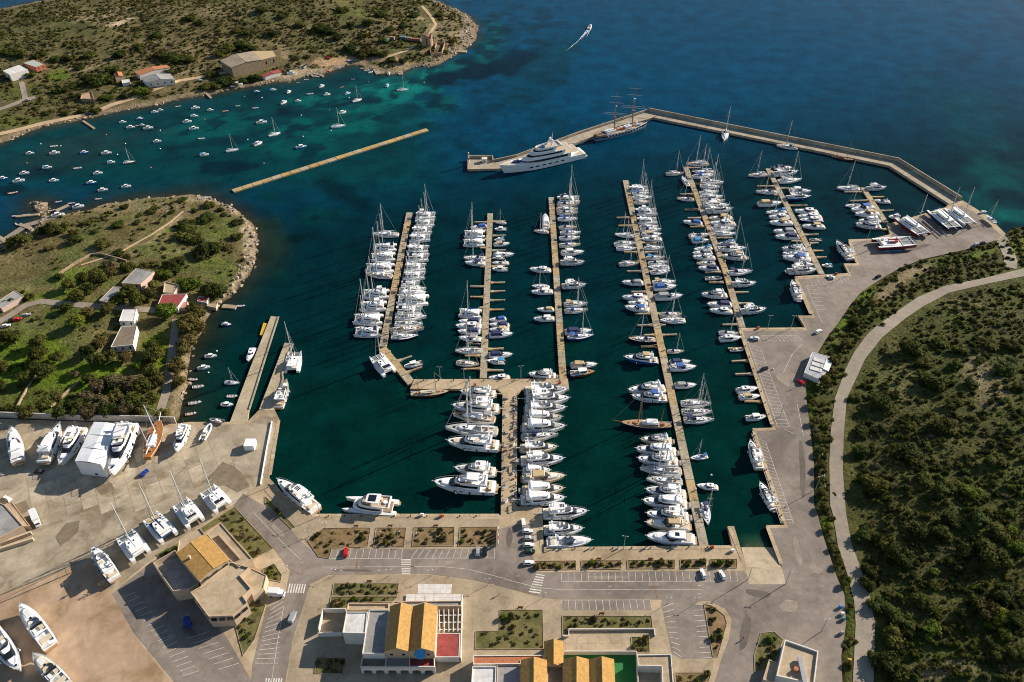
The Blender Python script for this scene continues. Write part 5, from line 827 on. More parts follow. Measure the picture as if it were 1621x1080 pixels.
# day-charter and racing catamarans hauled out at the right
def maxi(label, bow, stern, hull='white', roof=True, mast=True, tender=False, L=26.0, B=1.0):
    z = QZ + 1.3; r = vessel('hauled_out_catamaran', label, 'catamaran', bow, stern, L, z, 2.0, B, 'big catamarans hauled out on the apron'); S = hull_sections(L, 1.9, 1.6, 2.1, 'slim', .6)
    for sg in (1, -1):
        put(r, P_('hull', hull_mesh(MB(), S, sg * 4.8, lo=.2), hull), P_('side_deck', deck_mesh(MB(), S, 0, sg * 4.8, camber=.05), 'white'), P_('net', MB().box(3.2, 10, *sorted((sg * .3, sg * 3.95)), 1.75, 1.8), 'net'), P_('cradle', MB().box(-6, -5.2, sg * 4.8 - .9, sg * 4.8 + .9, -1.28, -.4), 'steel'), P_('cradle', MB().box(4.2, 5, sg * 4.8 - .9, sg * 4.8 + .9, -1.28, -.4), 'steel'))
        if mast: put(r, P_('shroud', MB().tube((-1, sg * 5.0, 2.2), (2.5, 0, 24), .05, n=4), 'wire'))
    for x in (3.0, 10.2): put(r, P_('crossbeam', MB().tube((x, -4.8, 1.95), (x, 4.8, 1.95), .32, n=8), 'white'))
    put(r, P_('centre_spine', MB().tube((3, 0, 1.9), (13.2, 0, 2.1), .22, .14, 6), 'white'), P_('main_deck', MB().box(-9.8, 3.0, -4.0, 4.0, 1.2, 1.9), 'deck'), P_('bench', MB().box(-9.2, -8.3, -3.4, 3.4, 1.9, 2.4), 'seat'), P_('console', MB().box(-7.2, -6.2, 2.2, 3.4, 1.9, 3.0), 'white'))
    if roof: put(r, P_('cabin', MB().frustum(outline(-6, 2.6, 3.0, 1.6, 3), 1.9, outline(-6, 1.9, 2.7, 1.5, 3), 3.5), 'white', [('window', ring(scaled(outline(-5.6, 2.3, 2.98, 1.65, 3), 1.0), 2.4, scaled(outline(-5.6, 2.1, 2.86, 1.6, 3), 1.0), 3.1), 'glass')]), P_('roof', MB().prism(outline(-8.8, 2, 2.6, 1.6, 3), 3.6, 3.8), 'white'))
    if mast: put(r, P_('mast', MB().tube((2.8, 0, 2.0), (1.9, 0, 27), .32, .2, 8), 'alu', [('spreader', MB().tube((2.4, -1.8, 14), (2.4, 1.8, 14), .1, n=4), 'white')]), P_('boom', MB().tube((2.4, 0, 4.6), (-8.6, 0, 5.0), .42, .28, 8), 'white'))
    if tender: put(r, P_('lashed_tender', MB().path([(-4, 1.3, 2.6), (.5, 1.3, 2.7), (2.2, 0, 2.9), (.5, -1.3, 2.7), (-4, -1.3, 2.6)], .55, 8), 'red', [('tender_floor', MB().prism([(-4, -1), (1, -1), (1.9, 0), (1, 1), (-4, 1)], 2.3, 2.6), 'white')]))
    return r
c8 = lambda x, y: (1390 + x / 8.105, 290 + y / 8.105)
maxi('white day-charter catamaran with maroon hulls on the apron, leftmost with mast', c8(610, 660), c8(300, 420), 'maroon', L=25)
maxi('big white catamaran with dark hull on the apron, middle of the three', c8(1000, 580), c8(720, 330), 'darkhull', L=25)
maxi('big white catamaran on the apron nearest the breakwater root', c8(1200, 520), c8(930, 300), 'white', L=25)
maxi('red hulled trimaran with red tender on deck, mast removed, on the apron', c8(470, 735), c8(-30, 760), 'maroon', roof=False, mast=False, tender=True, L=24, B=.9)
o = MB().tube(G(*c8(545, 450), QZ + 1.2), G(*c8(815, 678), QZ + 1.2), .28, .2, 8).build('unstepped_mast', 'alu'); tag(o, 'long grey mast laid on the apron between the big catamarans', 'mast')
o = MB().tube(G(*c8(70, 875), QZ + .8), G(*c8(310, 865), QZ + .8), .3, .22, 8).build('unstepped_mast', 'sky'); tag(o, 'pale blue wrapped mast laid in front of the red trimaran', 'mast')
boat('S', c8(1385, 400), c8(1508, 500), 'sailing yacht standing on the hard at the apron corner', 'sailing yacht', None, z=QZ + 1.4, cols=dict(boom='blue'))
boat('E', c8(140, 425), c8(280, 400), 'white motor boat with cover standing beside the day-charter catamaran', 'motor cruiser', None, z=QZ + .6, extras=[('cover', 'white')])
# boatyard: boats on the hard at the left
def hard(kind, bow, stern, label, **k):
    zz = QZ + (k.pop('lift', 1.5)); r = boat(kind, bow, stern, label, CATN[kind], 'boats standing in the boatyard', z=zz, **k)
    s = r.scale.x; L0 = PROTO[kind][1]
    for x in (-.28, .05):
        w = PROTO[kind][2] * .3 if kind != 'C' else PROTO[kind][2] * .46
        add_part(r, P_('cradle', MB().box(x * L0, x * L0 + .5, -w, w, -(zz - QZ) / r.scale.z + .03, -.35), 'steel'))
    return r
y0 = lambda x, y: (x / 3.954, 530 + y / 3.954)
hard('E', y0(80, 590), y0(115, 795), 'cream motor yacht under cover, leftmost in the boatyard row', cols=dict(hull='cream'), extras=[('cover', 'white')], beam=6.0)
hard('F', y0(378, 560), y0(268, 790), 'slim white motor yacht, second from left in the boatyard row', extras=['cover'])
hard('F', y0(375, 815), y0(505, 580), 'white motor yacht bow toward the camera, left of the wrapped shed', extras=['hardtop'])
hard('F', y0(700, 880), y0(815, 560), 'largest motor yacht on the hard, right of the wrapped shed', extras=[('bimini', 'white')], lift=2.6)
hard('F', y0(1100, 725), y0(1160, 560), 'white motor yacht right of the varnished gulet, bow toward camera')
hard('R', y0(1320, 560), y0(1262, 665), 'dark inflatable speedboat on the hard near the slip', cols=dict(hull='white'), lift=.6)
hard('R', y0(1310, 530), y0(1400, 545), 'white inflatable boat lying on the wall top by the slip', lift=.5)
c7 = lambda x, y: (100 + x / 5.686, 740 + y / 5.686)
gc = 'catamarans in the boatyard'
hard('C', c7(1290, 185), c7(1440, 350), 'white catamaran on the hard, rightmost of four, nearest the street', beam=8.2, extras=['solar'])
hard('C', c7(1045, 300), c7(1190, 490), 'white catamaran on the hard with davits, second from the street', beam=8.0, extras=['solar', 'fly'])
hard('C', c7(775, 430), c7(950, 620), 'blue decked catamaran on the hard, third from the street', beam=7.8, cols=dict(deck='bluehull', saloon='bluehull', boom='navy', trampoline='tan'))
hard('C', c7(545, 590), c7(700, 790), 'white catamaran with two red buoys on the hard, fourth from street', beam=8.2)
hard('F', c7(265, 720), c7(460, 990), 'white motor yacht on the hard below the four catamarans', beam=5.0)
c9 = lambda x, y: (x / 7.714, 940 + y / 7.714)
hard('E', c9(265, 145), c9(620, 640), 'open white motor yacht on bare earth at lower left', beam=5.6)
hard('F', c9(255, 950), c9(-120, 420), 'large white motor yacht cut by the left picture edge', beam=6.0)
hard('E', c9(420, 745), c9(800, 1130), 'old pale motor boat at the bottom left, bow to the left', beam=5.4, cols=dict(hull='cream', deck='greydeck', foredeck='cream'))
# white wrapped shed
r = empty('wrapped_boat_shed', G(145, 740, QZ)); tag(r, 'tall white shrink-wrapped shed over a yacht in the boatyard', 'shed')
zr = QZ + 8.5; q = [G(*y0(*p), zr) for p in ((468, 790), (632, 812), (742, 560), (588, 545))]; q0 = [Vector((v.x, v.y, QZ + .01)) for v in q]; WR = mat('white_wrap', (0.74, 0.75, 0.76), 0.45, var=0.06, scale=0.35, bump=0.6)
mb = MB()
for k in range(4): k2 = (k + 1) % 4; mb.poly([q0[k], q0[k2], q[k2], q[k]])
loc(mb.build('wall', WR), r); mb = MB(); N = 6
for k in range(N):
    a0, a1 = q[0].lerp(q[3], k / N), q[0].lerp(q[3], (k + 1) / N); b0, b1 = q[1].lerp(q[2], k / N), q[1].lerp(q[2], (k + 1) / N); up = Vector((0, 0, 1)); m0 = a0.lerp(b0, .5) + up * .7; m1 = a1.lerp(b1, .5) + up * (.7 - .25 * (k % 2)); mm = (a0 + a1) / 2 + up * -.15
    mb = MB(); mb.poly([a0, m0, m1, a1]); mb.poly([m0, b0, b1, m1]); loc(mb.build('roof_panel', WR), r)
loc(MB().poly([q[0].lerp(q[1], t) + Vector((0, -.02, dz)) for t, dz in ((.55, -7.9), (.66, -7.9), (.66, -6.6), (.55, -6.6))]).build('doorway', 'black'), r)
# yard gear
o = MB().box(*[v for pr in zip(G(*y0(1575, 715), 0)[:2], G(*y0(1575, 715), 0)[:2]) for v in (pr[0] - 2.2, pr[1] + 2.2)], QZ + .02, QZ + 3.0).build('site_cabin', 'white'); tag(o, 'small white cabin on the quay by the travel-lift dock', 'cabin')
# ------------------------------------------------------------------ small boats in the bay
bay = []
def addbay(x0, y0_, s, L): bay.extend([(x0 + a / s, y0_ + b_ / s, *rest) for a, b_, *rest in L])
addbay(0, 0, 3.954, [(770, 768, 'W', 6, 12), (878, 747, 'W', 6, 8, 'blue'), (820, 800, 'W', 7, 10), (865, 788, 'D', 4, 5, 'orange'), (892, 786, 'W', 4.5, 5), (930, 805, 'W', 8, 14), (1115, 669, 'D', 5, 6, 'grey'), (970, 705, 'W', 6, 14), (1005, 692, 'W', 5, 14), (1224, 680, 'W', 7.5, 12), (1317, 692, 'W', 5.5, 10), (1412, 698, 'D', 5, 8, 'orange'), (1490, 665, 'D', 4, 5), (1218, 730, 'W', 6.5, 12), (1173, 765, 'W', 7.5, 16), (1215, 808, 'W', 8, 16), (1262, 870, 'D', 5.5, 4), (985, 888, 'W', 6.5, 8), (1280, 973, 'W', 7, 16), (1455, 945, 'S', 10, 18), (340, 918, 'D', 6, 10), (190, 963, 'W', 6.5, 8), (345, 962, 'W', 8, 10), (530, 958, 'W', 6.5, 10, 'brightblue'), (670, 962, 'W', 8, 10), (697, 1019, 'W', 6, 14), (812, 1020, 'S', 9, 18, 'red'), (298, 1052, 'W', 7, 14), (488, 1055, 'D', 6, 14), (1609, 905, 'W', 7, 30), (1600, 678, 'D', 5, 10)])
addbay(400, 0, 3.954, [(130, 565, 'W', 5.5, 16), (227, 578, 'W', 6, 60), (30, 578, 'W', 5.5, 10, 'blue'), (195, 645, 'W', 7.5, 50), (285, 635, 'W', 5.5, 20), (360, 590, 'D', 6, 8), (432, 543, 'W', 6.5, 45), (465, 595, 'W', 6.5, 30), (595, 590, 'W', 6.5, 40, 'brightblue'), (655, 632, 'S', 9.5, 35), (560, 548, 'D', 4, 10, 'orange'), (562, 708, 'W', 7.5, 35), (538, 795, 'S', 12, 12), (845, 540, 'W', 6.5, 80, 'sky'), (942, 567, 'S', 10.5, 10), (58, 770, 'W', 9, 14), (138, 845, 'S', 10.5, 35), (35, 903, 'W', 8, 45), (305, 925, 'W', 9, 18, 'brightblue'), (338, 500, 'D', 4, 10), (405, 481, 'D', 5, 170), (282, 521, 'D', 3.5, 10, 'red'), (628, 498, 'D', 3.5, 10, 'blue')])
addbay(0, 260, 3.954, [(22, 93, 'W', 7, 10, 'brightblue'), (155, 60, 'W', 7, 16), (120, 108, 'W', 8.5, 16), (340, 106, 'W', 7, 10), (615, 60, 'W', 7, 14), (575, 120, 'W', 7.5, 12, 'brightblue'), (83, 183, 'D', 7, 14, 'red'), (645, 165, 'W', 7, 12), (792, 143, 'W', 7, 14), (368, 238, 'D', 5, 15, 'blue'), (448, 247, 'D', 5, 5, 'red'), (97, 327, 'D', 5, 0, 'blue'), (165, 320, 'D', 5.5, 5, 'red'), (618, 220, 'D', 5, 0, 'grey'), (105, 378, 'D', 4, 140, 'brightblue')])
bay.sort(key=lambda b_: b_[0])
cw = dict(blue='blue hulled', brightblue='blue hulled', orange='orange hulled', red='red hulled', grey='grey hulled', sky='pale blue hulled')
hl = {}
for k, (x, y, kind, L, ang, *c) in enumerate(bay):
    p = G(x, y, 0); a = R(ang + random.uniform(-4, 4)); d = Vector((math.cos(a), math.sin(a), 0)) * L / 2
    c = c[0] if c else None; e = [('bimini', 'sky')] if kind == 'W' and random.random() < .15 else ()
    parts, L0, B0, _ = PROTO[kind]; L *= .88
    s = L / L0; r = empty(dict(S='sailing_yacht', W='cabin_boat', D='open_boat')[kind], (p.x, p.y, 0), a, (s, s ** .9, s ** .9))
    tag(r, '%s %s in the bay, %s bay boat from the left' % (cw.get(c, 'white'), {'S': 'small sailing yacht', 'W': 'small cabin boat', 'D': 'small open boat'}[kind], ordw(k + 1)), CATN[kind], 'small boats moored in the bay')
    km = {'hull': c}
    for sp_ in parts:
        if sp_[0] in ('guard_rail',) or (kind == 'S' and sp_[0] in ('spray_hood', 'helm', 'hatch')): continue
        add_part(r, sp_, km.get(sp_[0]))
    for nm, m in e: add_part(r, PROTO['W_' + nm], m)
chan = []
for x, y, kind, L, ang, c, lab in [(1322, 138, 'W', 6, 5, None, 'white small boat near the rocky bank, top of the channel'), (1278, 210, 'W', 6, 12, None, 'small boat in the channel, second below the top one'), (1243, 328, 'D', 5.5, 8, None, 'white open boat in the channel near the lane end'), (1222, 430, 'D', 6, 10, 'grey', 'grey open boat close to the channel bank'), (1197, 498, 'D', 5, 10, 'orange', 'orange open boat at the head of the channel'), (1210, 283, 'D', 5, -8, 'darkwood', 'brown wooden open boat on the channel bank'), (1455, 305, 'S', 7.5, -5, None, 'small sailing boat moored beside the left solid pier'), (1455, 388, 'D', 5, 0, None, 'white open boat, lower middle of the channel'), (1425, 442, 'W', 6, -4, None, 'small cabin boat at the lower right of the channel'), (1420, -60, 'W', 5.5, -8, 'brightblue', 'blue and white boat alone off the rocky bank'), (1508, -177, 'D', 5, 0, 'blue', 'blue open boat at the small landing stage')]:
    p = G(x / 3.954, 530 + y / 3.954, 0); parts, L0, B0, _ = PROTO[kind]; s = L / L0; r = empty(dict(S='sailing_yacht', W='cabin_boat', D='open_boat')[kind], (p.x, p.y, .03 if x > 1215 else max(hz(p.x, p.y), 0)), R(ang), (s, s, s)); tag(r, lab, CATN[kind], 'small boats in the channel')
    for sp_ in parts:
        if sp_[0] != 'guard_rail': add_part(r, sp_, c if sp_[0] == 'hull' else None)
for x, y, kind, L, ang, c, lab in [(325 / 3.954, 260 + 305 / 3.954, 'D', 5, 15, 'red', 'red open boat drawn up on the bay beach'), (365 / 3.954, 260 + 324 / 3.954, 'W', 8, 20, None, 'white boat hull drawn up beside the bay lane'), (500 / 3.954, 260 + 288 / 3.954, 'W', 7, 20, None, 'white boat lying on the peninsula shore'), (1265 / 3.954, 260 + 215 / 3.954, 'D', 5, 10, None, 'white upturned boat on the peninsula point'), (1300 / 3.954, 260 + 211 / 3.954, 'D', 5, 0, None, 'second white boat lying on the peninsula point'), (160 + 215, 136, 'W', 10, 15, None, 'long white boat ashore below the stone building'), (462, 117, 'W', 8, 10, None, 'white motor boat ashore on the village slip'), (476, 106, 'D', 5, 80, 'blue', 'blue boat upright on the village beach'), (483, 107, 'D', 5, 70, 'grey', 'grey boat upright on the village beach'), (437, 120, 'D', 6, 20, 'sky', 'pale blue boat ashore beside the red hut'), (555, 97, 'D', 6, 0, 'blue', 'blue open boat on the sandy beach'), (575, 111, 'D', 5, 20, 'red', 'red open boat among the jetties'), (581, 115, 'D', 5, 10, None, 'white open boat at the beach jetties'), (587, 118, 'D', 5, 40, None, 'white open boat moored off the beach jetties'), (616, 117, 'W', 5, 80, None, 'small white boat at the right hand jetty'), (523, 112, 'D', 5, 60, 'orange', 'orange open boat at the middle of the beach'), (535, 107, 'D', 4.5, 30, None, 'white open boat at the water edge of the beach'), (500, 118, 'D', 4.5, 150, None, 'white open boat beside the plank jetties')]:
    p = T(x, y); parts, L0, B0, _ = PROTO[kind]; s = L / L0; r = empty(dict(W='cabin_boat', D='open_boat')[kind], (p.x, p.y, p.z + .1), R(ang), (s, s, s)); tag(r, lab, CATN[kind], 'boats drawn up along the shores')
    for sp_ in parts: add_part(r, sp_, c if sp_[0] == 'hull' else None)
# speedboat under way with its wake
p = G(934, 41, 0); s = 1.1; r = boat('E', (937, 36), (930.5, 48), 'white speedboat under way on the open sea with foaming wake', 'motor boat', None, L=11)
FOAM = mat('foam', (0.75, 0.8, 0.82), 0.9, var=0.2, scale=0.4); d = (G(937, 36) - G(930.5, 48)); d.normalize(); nn = Vector((-d.y, d.x, 0)); c0 = r.location.copy()
def foam(name, pts, wd, parent):
    mb = MB(); n_ = len(pts)
    for k in range(n_ - 1):
        a, c = pts[k], pts[k + 1]; e = (c - a).normalized(); m_ = Vector((-e.y, e.x, 0)); w0, w1 = wd(k / (n_ - 1)), wd((k + 1) / (n_ - 1))
        if k % 7 == 5: continue
        mb.poly([(a - m_ * w0) + Vector((0, 0, .05)), (c - m_ * w1) + Vector((0, 0, .05)), (c + m_ * w1) + Vector((0, 0, .05)), (a + m_ * w0) + Vector((0, 0, .05))])
    o = mb.build(name, FOAM); return tag(o, 'white foam trail spreading behind the speedboat', 'wake', None, 'stuff')
mb = MB()
def trail(x_, y_, lat, curve, ln, w):
    pts = [c0 - d * (4 + ln * t) + nn * (lat + curve * t * t + .25 * random.uniform(-1, 1)) for t in [k / 22 for k in range(23)]]
    for k in range(22):
        a, c = pts[k], pts[k + 1]; ww = w * (1 - k / 23) * random.uniform(.3, 1.2)
        mb.poly([a - nn * ww + Vector((0, 0, .05)), a + nn * ww + Vector((0, 0, .05)), c + nn * ww * .7 + Vector((0, 0, .05)), c - nn * ww * .7 + Vector((0, 0, .05))])
for lat, cv, ln, w in ((0, .5, 14, 1.1), (1.6, 9, 62, .7), (-1.4, 0, 24, .45), (.4, 2, 30, .45)): trail(0, 0, lat, cv, ln, w)
tag(mb.build('wake', FOAM), 'white foam trail spreading behind the speedboat on open sea', 'wake', None, 'stuff')
# wooden jetties of the far shore
WJ = ground_mat('jetty_planks', (0.34, 0.27, 0.18), (0.7, 0.66, 0.6), 0.5, 0.1, 0.9)
for pts, w, lab in ([((131, 191), (149, 203)), 1.6, 'bent narrow plank jetty at the bay track'], [((718, 80), (738.5, 81)), 5.5, 'pale concrete landing stage below the ruined mill'], [((488, 115), (497, 121)), 2.2, 'first plank jetty on the village beach'], [((500, 114), (512, 121)), 2.2, 'second plank jetty on the village beach'], [((596, 109), (601, 117)), 6, 'square stone landing at the beach end'], [((632, 110), (635, 118)), 4, 'short stone jetty right of the beach'], [((326, 147), (334, 155)), 2, 'short plank jetty below the stone building'], [((30, 354.5), (48, 361)), 2.5, 'plank jetty at the bay lane, lower one'], [((25, 342.5), (62, 339)), 2.2, 'long plank jetty beside the beach spit'], [((88, 333), (108, 324)), 2, 'thin plank jetty on the peninsula side'], [((-5, 374), (8, 381)), 3, 'plank jetty at the left picture edge'], [((352, 484), (374, 486)), 3, 'stone landing stage under the red roofed house']):
    a, c = G(*pts[0], .8), G(*pts[1], .8); dd = (c - a).normalized(); m_ = Vector((-dd.y, dd.x, 0)) * w / 2; o = MB().prism([(v.x, v.y) for v in (a - m_, c - m_, c + m_, a + m_)], -1.5, .8).build('jetty', WJ); tag(o, lab, 'jetty', 'jetties along the bay shores')
o = MB().prism(GP([(417, 511), (423, 512), (418, 531), (411, 530)], .8), -.4, .8).build('work_raft', 'yellow'); tag(o, 'ochre work raft floating beside the left solid pier', 'raft')

BUOY = [P_('float', MB().tube((0, 0, -.3), (0, 0, .05), .3, .5, 8).tube((0, 0, .05), (0, 0, .45), .5, .25, 8), 'white'), P_('pick_up_ring', MB().tube((0, 0, .45), (0, 0, .8), .07, n=5), 'steel')]
bq = [(x / 3.954, y / 3.954) for x, y in ((255, 902), (380, 915), (168, 1022), (735, 968), (665, 845), (785, 900), (1003, 817), (1003, 932), (1280, 748), (1550, 875), (945, 1050), (1530, 605))] + [(400 + x / 3.954, y / 3.954) for x, y in ((58, 612), (603, 612), (725, 515), (303, 722), (480, 690), (315, 855), (70, 1023), (1072, 517), (490, 820))] + [(343, 556), (330, 590), (1214, 640), (1126, 752)]
for k, (x, y) in enumerate(sorted(bq)):
    r = tag(empty('mooring_buoy', G(x, y, 0)), '%s round mooring buoy, %s buoy from the left' % ('orange' if k % 3 == 0 else 'white', ordw(k + 1)), 'buoy', 'mooring buoys')
    for sp_ in BUOY: add_part(r, sp_, 'orange' if k % 3 == 0 and sp_[0] == 'float' else None)
o = wall_along([(p.x, p.y) for p in (G(430, 668, QZ), G(421, 715, QZ), G(412, 768, QZ))], QZ, QZ + .8, .35, 'quay_barrier', M['white']); tag(o, 'long white barrier along the yard quay by the slip', 'barrier')
# ------------------------------------------------------------------ buildings
def bm(name, c, var=.12, sc=.6, r=.85, bump=0): return mat(name, c, r, var=var, scale=sc, bump=bump)
PL = bm('white_plaster', (0.66, 0.62, 0.56), .08); PLT = bm('tan_plaster', (0.50, 0.38, 0.26), .10); PLP = bm('pink_plaster', (0.50, 0.36, 0.30), .1); STONE = mat('rubble_stone', (0.30, 0.22, 0.14), .95, var=.4, scale=1.2, bump=.5)
OCH = mat('ochre_tiles', (0.41, 0.24, 0.08), .95, var=.22, scale=.9, bump=.1, spec=.1); TERR = mat('terracotta_tiles', (0.42, 0.15, 0.065), .9, var=.25, scale=1.3, bump=.3); REDR = mat('red_roofing', (0.28, 0.05, 0.042), .85, var=.25, scale=.7); DKRED = mat('dark_red_floor', (0.22, 0.035, 0.035), .8, var=.2)
GRYR = ground_mat('grey_roof_felt', (0.29, 0.28, 0.265), (.7, .68, .64), .6, .08, .8); TANR = ground_mat('tan_flat_roof', (0.42, 0.33, 0.22), (.72, .68, .6), .6, .07, .7); BRNR = ground_mat('brown_flat_roof', (0.20, 0.16, 0.115), (.7, .7, .7), .6, .08, .7); WHTR = ground_mat('white_roof', (0.62, 0.60, 0.57), (.8, .77, .72), .5, .1, .8); GREENF = mat('green_court', (0.012, 0.16, 0.03), .8, var=.1); STONER = ground_mat('old_stone_roof', (0.30, 0.25, 0.185), (.66, .62, .55), .7, .1, .9)
FOOT = []
def blk(root, pts, z0, z1, wall, roof, parapet=.4, wn='wall', rn='roof', pt=.25, px=True):
    P = [G(*p, z1) for p in pts] if px else pts
    if sum(a.x * c.y - c.x * a.y for a, c in zip(P, P[1:] + P[:1])) < 0: P = P[::-1]
    cx = sum(p.x for p in P) / len(P); cy = sum(p.y for p in P) / len(P); FOOT.append((cx, cy, max(math.hypot(p.x - cx, p.y - cy) for p in P)))
    mb = MB(); n_ = len(P)
    for k in range(n_):
        a, c = P[k], P[(k + 1) % n_]; mb.poly([(a.x, a.y, z0), (c.x, c.y, z0), (c.x, c.y, z1 + parapet), (a.x, a.y, z1 + parapet)])
    w = loc(mb.build(wn, wall), root); I = []
    for k in range(n_):
        a, p, c = P[k - 1], P[k], P[(k + 1) % n_]; d1 = (p - a); d2 = (c - p); d1.z = d2.z = 0; d1.normalize(); d2.normalize(); n1 = Vector((-d1.y, d1.x, 0)); n2_ = Vector((-d2.y, d2.x, 0)); b_ = (n1 + n2_); den = 1 + n1.dot(n2_)
        I.append(p + b_ * (pt / max(den, .3)))
    loc(MB().poly([(p.x, p.y, z1) for p in I]).build(rn, roof), root)
    if parapet > .05:
        mb = MB()
        for k in range(n_):
            k2 = (k + 1) % n_; a, c, e, f = P[k], P[k2], I[k2], I[k]; t = z1 + parapet
            mb.poly([(a.x, a.y, t), (c.x, c.y, t), (e.x, e.y, t), (f.x, f.y, t)]); mb.poly([(f.x, f.y, t), (e.x, e.y, t), (e.x, e.y, z1), (f.x, f.y, z1)])
        loc(mb.build('parapet', wall), root)
    return P
def gab(root, A, B, C, D, z0, ze, zr, wall, roof, over=.25, px=True):
    """A-B one eave, D-C the other; ridge halfway between"""
    A, B, C, D = [G(*p, ze) if px else p for p in (A, B, C, D)]; up = Vector((0, 0, zr - ze)); r0, r1 = (A + D) / 2 + up, (B + C) / 2 + up
    cx = (A + B + C + D) / 4; FOOT.append((cx.x, cx.y, (A - C).length / 2)); mb = MB()
    for a, c in ((A, B), (C, D)): mb.poly([(a.x, a.y, z0), (c.x, c.y, z0), c, a])
    for a, c, r_ in ((D, A, r0), (B, C, r1)): mb.poly([(a.x, a.y, z0), (c.x, c.y, z0), c, r_, a])
    loc(mb.build('wall', wall), root)
    ax = (r1 - r0).normalized() * over
    for a, c in ((A, B), (D, C)):
        o1 = (a - r0) * .04; mb = MB(); q = [a + o1 - ax, c + o1 + ax, r1 + ax, r0 - ax]; q = [v + Vector((0, 0, .06)) for v in q]; mb.poly(q); mb.poly([v + Vector((0, 0, -.14)) for v in reversed(q)])
        for k in range(4): k2 = (k + 1) % 4; mb.poly([q[k], q[k2], q[k2] - Vector((0, 0, .14)), q[k] - Vector((0, 0, .14))])
        loc(mb.build('roof_slope', roof), root)
    loc(MB().tube(r0 - ax, r1 + ax, .16, n=6).build('ridge', roof), root)
    return A, B, C, D, r0, r1
def win(root, a, c, z0, z1, n_, w=1.1, m='glass', off=.04, name='window'):
    """n openings in the wall between ground points a and c"""
    d = (c - a); d.z = 0; L = d.length; d.normalize(); nn = Vector((d.y, -d.x, 0)) * off
    for k in range(n_):
        p = a + d * (L * (k + .5) / n_) + nn; q0, q1 = p - d * w / 2, p + d * w / 2
        f = MB(); e = Vector((d.y, -d.x, 0)) * .05
        o = loc(MB().poly([(q0.x, q0.y, z0), (q1.x, q1.y, z0), (q1.x, q1.y, z1), (q0.x, q0.y, z1)]).build(name, m), root)
        s = MB().prism([(v.x, v.y) for v in (q0 - d * .12, q1 + d * .12, q1 + d * .12 + nn * 3, q0 - d * .12 + nn * 3)], z0 - .14, z0 - .02).build('sill', PL); s.parent = o; s.matrix_parent_inverse = Matrix.Translation(-root.location)
def bld(name, px, label, cat='building', group=None):
    p = G(*px, QZ); return tag(empty(name, (p.x, p.y, QZ)), label, cat, group)
cB = lambda x, y: (500 + x / 6.235, 910 + y / 6.235); Q0 = QZ + .01
# main harbour building with two parallel gables
r = bld('harbour_building', (650, 1010), 'harbour building with twin ochre gable roofs, arcade and blue-grey flat roof')
for x0, x1, y0b, xa, xb in ((735, 960, 318, 680, 920), (960, 1196, 318, 920, 1168)):
    A, B, C, D, r0, r1 = gab(r, cB(xa, 752), cB(x0, y0b), cB(x1, y0b), cB(xb, 752), Q0, QZ + 9.0, QZ + 11.4, PLT, OCH)
    win(r, A, D, QZ + 6.0, QZ + 7.2, 2, 1.0)
P = blk(r, [cB(525, 352), cB(722, 352), cB(682, 785), cB(458, 785)], Q0, QZ + 7.0, PL, GRYR, .5)
blk(r, [cB(302, 370), cB(512, 370), cB(490, 582), cB(264, 576)], Q0, QZ + 7.4, PL, WHTR, .3)
blk(r, [cB(322, 288), cB(722, 288), cB(722, 345), cB(310, 355)], Q0, QZ + 4.4, PLT, TANR, .6)
blk(r, [cB(1192, 575), cB(1424, 578), cB(1415, 815), cB(1180, 815)], Q0, QZ + 3.4, PL, REDR, .12)
blk(r, [cB(768, 268), cB(1440, 262), cB(1436, 312), cB(1200, 316), cB(1075, 283), cB(960, 318), cB(845, 284), cB(765, 300)], Q0, QZ + 3.6, PLT, GRYR, .5)
# arcade terrace in front
zt = QZ + 3.7; P = [G(*cB(x, y), zt) for x, y in ((462, 822), (1168, 822), (1172, 922), (446, 922))]
loc(MB().poly([(p.x, p.y, zt) for p in (P[0], P[1], P[2], P[3])]).build('terrace_floor', DKRED), r)
for k, (t0, t1) in enumerate(((0, .33), (.335, .65))): loc(MB().poly([P[0].lerp(P[1], t0) + Vector((0, 0, .03)), P[0].lerp(P[1], t1) + Vector((0, 0, .03)), P[3].lerp(P[2], t1) + Vector((0, 0, .03)), P[3].lerp(P[2], t0) + Vector((0, 0, .03))]).build('terrace_paving', GRYR if k else BRNR), r)
W = (P[2] - P[3]).length; dx = (P[2] - P[3]).normalized(); mb = MB(); na = 6; cell = W / na; fy = P[3]
def vv(t, z, off=0): p = fy + dx * t; return (p.x, p.y - off, z)
mb = MB()
for k in range(na):
    t0 = cell * k; c_ = t0 + cell / 2; rr = cell * .34; pts = [vv(t0, QZ), vv(c_ - rr, QZ), vv(c_ - rr, QZ + 1.3)] + [vv(c_ - rr * math.cos(a), QZ + 1.3 + rr * .62 * math.sin(a)) for a in [math.pi * j / 8 for j in range(1, 8)]] + [vv(c_ + rr, QZ + 1.3), vv(c_ + rr, QZ), vv(t0 + cell, QZ), vv(t0 + cell, zt + .9), vv(t0, zt + .9)]
    mb.poly(pts); loc(MB().poly([vv(c_ - rr, QZ + .02, -1.2), vv(c_ + rr, QZ + .02, -1.2), vv(c_ + rr, QZ + 3, -1.2), vv(c_ - rr, QZ + 3, -1.2)]).build('arch_opening', 'glass'), r)
loc(mb.build('arcade_wall', PL), r)
for a, c in ((P[3], P[0]), (P[1], P[2]), (P[0].lerp(P[1], .333), P[3].lerp(P[2], .333)), (P[0].lerp(P[1], .66), P[3].lerp(P[2], .66))):
    d = (c - a).normalized(); m_ = Vector((-d.y, d.x, 0)) * .12; loc(MB().prism([(v.x, v.y) for v in (a - m_, c - m_, c + m_, a + m_)], QZ, zt + .88).build('terrace_wall', PL), r)
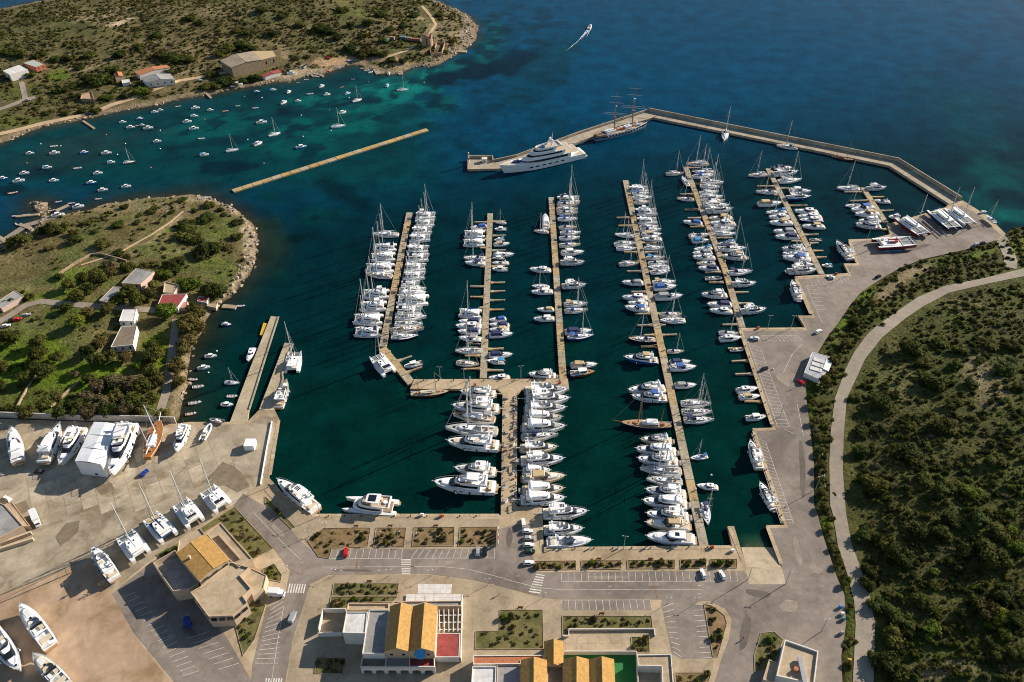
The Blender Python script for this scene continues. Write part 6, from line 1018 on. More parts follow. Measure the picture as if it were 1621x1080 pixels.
a, c = P[3], P[2]; loc(MB().prism([(v.x, v.y) for v in (a, c, c + Vector((0, .3, 0)), a + Vector((0, .3, 0)))], zt + .6, zt + .93).build('terrace_coping', PL), r)
p = G(*cB(1035, 752), QZ + 8.4); loc(MB().tube((p.x, p.y - 1, QZ + 8.4), (p.x, p.y - 1.3, QZ + 8.6), 2.0, 1.9, 14).build('satellite_dish', 'sky'), r)
# pergola of the right wing
for k in range(5):
    a, c = G(*cB(1215 + 48 * k, 316), QZ + 3.2), G(*cB(1225 + 44 * k, 560), QZ + 3.2); d = (c - a).normalized(); m_ = Vector((-d.y, d.x, 0)) * .15; loc(MB().prism([(v.x, v.y) for v in (a - m_, c - m_, c + m_, a + m_)], QZ + 3.0, QZ + 3.3).build('pergola_beam', PL), r)
for k in range(3):
    a, c = G(*cB(1200, 400 + 70 * k), QZ + 3.0), G(*cB(1440, 396 + 70 * k), QZ + 3.0); loc(MB().prism([(a.x, a.y - .15), (c.x, c.y - .15), (c.x, c.y + .15), (a.x, a.y + .15)], QZ + 2.8, QZ + 3.0).build('pergola_beam', PL), r)
a, c = G(*cB(1440, 190), QZ + 3), G(*cB(1425, 820), QZ + 3); loc(MB().prism([(v.x, v.y) for v in (a, c, c + Vector((.3, 0, 0)), a + Vector((.3, 0, 0)))], QZ, QZ + 3.0).build('garden_wall', PL), r)
loc(wall_along([(p.x, p.y) for p in (G(*cB(40, 570), QZ), G(*cB(80, 378), QZ), G(*cB(300, 372), QZ))], QZ, QZ + 2.6, .3, 'court_wall', PL), r)
loc(wall_along([(p.x, p.y) for p in (G(*cB(262, 600), QZ), G(*cB(30, 605), QZ))], QZ, QZ + 2.4, .3, 'court_wall', PL), r)
# terrace canopies behind it
for pts, lab in (([(1010, 92), (1348, 92), (1335, 186), (1005, 186)], 'smaller rust-stained white canopy behind the harbour building'), ([(895, 192), (1442, 192), (1440, 258), (886, 258)], 'wider rust-stained white canopy against the harbour building')):
    z = QZ + 2.9; P = [G(*cB(*p), z) for p in pts]; rr = tag(empty('terrace_canopy', (P[0].x, P[0].y, QZ)), lab, 'canopy', 'terrace canopies'); CAN = mat('rust_stained_canopy', (0.64, 0.59, 0.52), .8, var=.2, scale=.5, col2=(.7, .67, .62)); nx = 6
    for k in range(nx):
        a, c = P[0].lerp(P[1], k / nx), P[0].lerp(P[1], (k + .97) / nx); e, f = P[3].lerp(P[2], (k + .97) / nx), P[3].lerp(P[2], k / nx)
        for u0, u1 in ((0, .49), (.51, 1)): loc(MB().prism([(v.x, v.y) for v in (f.lerp(a, u0), e.lerp(c, u0), e.lerp(c, u1), f.lerp(a, u1))], z - .08, z + random.random() * .03).build('roof_panel', CAN), rr)
        loc(MB().tube((f.x, f.y, QZ), (f.x, f.y, z), .08, n=5).build('post', 'steel'), rr)
    loc(MB().tube((P[2].x, P[2].y, QZ), (P[2].x, P[2].y, z), .08, n=5).build('post', 'steel'), rr)
# right hand complex
cR = lambda x, y: (740 + x / 3.86, 930 + y / 3.86)
r = bld('shop_building', (850, 1050), 'ochre gabled building with terracotta strip roof at the bottom centre')
gab(r, cR(322, 640), cR(328, 447), cR(482, 447), cR(487, 640), Q0, QZ + 6.4, QZ + 8.4, PLT, OCH); gab(r, cR(468, 478), cR(470, 333), cR(583, 333), cR(584, 478), Q0, QZ + 4.6, QZ + 6.2, PLT, OCH)
blk(r, [cR(35, 418), cR(468, 415), cR(468, 440), cR(326, 450), cR(326, 470), cR(35, 472)], Q0, QZ + 3.8, PL, TERR, .3); blk(r, [cR(30, 486), cR(176, 486), cR(170, 640), cR(20, 640)], Q0, QZ + 4.6, PL, WHTR, .4); blk(r, [cR(182, 474), cR(320, 474), cR(318, 640), cR(176, 640)], Q0, QZ + 3.4, PLP, GRYR, .4); blk(r, [cR(488, 480), cR(584, 480), cR(584, 640), cR(488, 640)], Q0, QZ + 3.4, PLT, BRNR, .4)
r = bld('clubhouse', (930, 1050), 'twin gabled clubhouse beside the green sports court at the bottom')
gab(r, cR(586, 640), cR(590, 443), cR(741, 443), cR(745, 640), Q0, QZ + 6.2, QZ + 8.2, PLT, OCH); gab(r, cR(746, 640), cR(742, 443), cR(893, 443), cR(902, 640), Q0, QZ + 6.2, QZ + 8.2, PLT, OCH)
P = [G(*cR(*p), QZ + .1) for p in ((592, 412), (1026, 410), (1034, 640), (592, 640))]; o = MB().prism([(p.x, p.y) for p in P], QZ, QZ + .1).build('green_court', GREENF); tag(o, 'bright green court floor beside the twin gabled clubhouse', 'court')
o = wall_along([(p.x, p.y) for p in (G(*cR(590, 405), QZ + 1), G(*cR(1030, 405), QZ + 1), G(*cR(1040, 640), QZ + 1))], QZ, QZ + 2.6, .3, 'court_wall', PL); tag(o, 'white wall around the back of the green court', 'wall')
r = bld('flat_roof_annex', (1040, 1060), 'flat beige roofed annex right of the green court'); blk(r, [cR(1036, 415), cR(1244, 411), cR(1262, 640), cR(1192, 640), cR(1186, 485), cR(1040, 482)], Q0, QZ + 4.2, PL, TANR, .5)
P = [G(*cR(*p), QZ + .06) for p in ((1040, 486), (1184, 488), (1190, 640), (1042, 640))]; loc(MB().poly([(p.x, p.y, QZ + .06) for p in P]).build('courtyard', TANR), r)
o = wall_along([(p.x, p.y) for p in (G(*cR(583, 300), QZ + .5), G(*cR(620, 300), QZ + .5), G(*cR(622, 260), QZ + .5), G(*cR(1138, 257), QZ + .5), G(*cR(1142, 295), QZ + .5))], QZ, QZ + 1.1, .35, 'terrace_wall', PL); tag(o, 'low white wall between the planted bed and the paved terrace', 'wall')
tz = QZ + .03; tp = [cR(590, 300), cR(625, 300), cR(625, 268), cR(1136, 266), cR(1140, 300), cR(1210, 300), cR(1228, 402), cR(592, 400)]; terr = sheet('paved_terrace', tp, tz, TANR)
for i in range(9):
    for j in range(2):
        a, c = (600 + 68 * i, 603 + 68 * i + 60)
        if i == 6 and j == 1 or i > 7 and j == 0: continue
        y_a, y_b = ((304, 344) if j == 0 else (350, 394)); q = [G(*cR(x, y), tz) for x, y in ((a, y_a), (c, y_a), (c + 1, y_b), (a + 1, y_b))]
        o = MB().prism([(v.x, v.y) for v in q], tz - .01, tz + .03).build('paving_panel', random.choice((TANR, BRNR, STONER)) if 0 else TANR); o.parent = terr
# restaurant building on the left with the big ochre roof
cL = lambda x, y: (230 + x / 6.352, 790 + y / 6.352)
r = bld('marina_office', (325, 900), 'broad tan marina building with a double ochre roof beside the boatyard')
gab(r, cL(540, 815), cL(320, 548), cL(606, 362), cL(838, 610), Q0, QZ + 9.4, QZ + 10.4, PLT, OCH)
blk(r, [cL(552, 892), cL(858, 640), cL(1050, 695), cL(955, 778), cL(1068, 908), cL(984, 985), cL(1032, 1052), cL(880, 1180), cL(640, 1190), cL(458, 945)], Q0, QZ + 6.6, PLT, TANR, .6)
blk(r, [cL(616, 352), cL(756, 242), cL(1076, 604), cL(945, 690), cL(842, 612)], Q0, QZ + 6.8, PLT, TANR, .35)
blk(r, [cL(96, 680), cL(318, 552), cL(540, 822), cL(550, 890), cL(456, 944), cL(298, 965)], Q0, QZ + 4.0, PLT, GRYR, 2.6)
blk(r, [cL(342, 420), cL(546, 294), cL(604, 360), cL(324, 540)], Q0, QZ + 6.0, PLT, TANR, .4)
blk(r, [cL(955, 778), cL(1072, 700), cL(1222, 770), cL(1190, 900), cL(1080, 985), cL(1066, 905)], Q0, QZ + 4.0, PLT, TANR, .25)
A, D = G(*cL(548, 822), QZ + 9.4), G(*cL(842, 616), QZ + 9.4); win(r, Vector((A.x, A.y, 0)), Vector((D.x, D.y, 0)), QZ + 7.6, QZ + 8.8, 3, 2.2, off=.1)
p = G(*cL(440, 580), QZ + 11); loc(MB().box(p.x - .4, p.x + .4, p.y - .4, p.y + .4, QZ + 9.2, QZ + 11.6).build('chimney', PLT), r)
a, c = G(*cL(740, 360), QZ + 7.2), G(*cL(955, 600), QZ + 7.2); d = (c - a).normalized(); m_ = Vector((-d.y, d.x, 0)) * .35; loc(MB().prism([(v.x, v.y) for v in (a - m_, c - m_, c + m_, a + m_)], QZ + 6.8, QZ + 8.0).build('roof_wall', PLT), r)
for u, v, n_ in (((1032, 1052), (880, 1180), 2), ((640, 1190), (458, 945), 4), ((880, 1180), (640, 1190), 3)):
    a, c = G(*cL(*v), QZ + 7.2), G(*cL(*u), QZ + 7.2)
    win(r, Vector((a.x, a.y, 0)), Vector((c.x, c.y, 0)), QZ + 4.6, QZ + 6.2, n_, 2.0, off=-.06 if n_ != 4 else .06); win(r, Vector((a.x, a.y, 0)), Vector((c.x, c.y, 0)), QZ + 4.6, QZ + 6.2, n_, 2.0, off=.06)
# flat building at the bottom right
c8b = lambda x, y: (1210 + x / 3.945, 810 + y / 3.945)
r = bld('workshop', (1262, 1050), 'flat roofed square workshop with roof duct at the bottom right'); blk(r, [c8b(125, 805), c8b(335, 878), c8b(310, 1085), c8b(72, 1032)], Q0, QZ + 4.4, PL, TANR, .8, pt=.4); blk(r, [c8b(28, 925), c8b(90, 950), c8b(60, 1070), c8b(-10, 1050)], Q0, QZ + 3.0, PLT, TANR, .3)
a, c = G(*c8b(220, 905), QZ + 6), G(*c8b(255, 1065), QZ + 6); d = (c - a).normalized(); m_ = Vector((-d.y, d.x, 0)) * .7; loc(MB().prism([(v.x, v.y) for v in (a - m_, c - m_, c + m_, a + m_)], QZ + 5.0, QZ + 5.9).build('roof_duct', 'silver'), r)
p = G(*c8b(197, 985), QZ + 5.2); loc(MB().tube((p.x, p.y, QZ + 4.3), (p.x, p.y, QZ + 5.8), .8, .8, 12).build('roof_vent', TERR), r)
# kiosk on the right apron
cK = lambda x, y: (1210 + x / 3.945, 530 + y / 3.945); r = bld('kiosk', (1295, 580), 'white panelled kiosk pavilion beside the right hand apron', 'kiosk'); P = blk(r, [cK(300, 108), cK(418, 140), cK(385, 235), cK(345, 278), cK(248, 236)], Q0, QZ + 3.0, PL, mat('metal_roof', (.34, .35, .38), .5), .1)
for k in range(3):
    q = [G(*cK(x, y), QZ + 3.3) for x, y in ((310 - 10 * k, 138 + 28 * k), (382 - 10 * k, 160 + 28 * k), (376 - 10 * k, 180 + 28 * k), (304 - 10 * k, 158 + 28 * k))]; loc(MB().prism([(v.x, v.y) for v in q], QZ + 3.05, QZ + 3.3).build('roof_panel', WHTR), r)
q = [G(*cK(x, y), QZ + 3.5) for x, y in ((388, 152), (424, 168), (402, 228), (366, 212))]; loc(MB().prism([(v.x, v.y) for v in q], QZ + 3.05, QZ + 3.5).build('awning', 'white'), r)
# boatyard sheds at the left edge
c5 = lambda x, y: (x / 3.954, 810 + y / 3.954); r = bld('yard_workshop', (10, 830), 'grey flat roofed yard workshop with tan lean-to at the left edge'); blk(r, [c5(-80, -90), c5(30, -40), c5(145, 90), c5(-60, 195)], Q0, QZ + 4.5, PLT, GRYR, .3); blk(r, [c5(30, -45), c5(75, -60), c5(190, 90), c5(148, 92)], Q0, QZ + 2.6, PLT, TANR, .2)
for k in range(3): a, c = G(*c5(-40, 180 + 30 * k), QZ + 1.6), G(*c5(180 + 12 * k, 85 + 40 * k), QZ + 1.6); d = (c - a).normalized(); m_ = Vector((-d.y, d.x, 0)) * .5; loc(MB().prism([(v.x, v.y) for v in (a - m_, c - m_, c + m_, a + m_)], QZ, QZ + 1.7).build('yard_wall', PLT), r)
o = wall_along([(p.x, p.y) for p in (G(-200, 654, QZ), G(0, 660, QZ), G(141, 665, QZ), G(217, 666, QZ), G(278, 668, QZ))], -.5, QZ + 3.0, .5, 'boundary_wall', ground_mat('yard_wall_render', (.46, .43, .38), (.7, .68, .64), .5, .08, .6)); tag(o, 'long pale boundary wall between boatyard and gardens', 'wall')
# houses of the peninsula and the far shore
cP = lambda x, y: (150 + x / 7.2, 400 + y / 7.2); cN = lambda x, y: (x / 5.403, 60 + y / 5.403); cM = lambda x, y: (340 + x / 4.0525, 30 + y / 4.0525); c0 = lambda x, y: (x / 3.954, 260 + y / 3.954)
def house(label, pts, h, wall, roof, kind='flat', name='house', wins=2, par=.15, rise=1.2):
    cx = sum(p[0] for p in pts) / 4; cy = sum(p[1] for p in pts) / 4; g = T(cx, cy + h * 2); z0 = g.z - .6; z1 = g.z + h; r = tag(empty(name, g), label, 'house', 'houses')
    if kind == 'flat': P = blk(r, pts, z0, z1, wall, roof, par)
    else: P = list(gab(r, *pts, z0, z1, z1 + rise, wall, roof))[:4]
    if wins:
        Ps = sorted(range(4), key=lambda k: (P[k].y + P[(k + 1) % 4].y)); k = Ps[0]; a, c = P[k], P[(k + 1) % 4]
        if a.x > c.x: a, c = c, a
        win(r, Vector((a.x, a.y, 0)), Vector((c.x, c.y, 0)), g.z + h * .35, g.z + h * .75, wins, .9)
    return r
house('large pale grey slab roofed house on the peninsula', [cP(470, 178), cP(680, 218), cP(522, 362), cP(305, 348)], 3.6, PLP, GRYR); house('narrow low grey roofed house with pink wall on the peninsula', [cP(212, 388), cP(325, 396), cP(132, 562), cP(50, 546)], 3.2, PLP, GRYR)
house('red roofed house on the peninsula by the water', [cP(768, 478), cP(1050, 472), cP(942, 630), cP(702, 632)], 3.2, PL, REDR, 'flat', wins=3); house('small red roofed hut right of the larger red roof', [cP(1182, 502), cP(1302, 508), cP(1276, 572), cP(1166, 552)], 2.4, PL, REDR); house('white flat roofed house above the brown roofed one', [cP(322, 648), cP(476, 646), cP(446, 782), cP(276, 782)], 3.6, PL, WHTR); house('brown flat roofed house at the orchard edge', [cP(300, 845), cP(482, 838), cP(436, 1052), cP(182, 1078)], 3.6, PL, BRNR, wins=3); house('ruined tan walled yard beside the red roofed house', [cP(800, 335), cP(968, 375), cP(905, 465), cP(780, 460)], 2.4, PLT, TANR, par=.5, wins=0); house('pale lean-to shed at the water beside the red hut', [cP(1290, 580), cP(1400, 575), cP(1380, 630), cP(1280, 610)], 1.8, PLT, TANR, wins=0); house('grey roofed house at the left edge of the peninsula', [c0(-40, 875), c0(90, 792), c0(150, 826), c0(10, 905)], 2.8, PLP, GRYR); house('pink roofed lean-to below the red roofed house', [cP(965, 565), cP(1062, 560), cP(1048, 630), cP(945, 628)], 2.2, PLP, mat('faded_red_sheet', (.45, .2, .16), .8), wins=0)
house('white house with white roof terrace at the far left shore', [cN(25, 283), cN(168, 232), cN(238, 272), cN(82, 316)], 5.0, PL, WHTR, wins=4); house('pale green roofed house with red walls at the far left shore', [cN(195, 217), cN(290, 187), cN(382, 226), cN(305, 252)], 3.6, mat('red_wall', (.34, .11, .06), .9), mat('green_grey_roof', (.36, .40, .34), .9)); house('long red tiled house on the far shore', [cN(1190, 318), cN(1155, 288), cN(1420, 234), cN(1450, 252)], 4.2, PL, TERR, 'gable', wins=5); house('long grey vaulted boathouse on the far shore', [cN(1258, 385), cN(1210, 342), cN(1452, 308), cN(1492, 356)], 4.0, PL, GRYR, 'gable', wins=4, rise=1.8); house('tiny red roofed cottage on the far shore', [cN(985, 342), cN(972, 308), cN(1042, 294), cN(1052, 326)], 2.8, PLT, TERR, 'gable', wins=0); house('small white roofed shed on the far shore', [cN(1040, 362), cN(1105, 352), cN(1112, 380), cN(1045, 390)], 2.4, PL, WHTR, wins=0); house('roofless tan stone enclosure by the bay track', [cN(705, 480), cN(785, 462), cN(805, 530), cN(690, 528)], 2.0, STONE, mat('earth_floor', (.42, .27, .16), .9), par=.8, wins=0)
r = house('big old stone warehouse with grey roof on the far shore', [cM(108, 312), cM(36, 266), cM(238, 208), cM(300, 262)], 8.0, STONE, STONER, 'gable', name='warehouse', wins=6, rise=1.4); house('ochre flat roofed wing of the old stone warehouse', [cM(240, 206), cM(376, 204), cM(398, 240), cM(302, 264)], 7.0, STONE, mat('ochre_roof', (.46, .34, .18), .9), wins=2)
house('red roofed boat hut on the far beach', [cM(322, 372), cM(296, 366), cM(410, 324), cM(426, 342)], 2.6, PL, REDR, 'gable', wins=0, rise=.8)
for (x, y), c, lab in ((cM(1108, 132), 'green', 'green container left of the ruined mill'), (cM(1135, 120), 'orange', 'orange container behind the green one'), (cM(1206, 118), 'sky', 'pale blue container near the ruined mill'), (cM(1245, 124), 'tan', 'tan container beside the pale blue one'), (cM(1292, 132), 'red', 'long red container against the ruined mill')):
    g = T(x, y + 3); rr = tag(empty('container', g, R(-12 if c != 'green' else 60), (1, 1, 1)), lab, 'container', 'containers by the mill'); w = 9 if c == 'red' else 5.5
    MB().box(-w / 2, w / 2, -1.2, 1.2, .05, 2.6).build('container_body', mat('dull_' + c, tuple(.6 * v + .05 for v in {'green': (.04, .2, .09), 'orange': (.5, .14, .05), 'sky': (.12, .26, .4), 'tan': (.4, .3, .16), 'red': (.4, .06, .05)}[c]), .8, var=.2), rr); MB().box(w / 2, w / 2 + .06, -1.05, 1.05, .2, 2.5).build('container_door', 'steel', rr)
# ruined mill tower with walls
g = T(677, 72); r = tag(empty('ruined_mill', g), 'round ruined stone mill tower near the headland tip', 'ruin'); mb = MB(); N = 14
for k in range(N):
    a0, a1 = 2 * math.pi * k / N, 2 * math.pi * (k + 1) / N; h0, h1 = [9.0 + 2.6 * math.sin(3 * a + 1) + 1.2 * math.sin(7 * a) for a in (a0, a1)]
    for ra, rb in ((5.2, 4.4),): mb.poly([(ra * math.cos(a0), ra * math.sin(a0), -.5), (ra * math.cos(a1), ra * math.sin(a1), -.5), (rb * math.cos(a1), rb * math.sin(a1), h1), (rb * math.cos(a0), rb * math.sin(a0), h0)]); mb.poly([(rb * math.cos(a0), rb * math.sin(a0), h0), (rb * math.cos(a1), rb * math.sin(a1), h1), (3.4 * math.cos(a1), 3.4 * math.sin(a1), h1), (3.4 * math.cos(a0), 3.4 * math.sin(a0), h0)]); mb.poly([(3.4 * math.cos(a0), 3.4 * math.sin(a0), h0), (3.4 * math.cos(a1), 3.4 * math.sin(a1), h1), (3.4 * math.cos(a1), 3.4 * math.sin(a1), 1), (3.4 * math.cos(a0), 3.4 * math.sin(a0), 1)])
PINKST = mat('pink_stone', (.38, .24, .15), .95, var=.4, scale=.9, bump=.5); mb.build('tower_wall', PINKST, r)
for k in range(3): MB().box(-.5, .5, -5.25, -4.6, 1.5 + 2.4 * k, 3.0 + 2.4 * k).build('opening', 'black', r)
for pts, lab in (([cM(1415, 195), cM(1425, 160), cM(1475, 162), cM(1455, 235), cM(1400, 240)], 'roofless stone walls right of the ruined mill'), ([cM(1318, 225), cM(1380, 208), cM(1385, 235)], 'broken low stone wall below the ruined mill')):
    o = wall_along([(p.x, p.y) for p in (T(*q) for q in pts)], 0, T(*pts[0]).z + 2.0, .6, 'ruined_wall', PINKST); tag(o, lab, 'ruin', 'ruined walls')
# garden walls of the peninsula
for pts, lab in (([(22, 660), (45, 615), (60, 590), (78, 562), (95, 540), (110, 530)], 'long dry stone wall crossing the orchard from the boatyard'), ([(82, 646), (105, 625), (128, 605)], 'short stone wall in the orchard'), ([(88, 440), (118, 420), (145, 405), (160, 404), (200, 415)], 'angled stone wall above the orchard')):
    o = wall_along([(p.x, p.y) for p in (T(*q) for q in pts)], 0, T(*pts[0]).z + 1.6, .6, 'stone_wall', STONE); tag(o, lab, 'wall', 'stone garden walls')
# beacon, hut and ladder at the breakwater head
cQ = lambda x, y: (730 + x / 8.105, 200 + y / 8.105)
g = G(*cQ(97, 470), 1.7); r = tag(empty('harbour_beacon', g), 'slim harbour light beacon at the tip of the breakwater', 'beacon'); MB().tube((0, 0, 0), (0, 0, 6.5), .55, .45, 10).build('tower', 'white', r); MB().tube((0, 0, 6.5), (0, 0, 7.6), .5, .5, 10).build('lantern', 'orange', r); MB().tube((0, 0, 7.6), (0, 0, 8.1), .55, .1, 10).build('lantern_cap', 'white', r); MB().tube((0, 0, 2.6), (0, 0, 3.8), .56, .54, 10).build('painted_band', 'red', r)
g = G(*cQ(300, 455), 1.7); r = tag(empty('equipment_hut', g), 'small white hut with grey roof on the breakwater head', 'hut'); MB().box(-1.6, 1.6, -1.4, 1.4, 0, 2.5).build('wall', PL, r); MB().box(-1.9, 1.9, -1.7, 1.7, 2.5, 2.75).build('roof', WHTR, r); MB().box(-.4, .4, -1.45, -1.38, .1, 2.0).build('door', 'steel', r)
# ------------------------------------------------------------------ road markings
MZ = QZ + .062
def strip(mb, a, c, w, z=MZ):
    A, C = G(*a, z), G(*c, z); d = (C - A); d.z = 0; d.normalize(); m_ = Vector((-d.y, d.x, 0)) * w / 2; mb.prism([(v.x, v.y) for v in (A - m_, C - m_, C + m_, A + m_)], z - .015, z)
def marks(name, segs, w=.14): 
    mb = MB()
    for a, c in segs: strip(mb, a, c, w)
    o = mb.build(name, PAINT); return tag(o, kind='structure')
segs = []
def stalls(a0, a1, b0, b1, n_):
    for k in range(n_ + 1):
        t = k / n_; segs.append(((a0[0] + (a1[0] - a0[0]) * t, a0[1] + (a1[1] - a0[1]) * t), (b0[0] + (b1[0] - b0[0]) * t, b0[1] + (b1[1] - b0[1]) * t)))
stalls((525, 870), (637, 869.5), (521, 884.5), (635, 884), 11); stalls((661, 870), (783, 869), (650, 884), (783, 883.5), 12); stalls((888.5, 907.5), (1165, 904.5), (888.5, 921), (1168, 920), 26); stalls((888.7, 950.5), (1029, 950), (890, 967), (1032, 966), 13)
stalls((1048, 962), (1066, 1032), (1066, 955), (1079, 1040), 9); stalls((1096, 958), (1110, 1042), (1112, 957), (1127, 1041), 10)
stalls((838, 838), (838, 890), (817 + 9, 838), (817 + 9, 890), 5); stalls((1190, 690), (1236, 828), (1212, 700), (1256, 828), 24); stalls((1186, 545), (1231, 676), (1204, 552), (1250, 676), 22); stalls((1205, 531), (1262, 531), (1213, 540), (1271, 540), 10); stalls((1276, 452), (1291, 490), (1290, 452), (1308, 490), 6); stalls((1282, 443), (1340, 438), (1287, 451), (1346, 446), 10); stalls((428, 966), (404, 1050), (449, 952), (440, 1050), 12); stalls((195, 945), (250, 1015), (214, 938), (272, 1005), 9); stalls((252, 1018), (290, 1070), (275, 1008), (315, 1062), 7); stalls((300, 1010), (345, 1060), (330, 1000), (378, 1050), 6)
segs += [((521, 884.5), (635, 884)), ((650, 884), (783, 883.5)), ((888.5, 921), (1168, 920)), ((888.5, 950.2), (1030, 949.8)), ((1212, 700), (1256, 828)), ((1204, 552), (1250, 676)), ((1190, 686), (1236, 828)), ((1184, 540), (1231, 676)), ((1205, 531), (1262, 531)), ((1213, 540), (1271, 540)), ((1276, 452), (1302, 512)), ((1258, 687), (1240, 679)), ((402, 812), (450, 862)), ((452, 864), (476, 886)), ((510, 898), (570, 897.5)), ((575, 897.5), (655, 897)), ((650, 897), (700, 897.3)), ((700, 897.3), (740, 901)), ((740, 901), (800, 916)), ((800, 917), (850, 930)), ((850, 930), (890, 934)), ((890, 934), (1000, 933.5)), ((1000, 934), (1110, 933.5)), ((449, 960), (437, 1030)), ((437, 1030), (430, 1078)), ((1255, 560), (1240, 590)), ((1285, 560), (1266, 590)), ((1270, 545), (1250, 565)), ((1347, 385), (1364, 418)), ((1365, 385), (1347, 385)), ((1300, 690), (1307, 780)), ((1262, 640), (1272, 690))]
for a in ((478, 890), (540, 903), (540, 893), (600, 903), (600, 893), (965, 929), (965, 939), (1107, 927), (1107, 940), (780, 925), (820, 912)): segs.append(((a[0] - 2.5, a[1]), (a[0] + 2.5, a[1])))
marks('parking_markings', segs)
z1 = [((634.5 + .25 * k, 886.5 + 3.55 * k), (651 - .3 * k, 886.5 + 3.55 * k)) for k in range(7)] + [((849 - 1.7 * k, 909 + 3.9 * k), (862 - 1.0 * k, 911.5 + 3.9 * k)) for k in range(8)] + [((459 + 4.1 * k, 924 + .1 * k), (455.5 + 4.1 * k, 939)) for k in range(7)] + [((422 + 4 * k, 1074), (420 + 4 * k, 1085)) for k in range(7)]
marks('pedestrian_crossing', z1, .5)
hm = MB()
for a, c in (((566.5, 886), (562, 909)), ((1034, 922), (1041, 949))):
    for k in range(10): t = k / 10; strip(hm, (a[0] + (c[0] - a[0]) * t - 1.2, a[1] + (c[1] - a[1]) * t), (a[0] + (c[0] - a[0]) * t + 1.6, a[1] + (c[1] - a[1]) * t), .45)
tag(hm.build('speed_hump_markings', mat('rust_paint', (.22, .12, .06), .9)), kind='structure')
# ------------------------------------------------------------------ garden beds with kerbs
SOIL = ground_mat('garden_soil', (0.20, 0.13, 0.06), (.5, .62, .35), .9, .16, .9, warm=(.23, .15, .075)); LAWN = ground_mat('garden_grass', (0.095, 0.10, 0.028), (.6, .7, .45), .9, .16, .9, warm=(.16, .13, .05))
s6 = lambda L: crop(400, 810, 3.954, L); s7 = lambda L: crop(800, 810, 3.954, L)
BEDS = [(s6([(345, 178), (440, 105), (738, 102), (718, 218), (495, 226), (478, 292), (415, 282)]), SOIL, 'bed left of the red car', 16), (s6([(775, 102), (960, 102), (946, 216), (757, 220)]), SOIL, 'second bed along the front quay', 12), (s6([(1012, 100), (1262, 98), (1258, 214), (1000, 216)]), SOIL, 'third bed along the front quay', 14), (s6([(1300, 98), (1528, 96), (1520, 214), (1288, 216)]), SOIL, 'fourth bed beside the banners', 12),
        (s7([(182, 312), (440, 308), (440, 360), (182, 365)]), SOIL, 'first narrow bed right of the wide quay', 9), (s7([(478, 308), (725, 306), (722, 357), (480, 360)]), SOIL, 'second narrow bed right of the wide quay', 9), (s7([(764, 305), (1060, 302), (1058, 353), (766, 356)]), SOIL, 'third narrow bed right of the wide quay', 11), (s7([(1097, 302), (1254, 300), (1254, 352), (1098, 354)]), SOIL, 'fourth narrow bed right of the wide quay', 6), (s7([(1282, 300), (1448, 298), (1448, 350), (1284, 352)]), SOIL, 'narrow bed next to the slipway', 6),
        ([cB(180, 88), cB(818, 88), cB(800, 205), cB(160, 205)], LAWN, 'lawn behind the harbour building', 18), ([cB(152, 220), cB(806, 220), cB(760, 262), cB(318, 276), cB(300, 340), cB(130, 335)], LAWN, 'strip garden against the harbour building', 10), ([cR(200, 140), cR(458, 138), cR(462, 375), cR(50, 375), cR(52, 270), cR(200, 265)], LAWN, 'square garden beside the terrace', 22), ([cR(582, 176), cR(1122, 176), cR(1130, 250), cR(618, 254), cR(618, 294), cR(582, 294)], LAWN, 'long bed above the paved terrace', 20), ([cR(1003, 304), cR(1110, 304), cR(1112, 396), cR(1008, 396)], LAWN, 'small square bed in the paved terrace', 6), (s7([(1245, 580), (1290, 590), (1370, 650), (1385, 700), (1330, 905), (1300, 905)]), SOIL, 'curved bed beside the angled parking', 10), ([cR(1268, 522), cR(1490, 522), cR(1450, 640), cR(1280, 640)], SOIL, 'bed at the bottom of the angled parking', 8),
        ([cL(895, 80), cL(1280, 498), cL(1085, 604), cL(760, 235), cL(580, 340), cL(560, 290)], LAWN, 'garden between the marina building and the street', 18), ([cL(345, 438), cL(375, 480), cL(170, 600), cL(110, 560)], LAWN, 'hedge bed beside the marina building', 8), ([cL(1180, 705), cL(1295, 655), cL(1372, 770), cL(1358, 832), cL(1215, 800)], LAWN, 'small corner bed by the zebra crossing', 6), (s6([(0, 530), (78, 590), (10, 800), (-60, 900), (-110, 700)]), LAWN, 'garden at the building corner by the parking', 12), (s6([(400, 915), (580, 920), (560, 1015), (390, 1010)]), LAWN, 'shaded lawn left of the arcade', 6), ([c8b(-20, 760), c8b(60, 750), c8b(115, 800), c8b(60, 960), c8b(-60, 1000), c8b(-60, 900)], LAWN, 'garden left of the workshop', 10), (crop(420, 740, 7.345, [(0, 340), (340, 690), (305, 712), (0, 410)]), LAWN, 'narrow verge along the quay corner', 7)]
for k, (P, m, nm, _) in enumerate(BEDS):
    o = sheet('garden_bed', P, QZ + .075, m); Pg = GP(P, QZ + .1); kb = wall_along([p for p in Pg] + [Pg[0]], QZ, QZ + .22, .25, 'kerb', PAVE, o, 1)
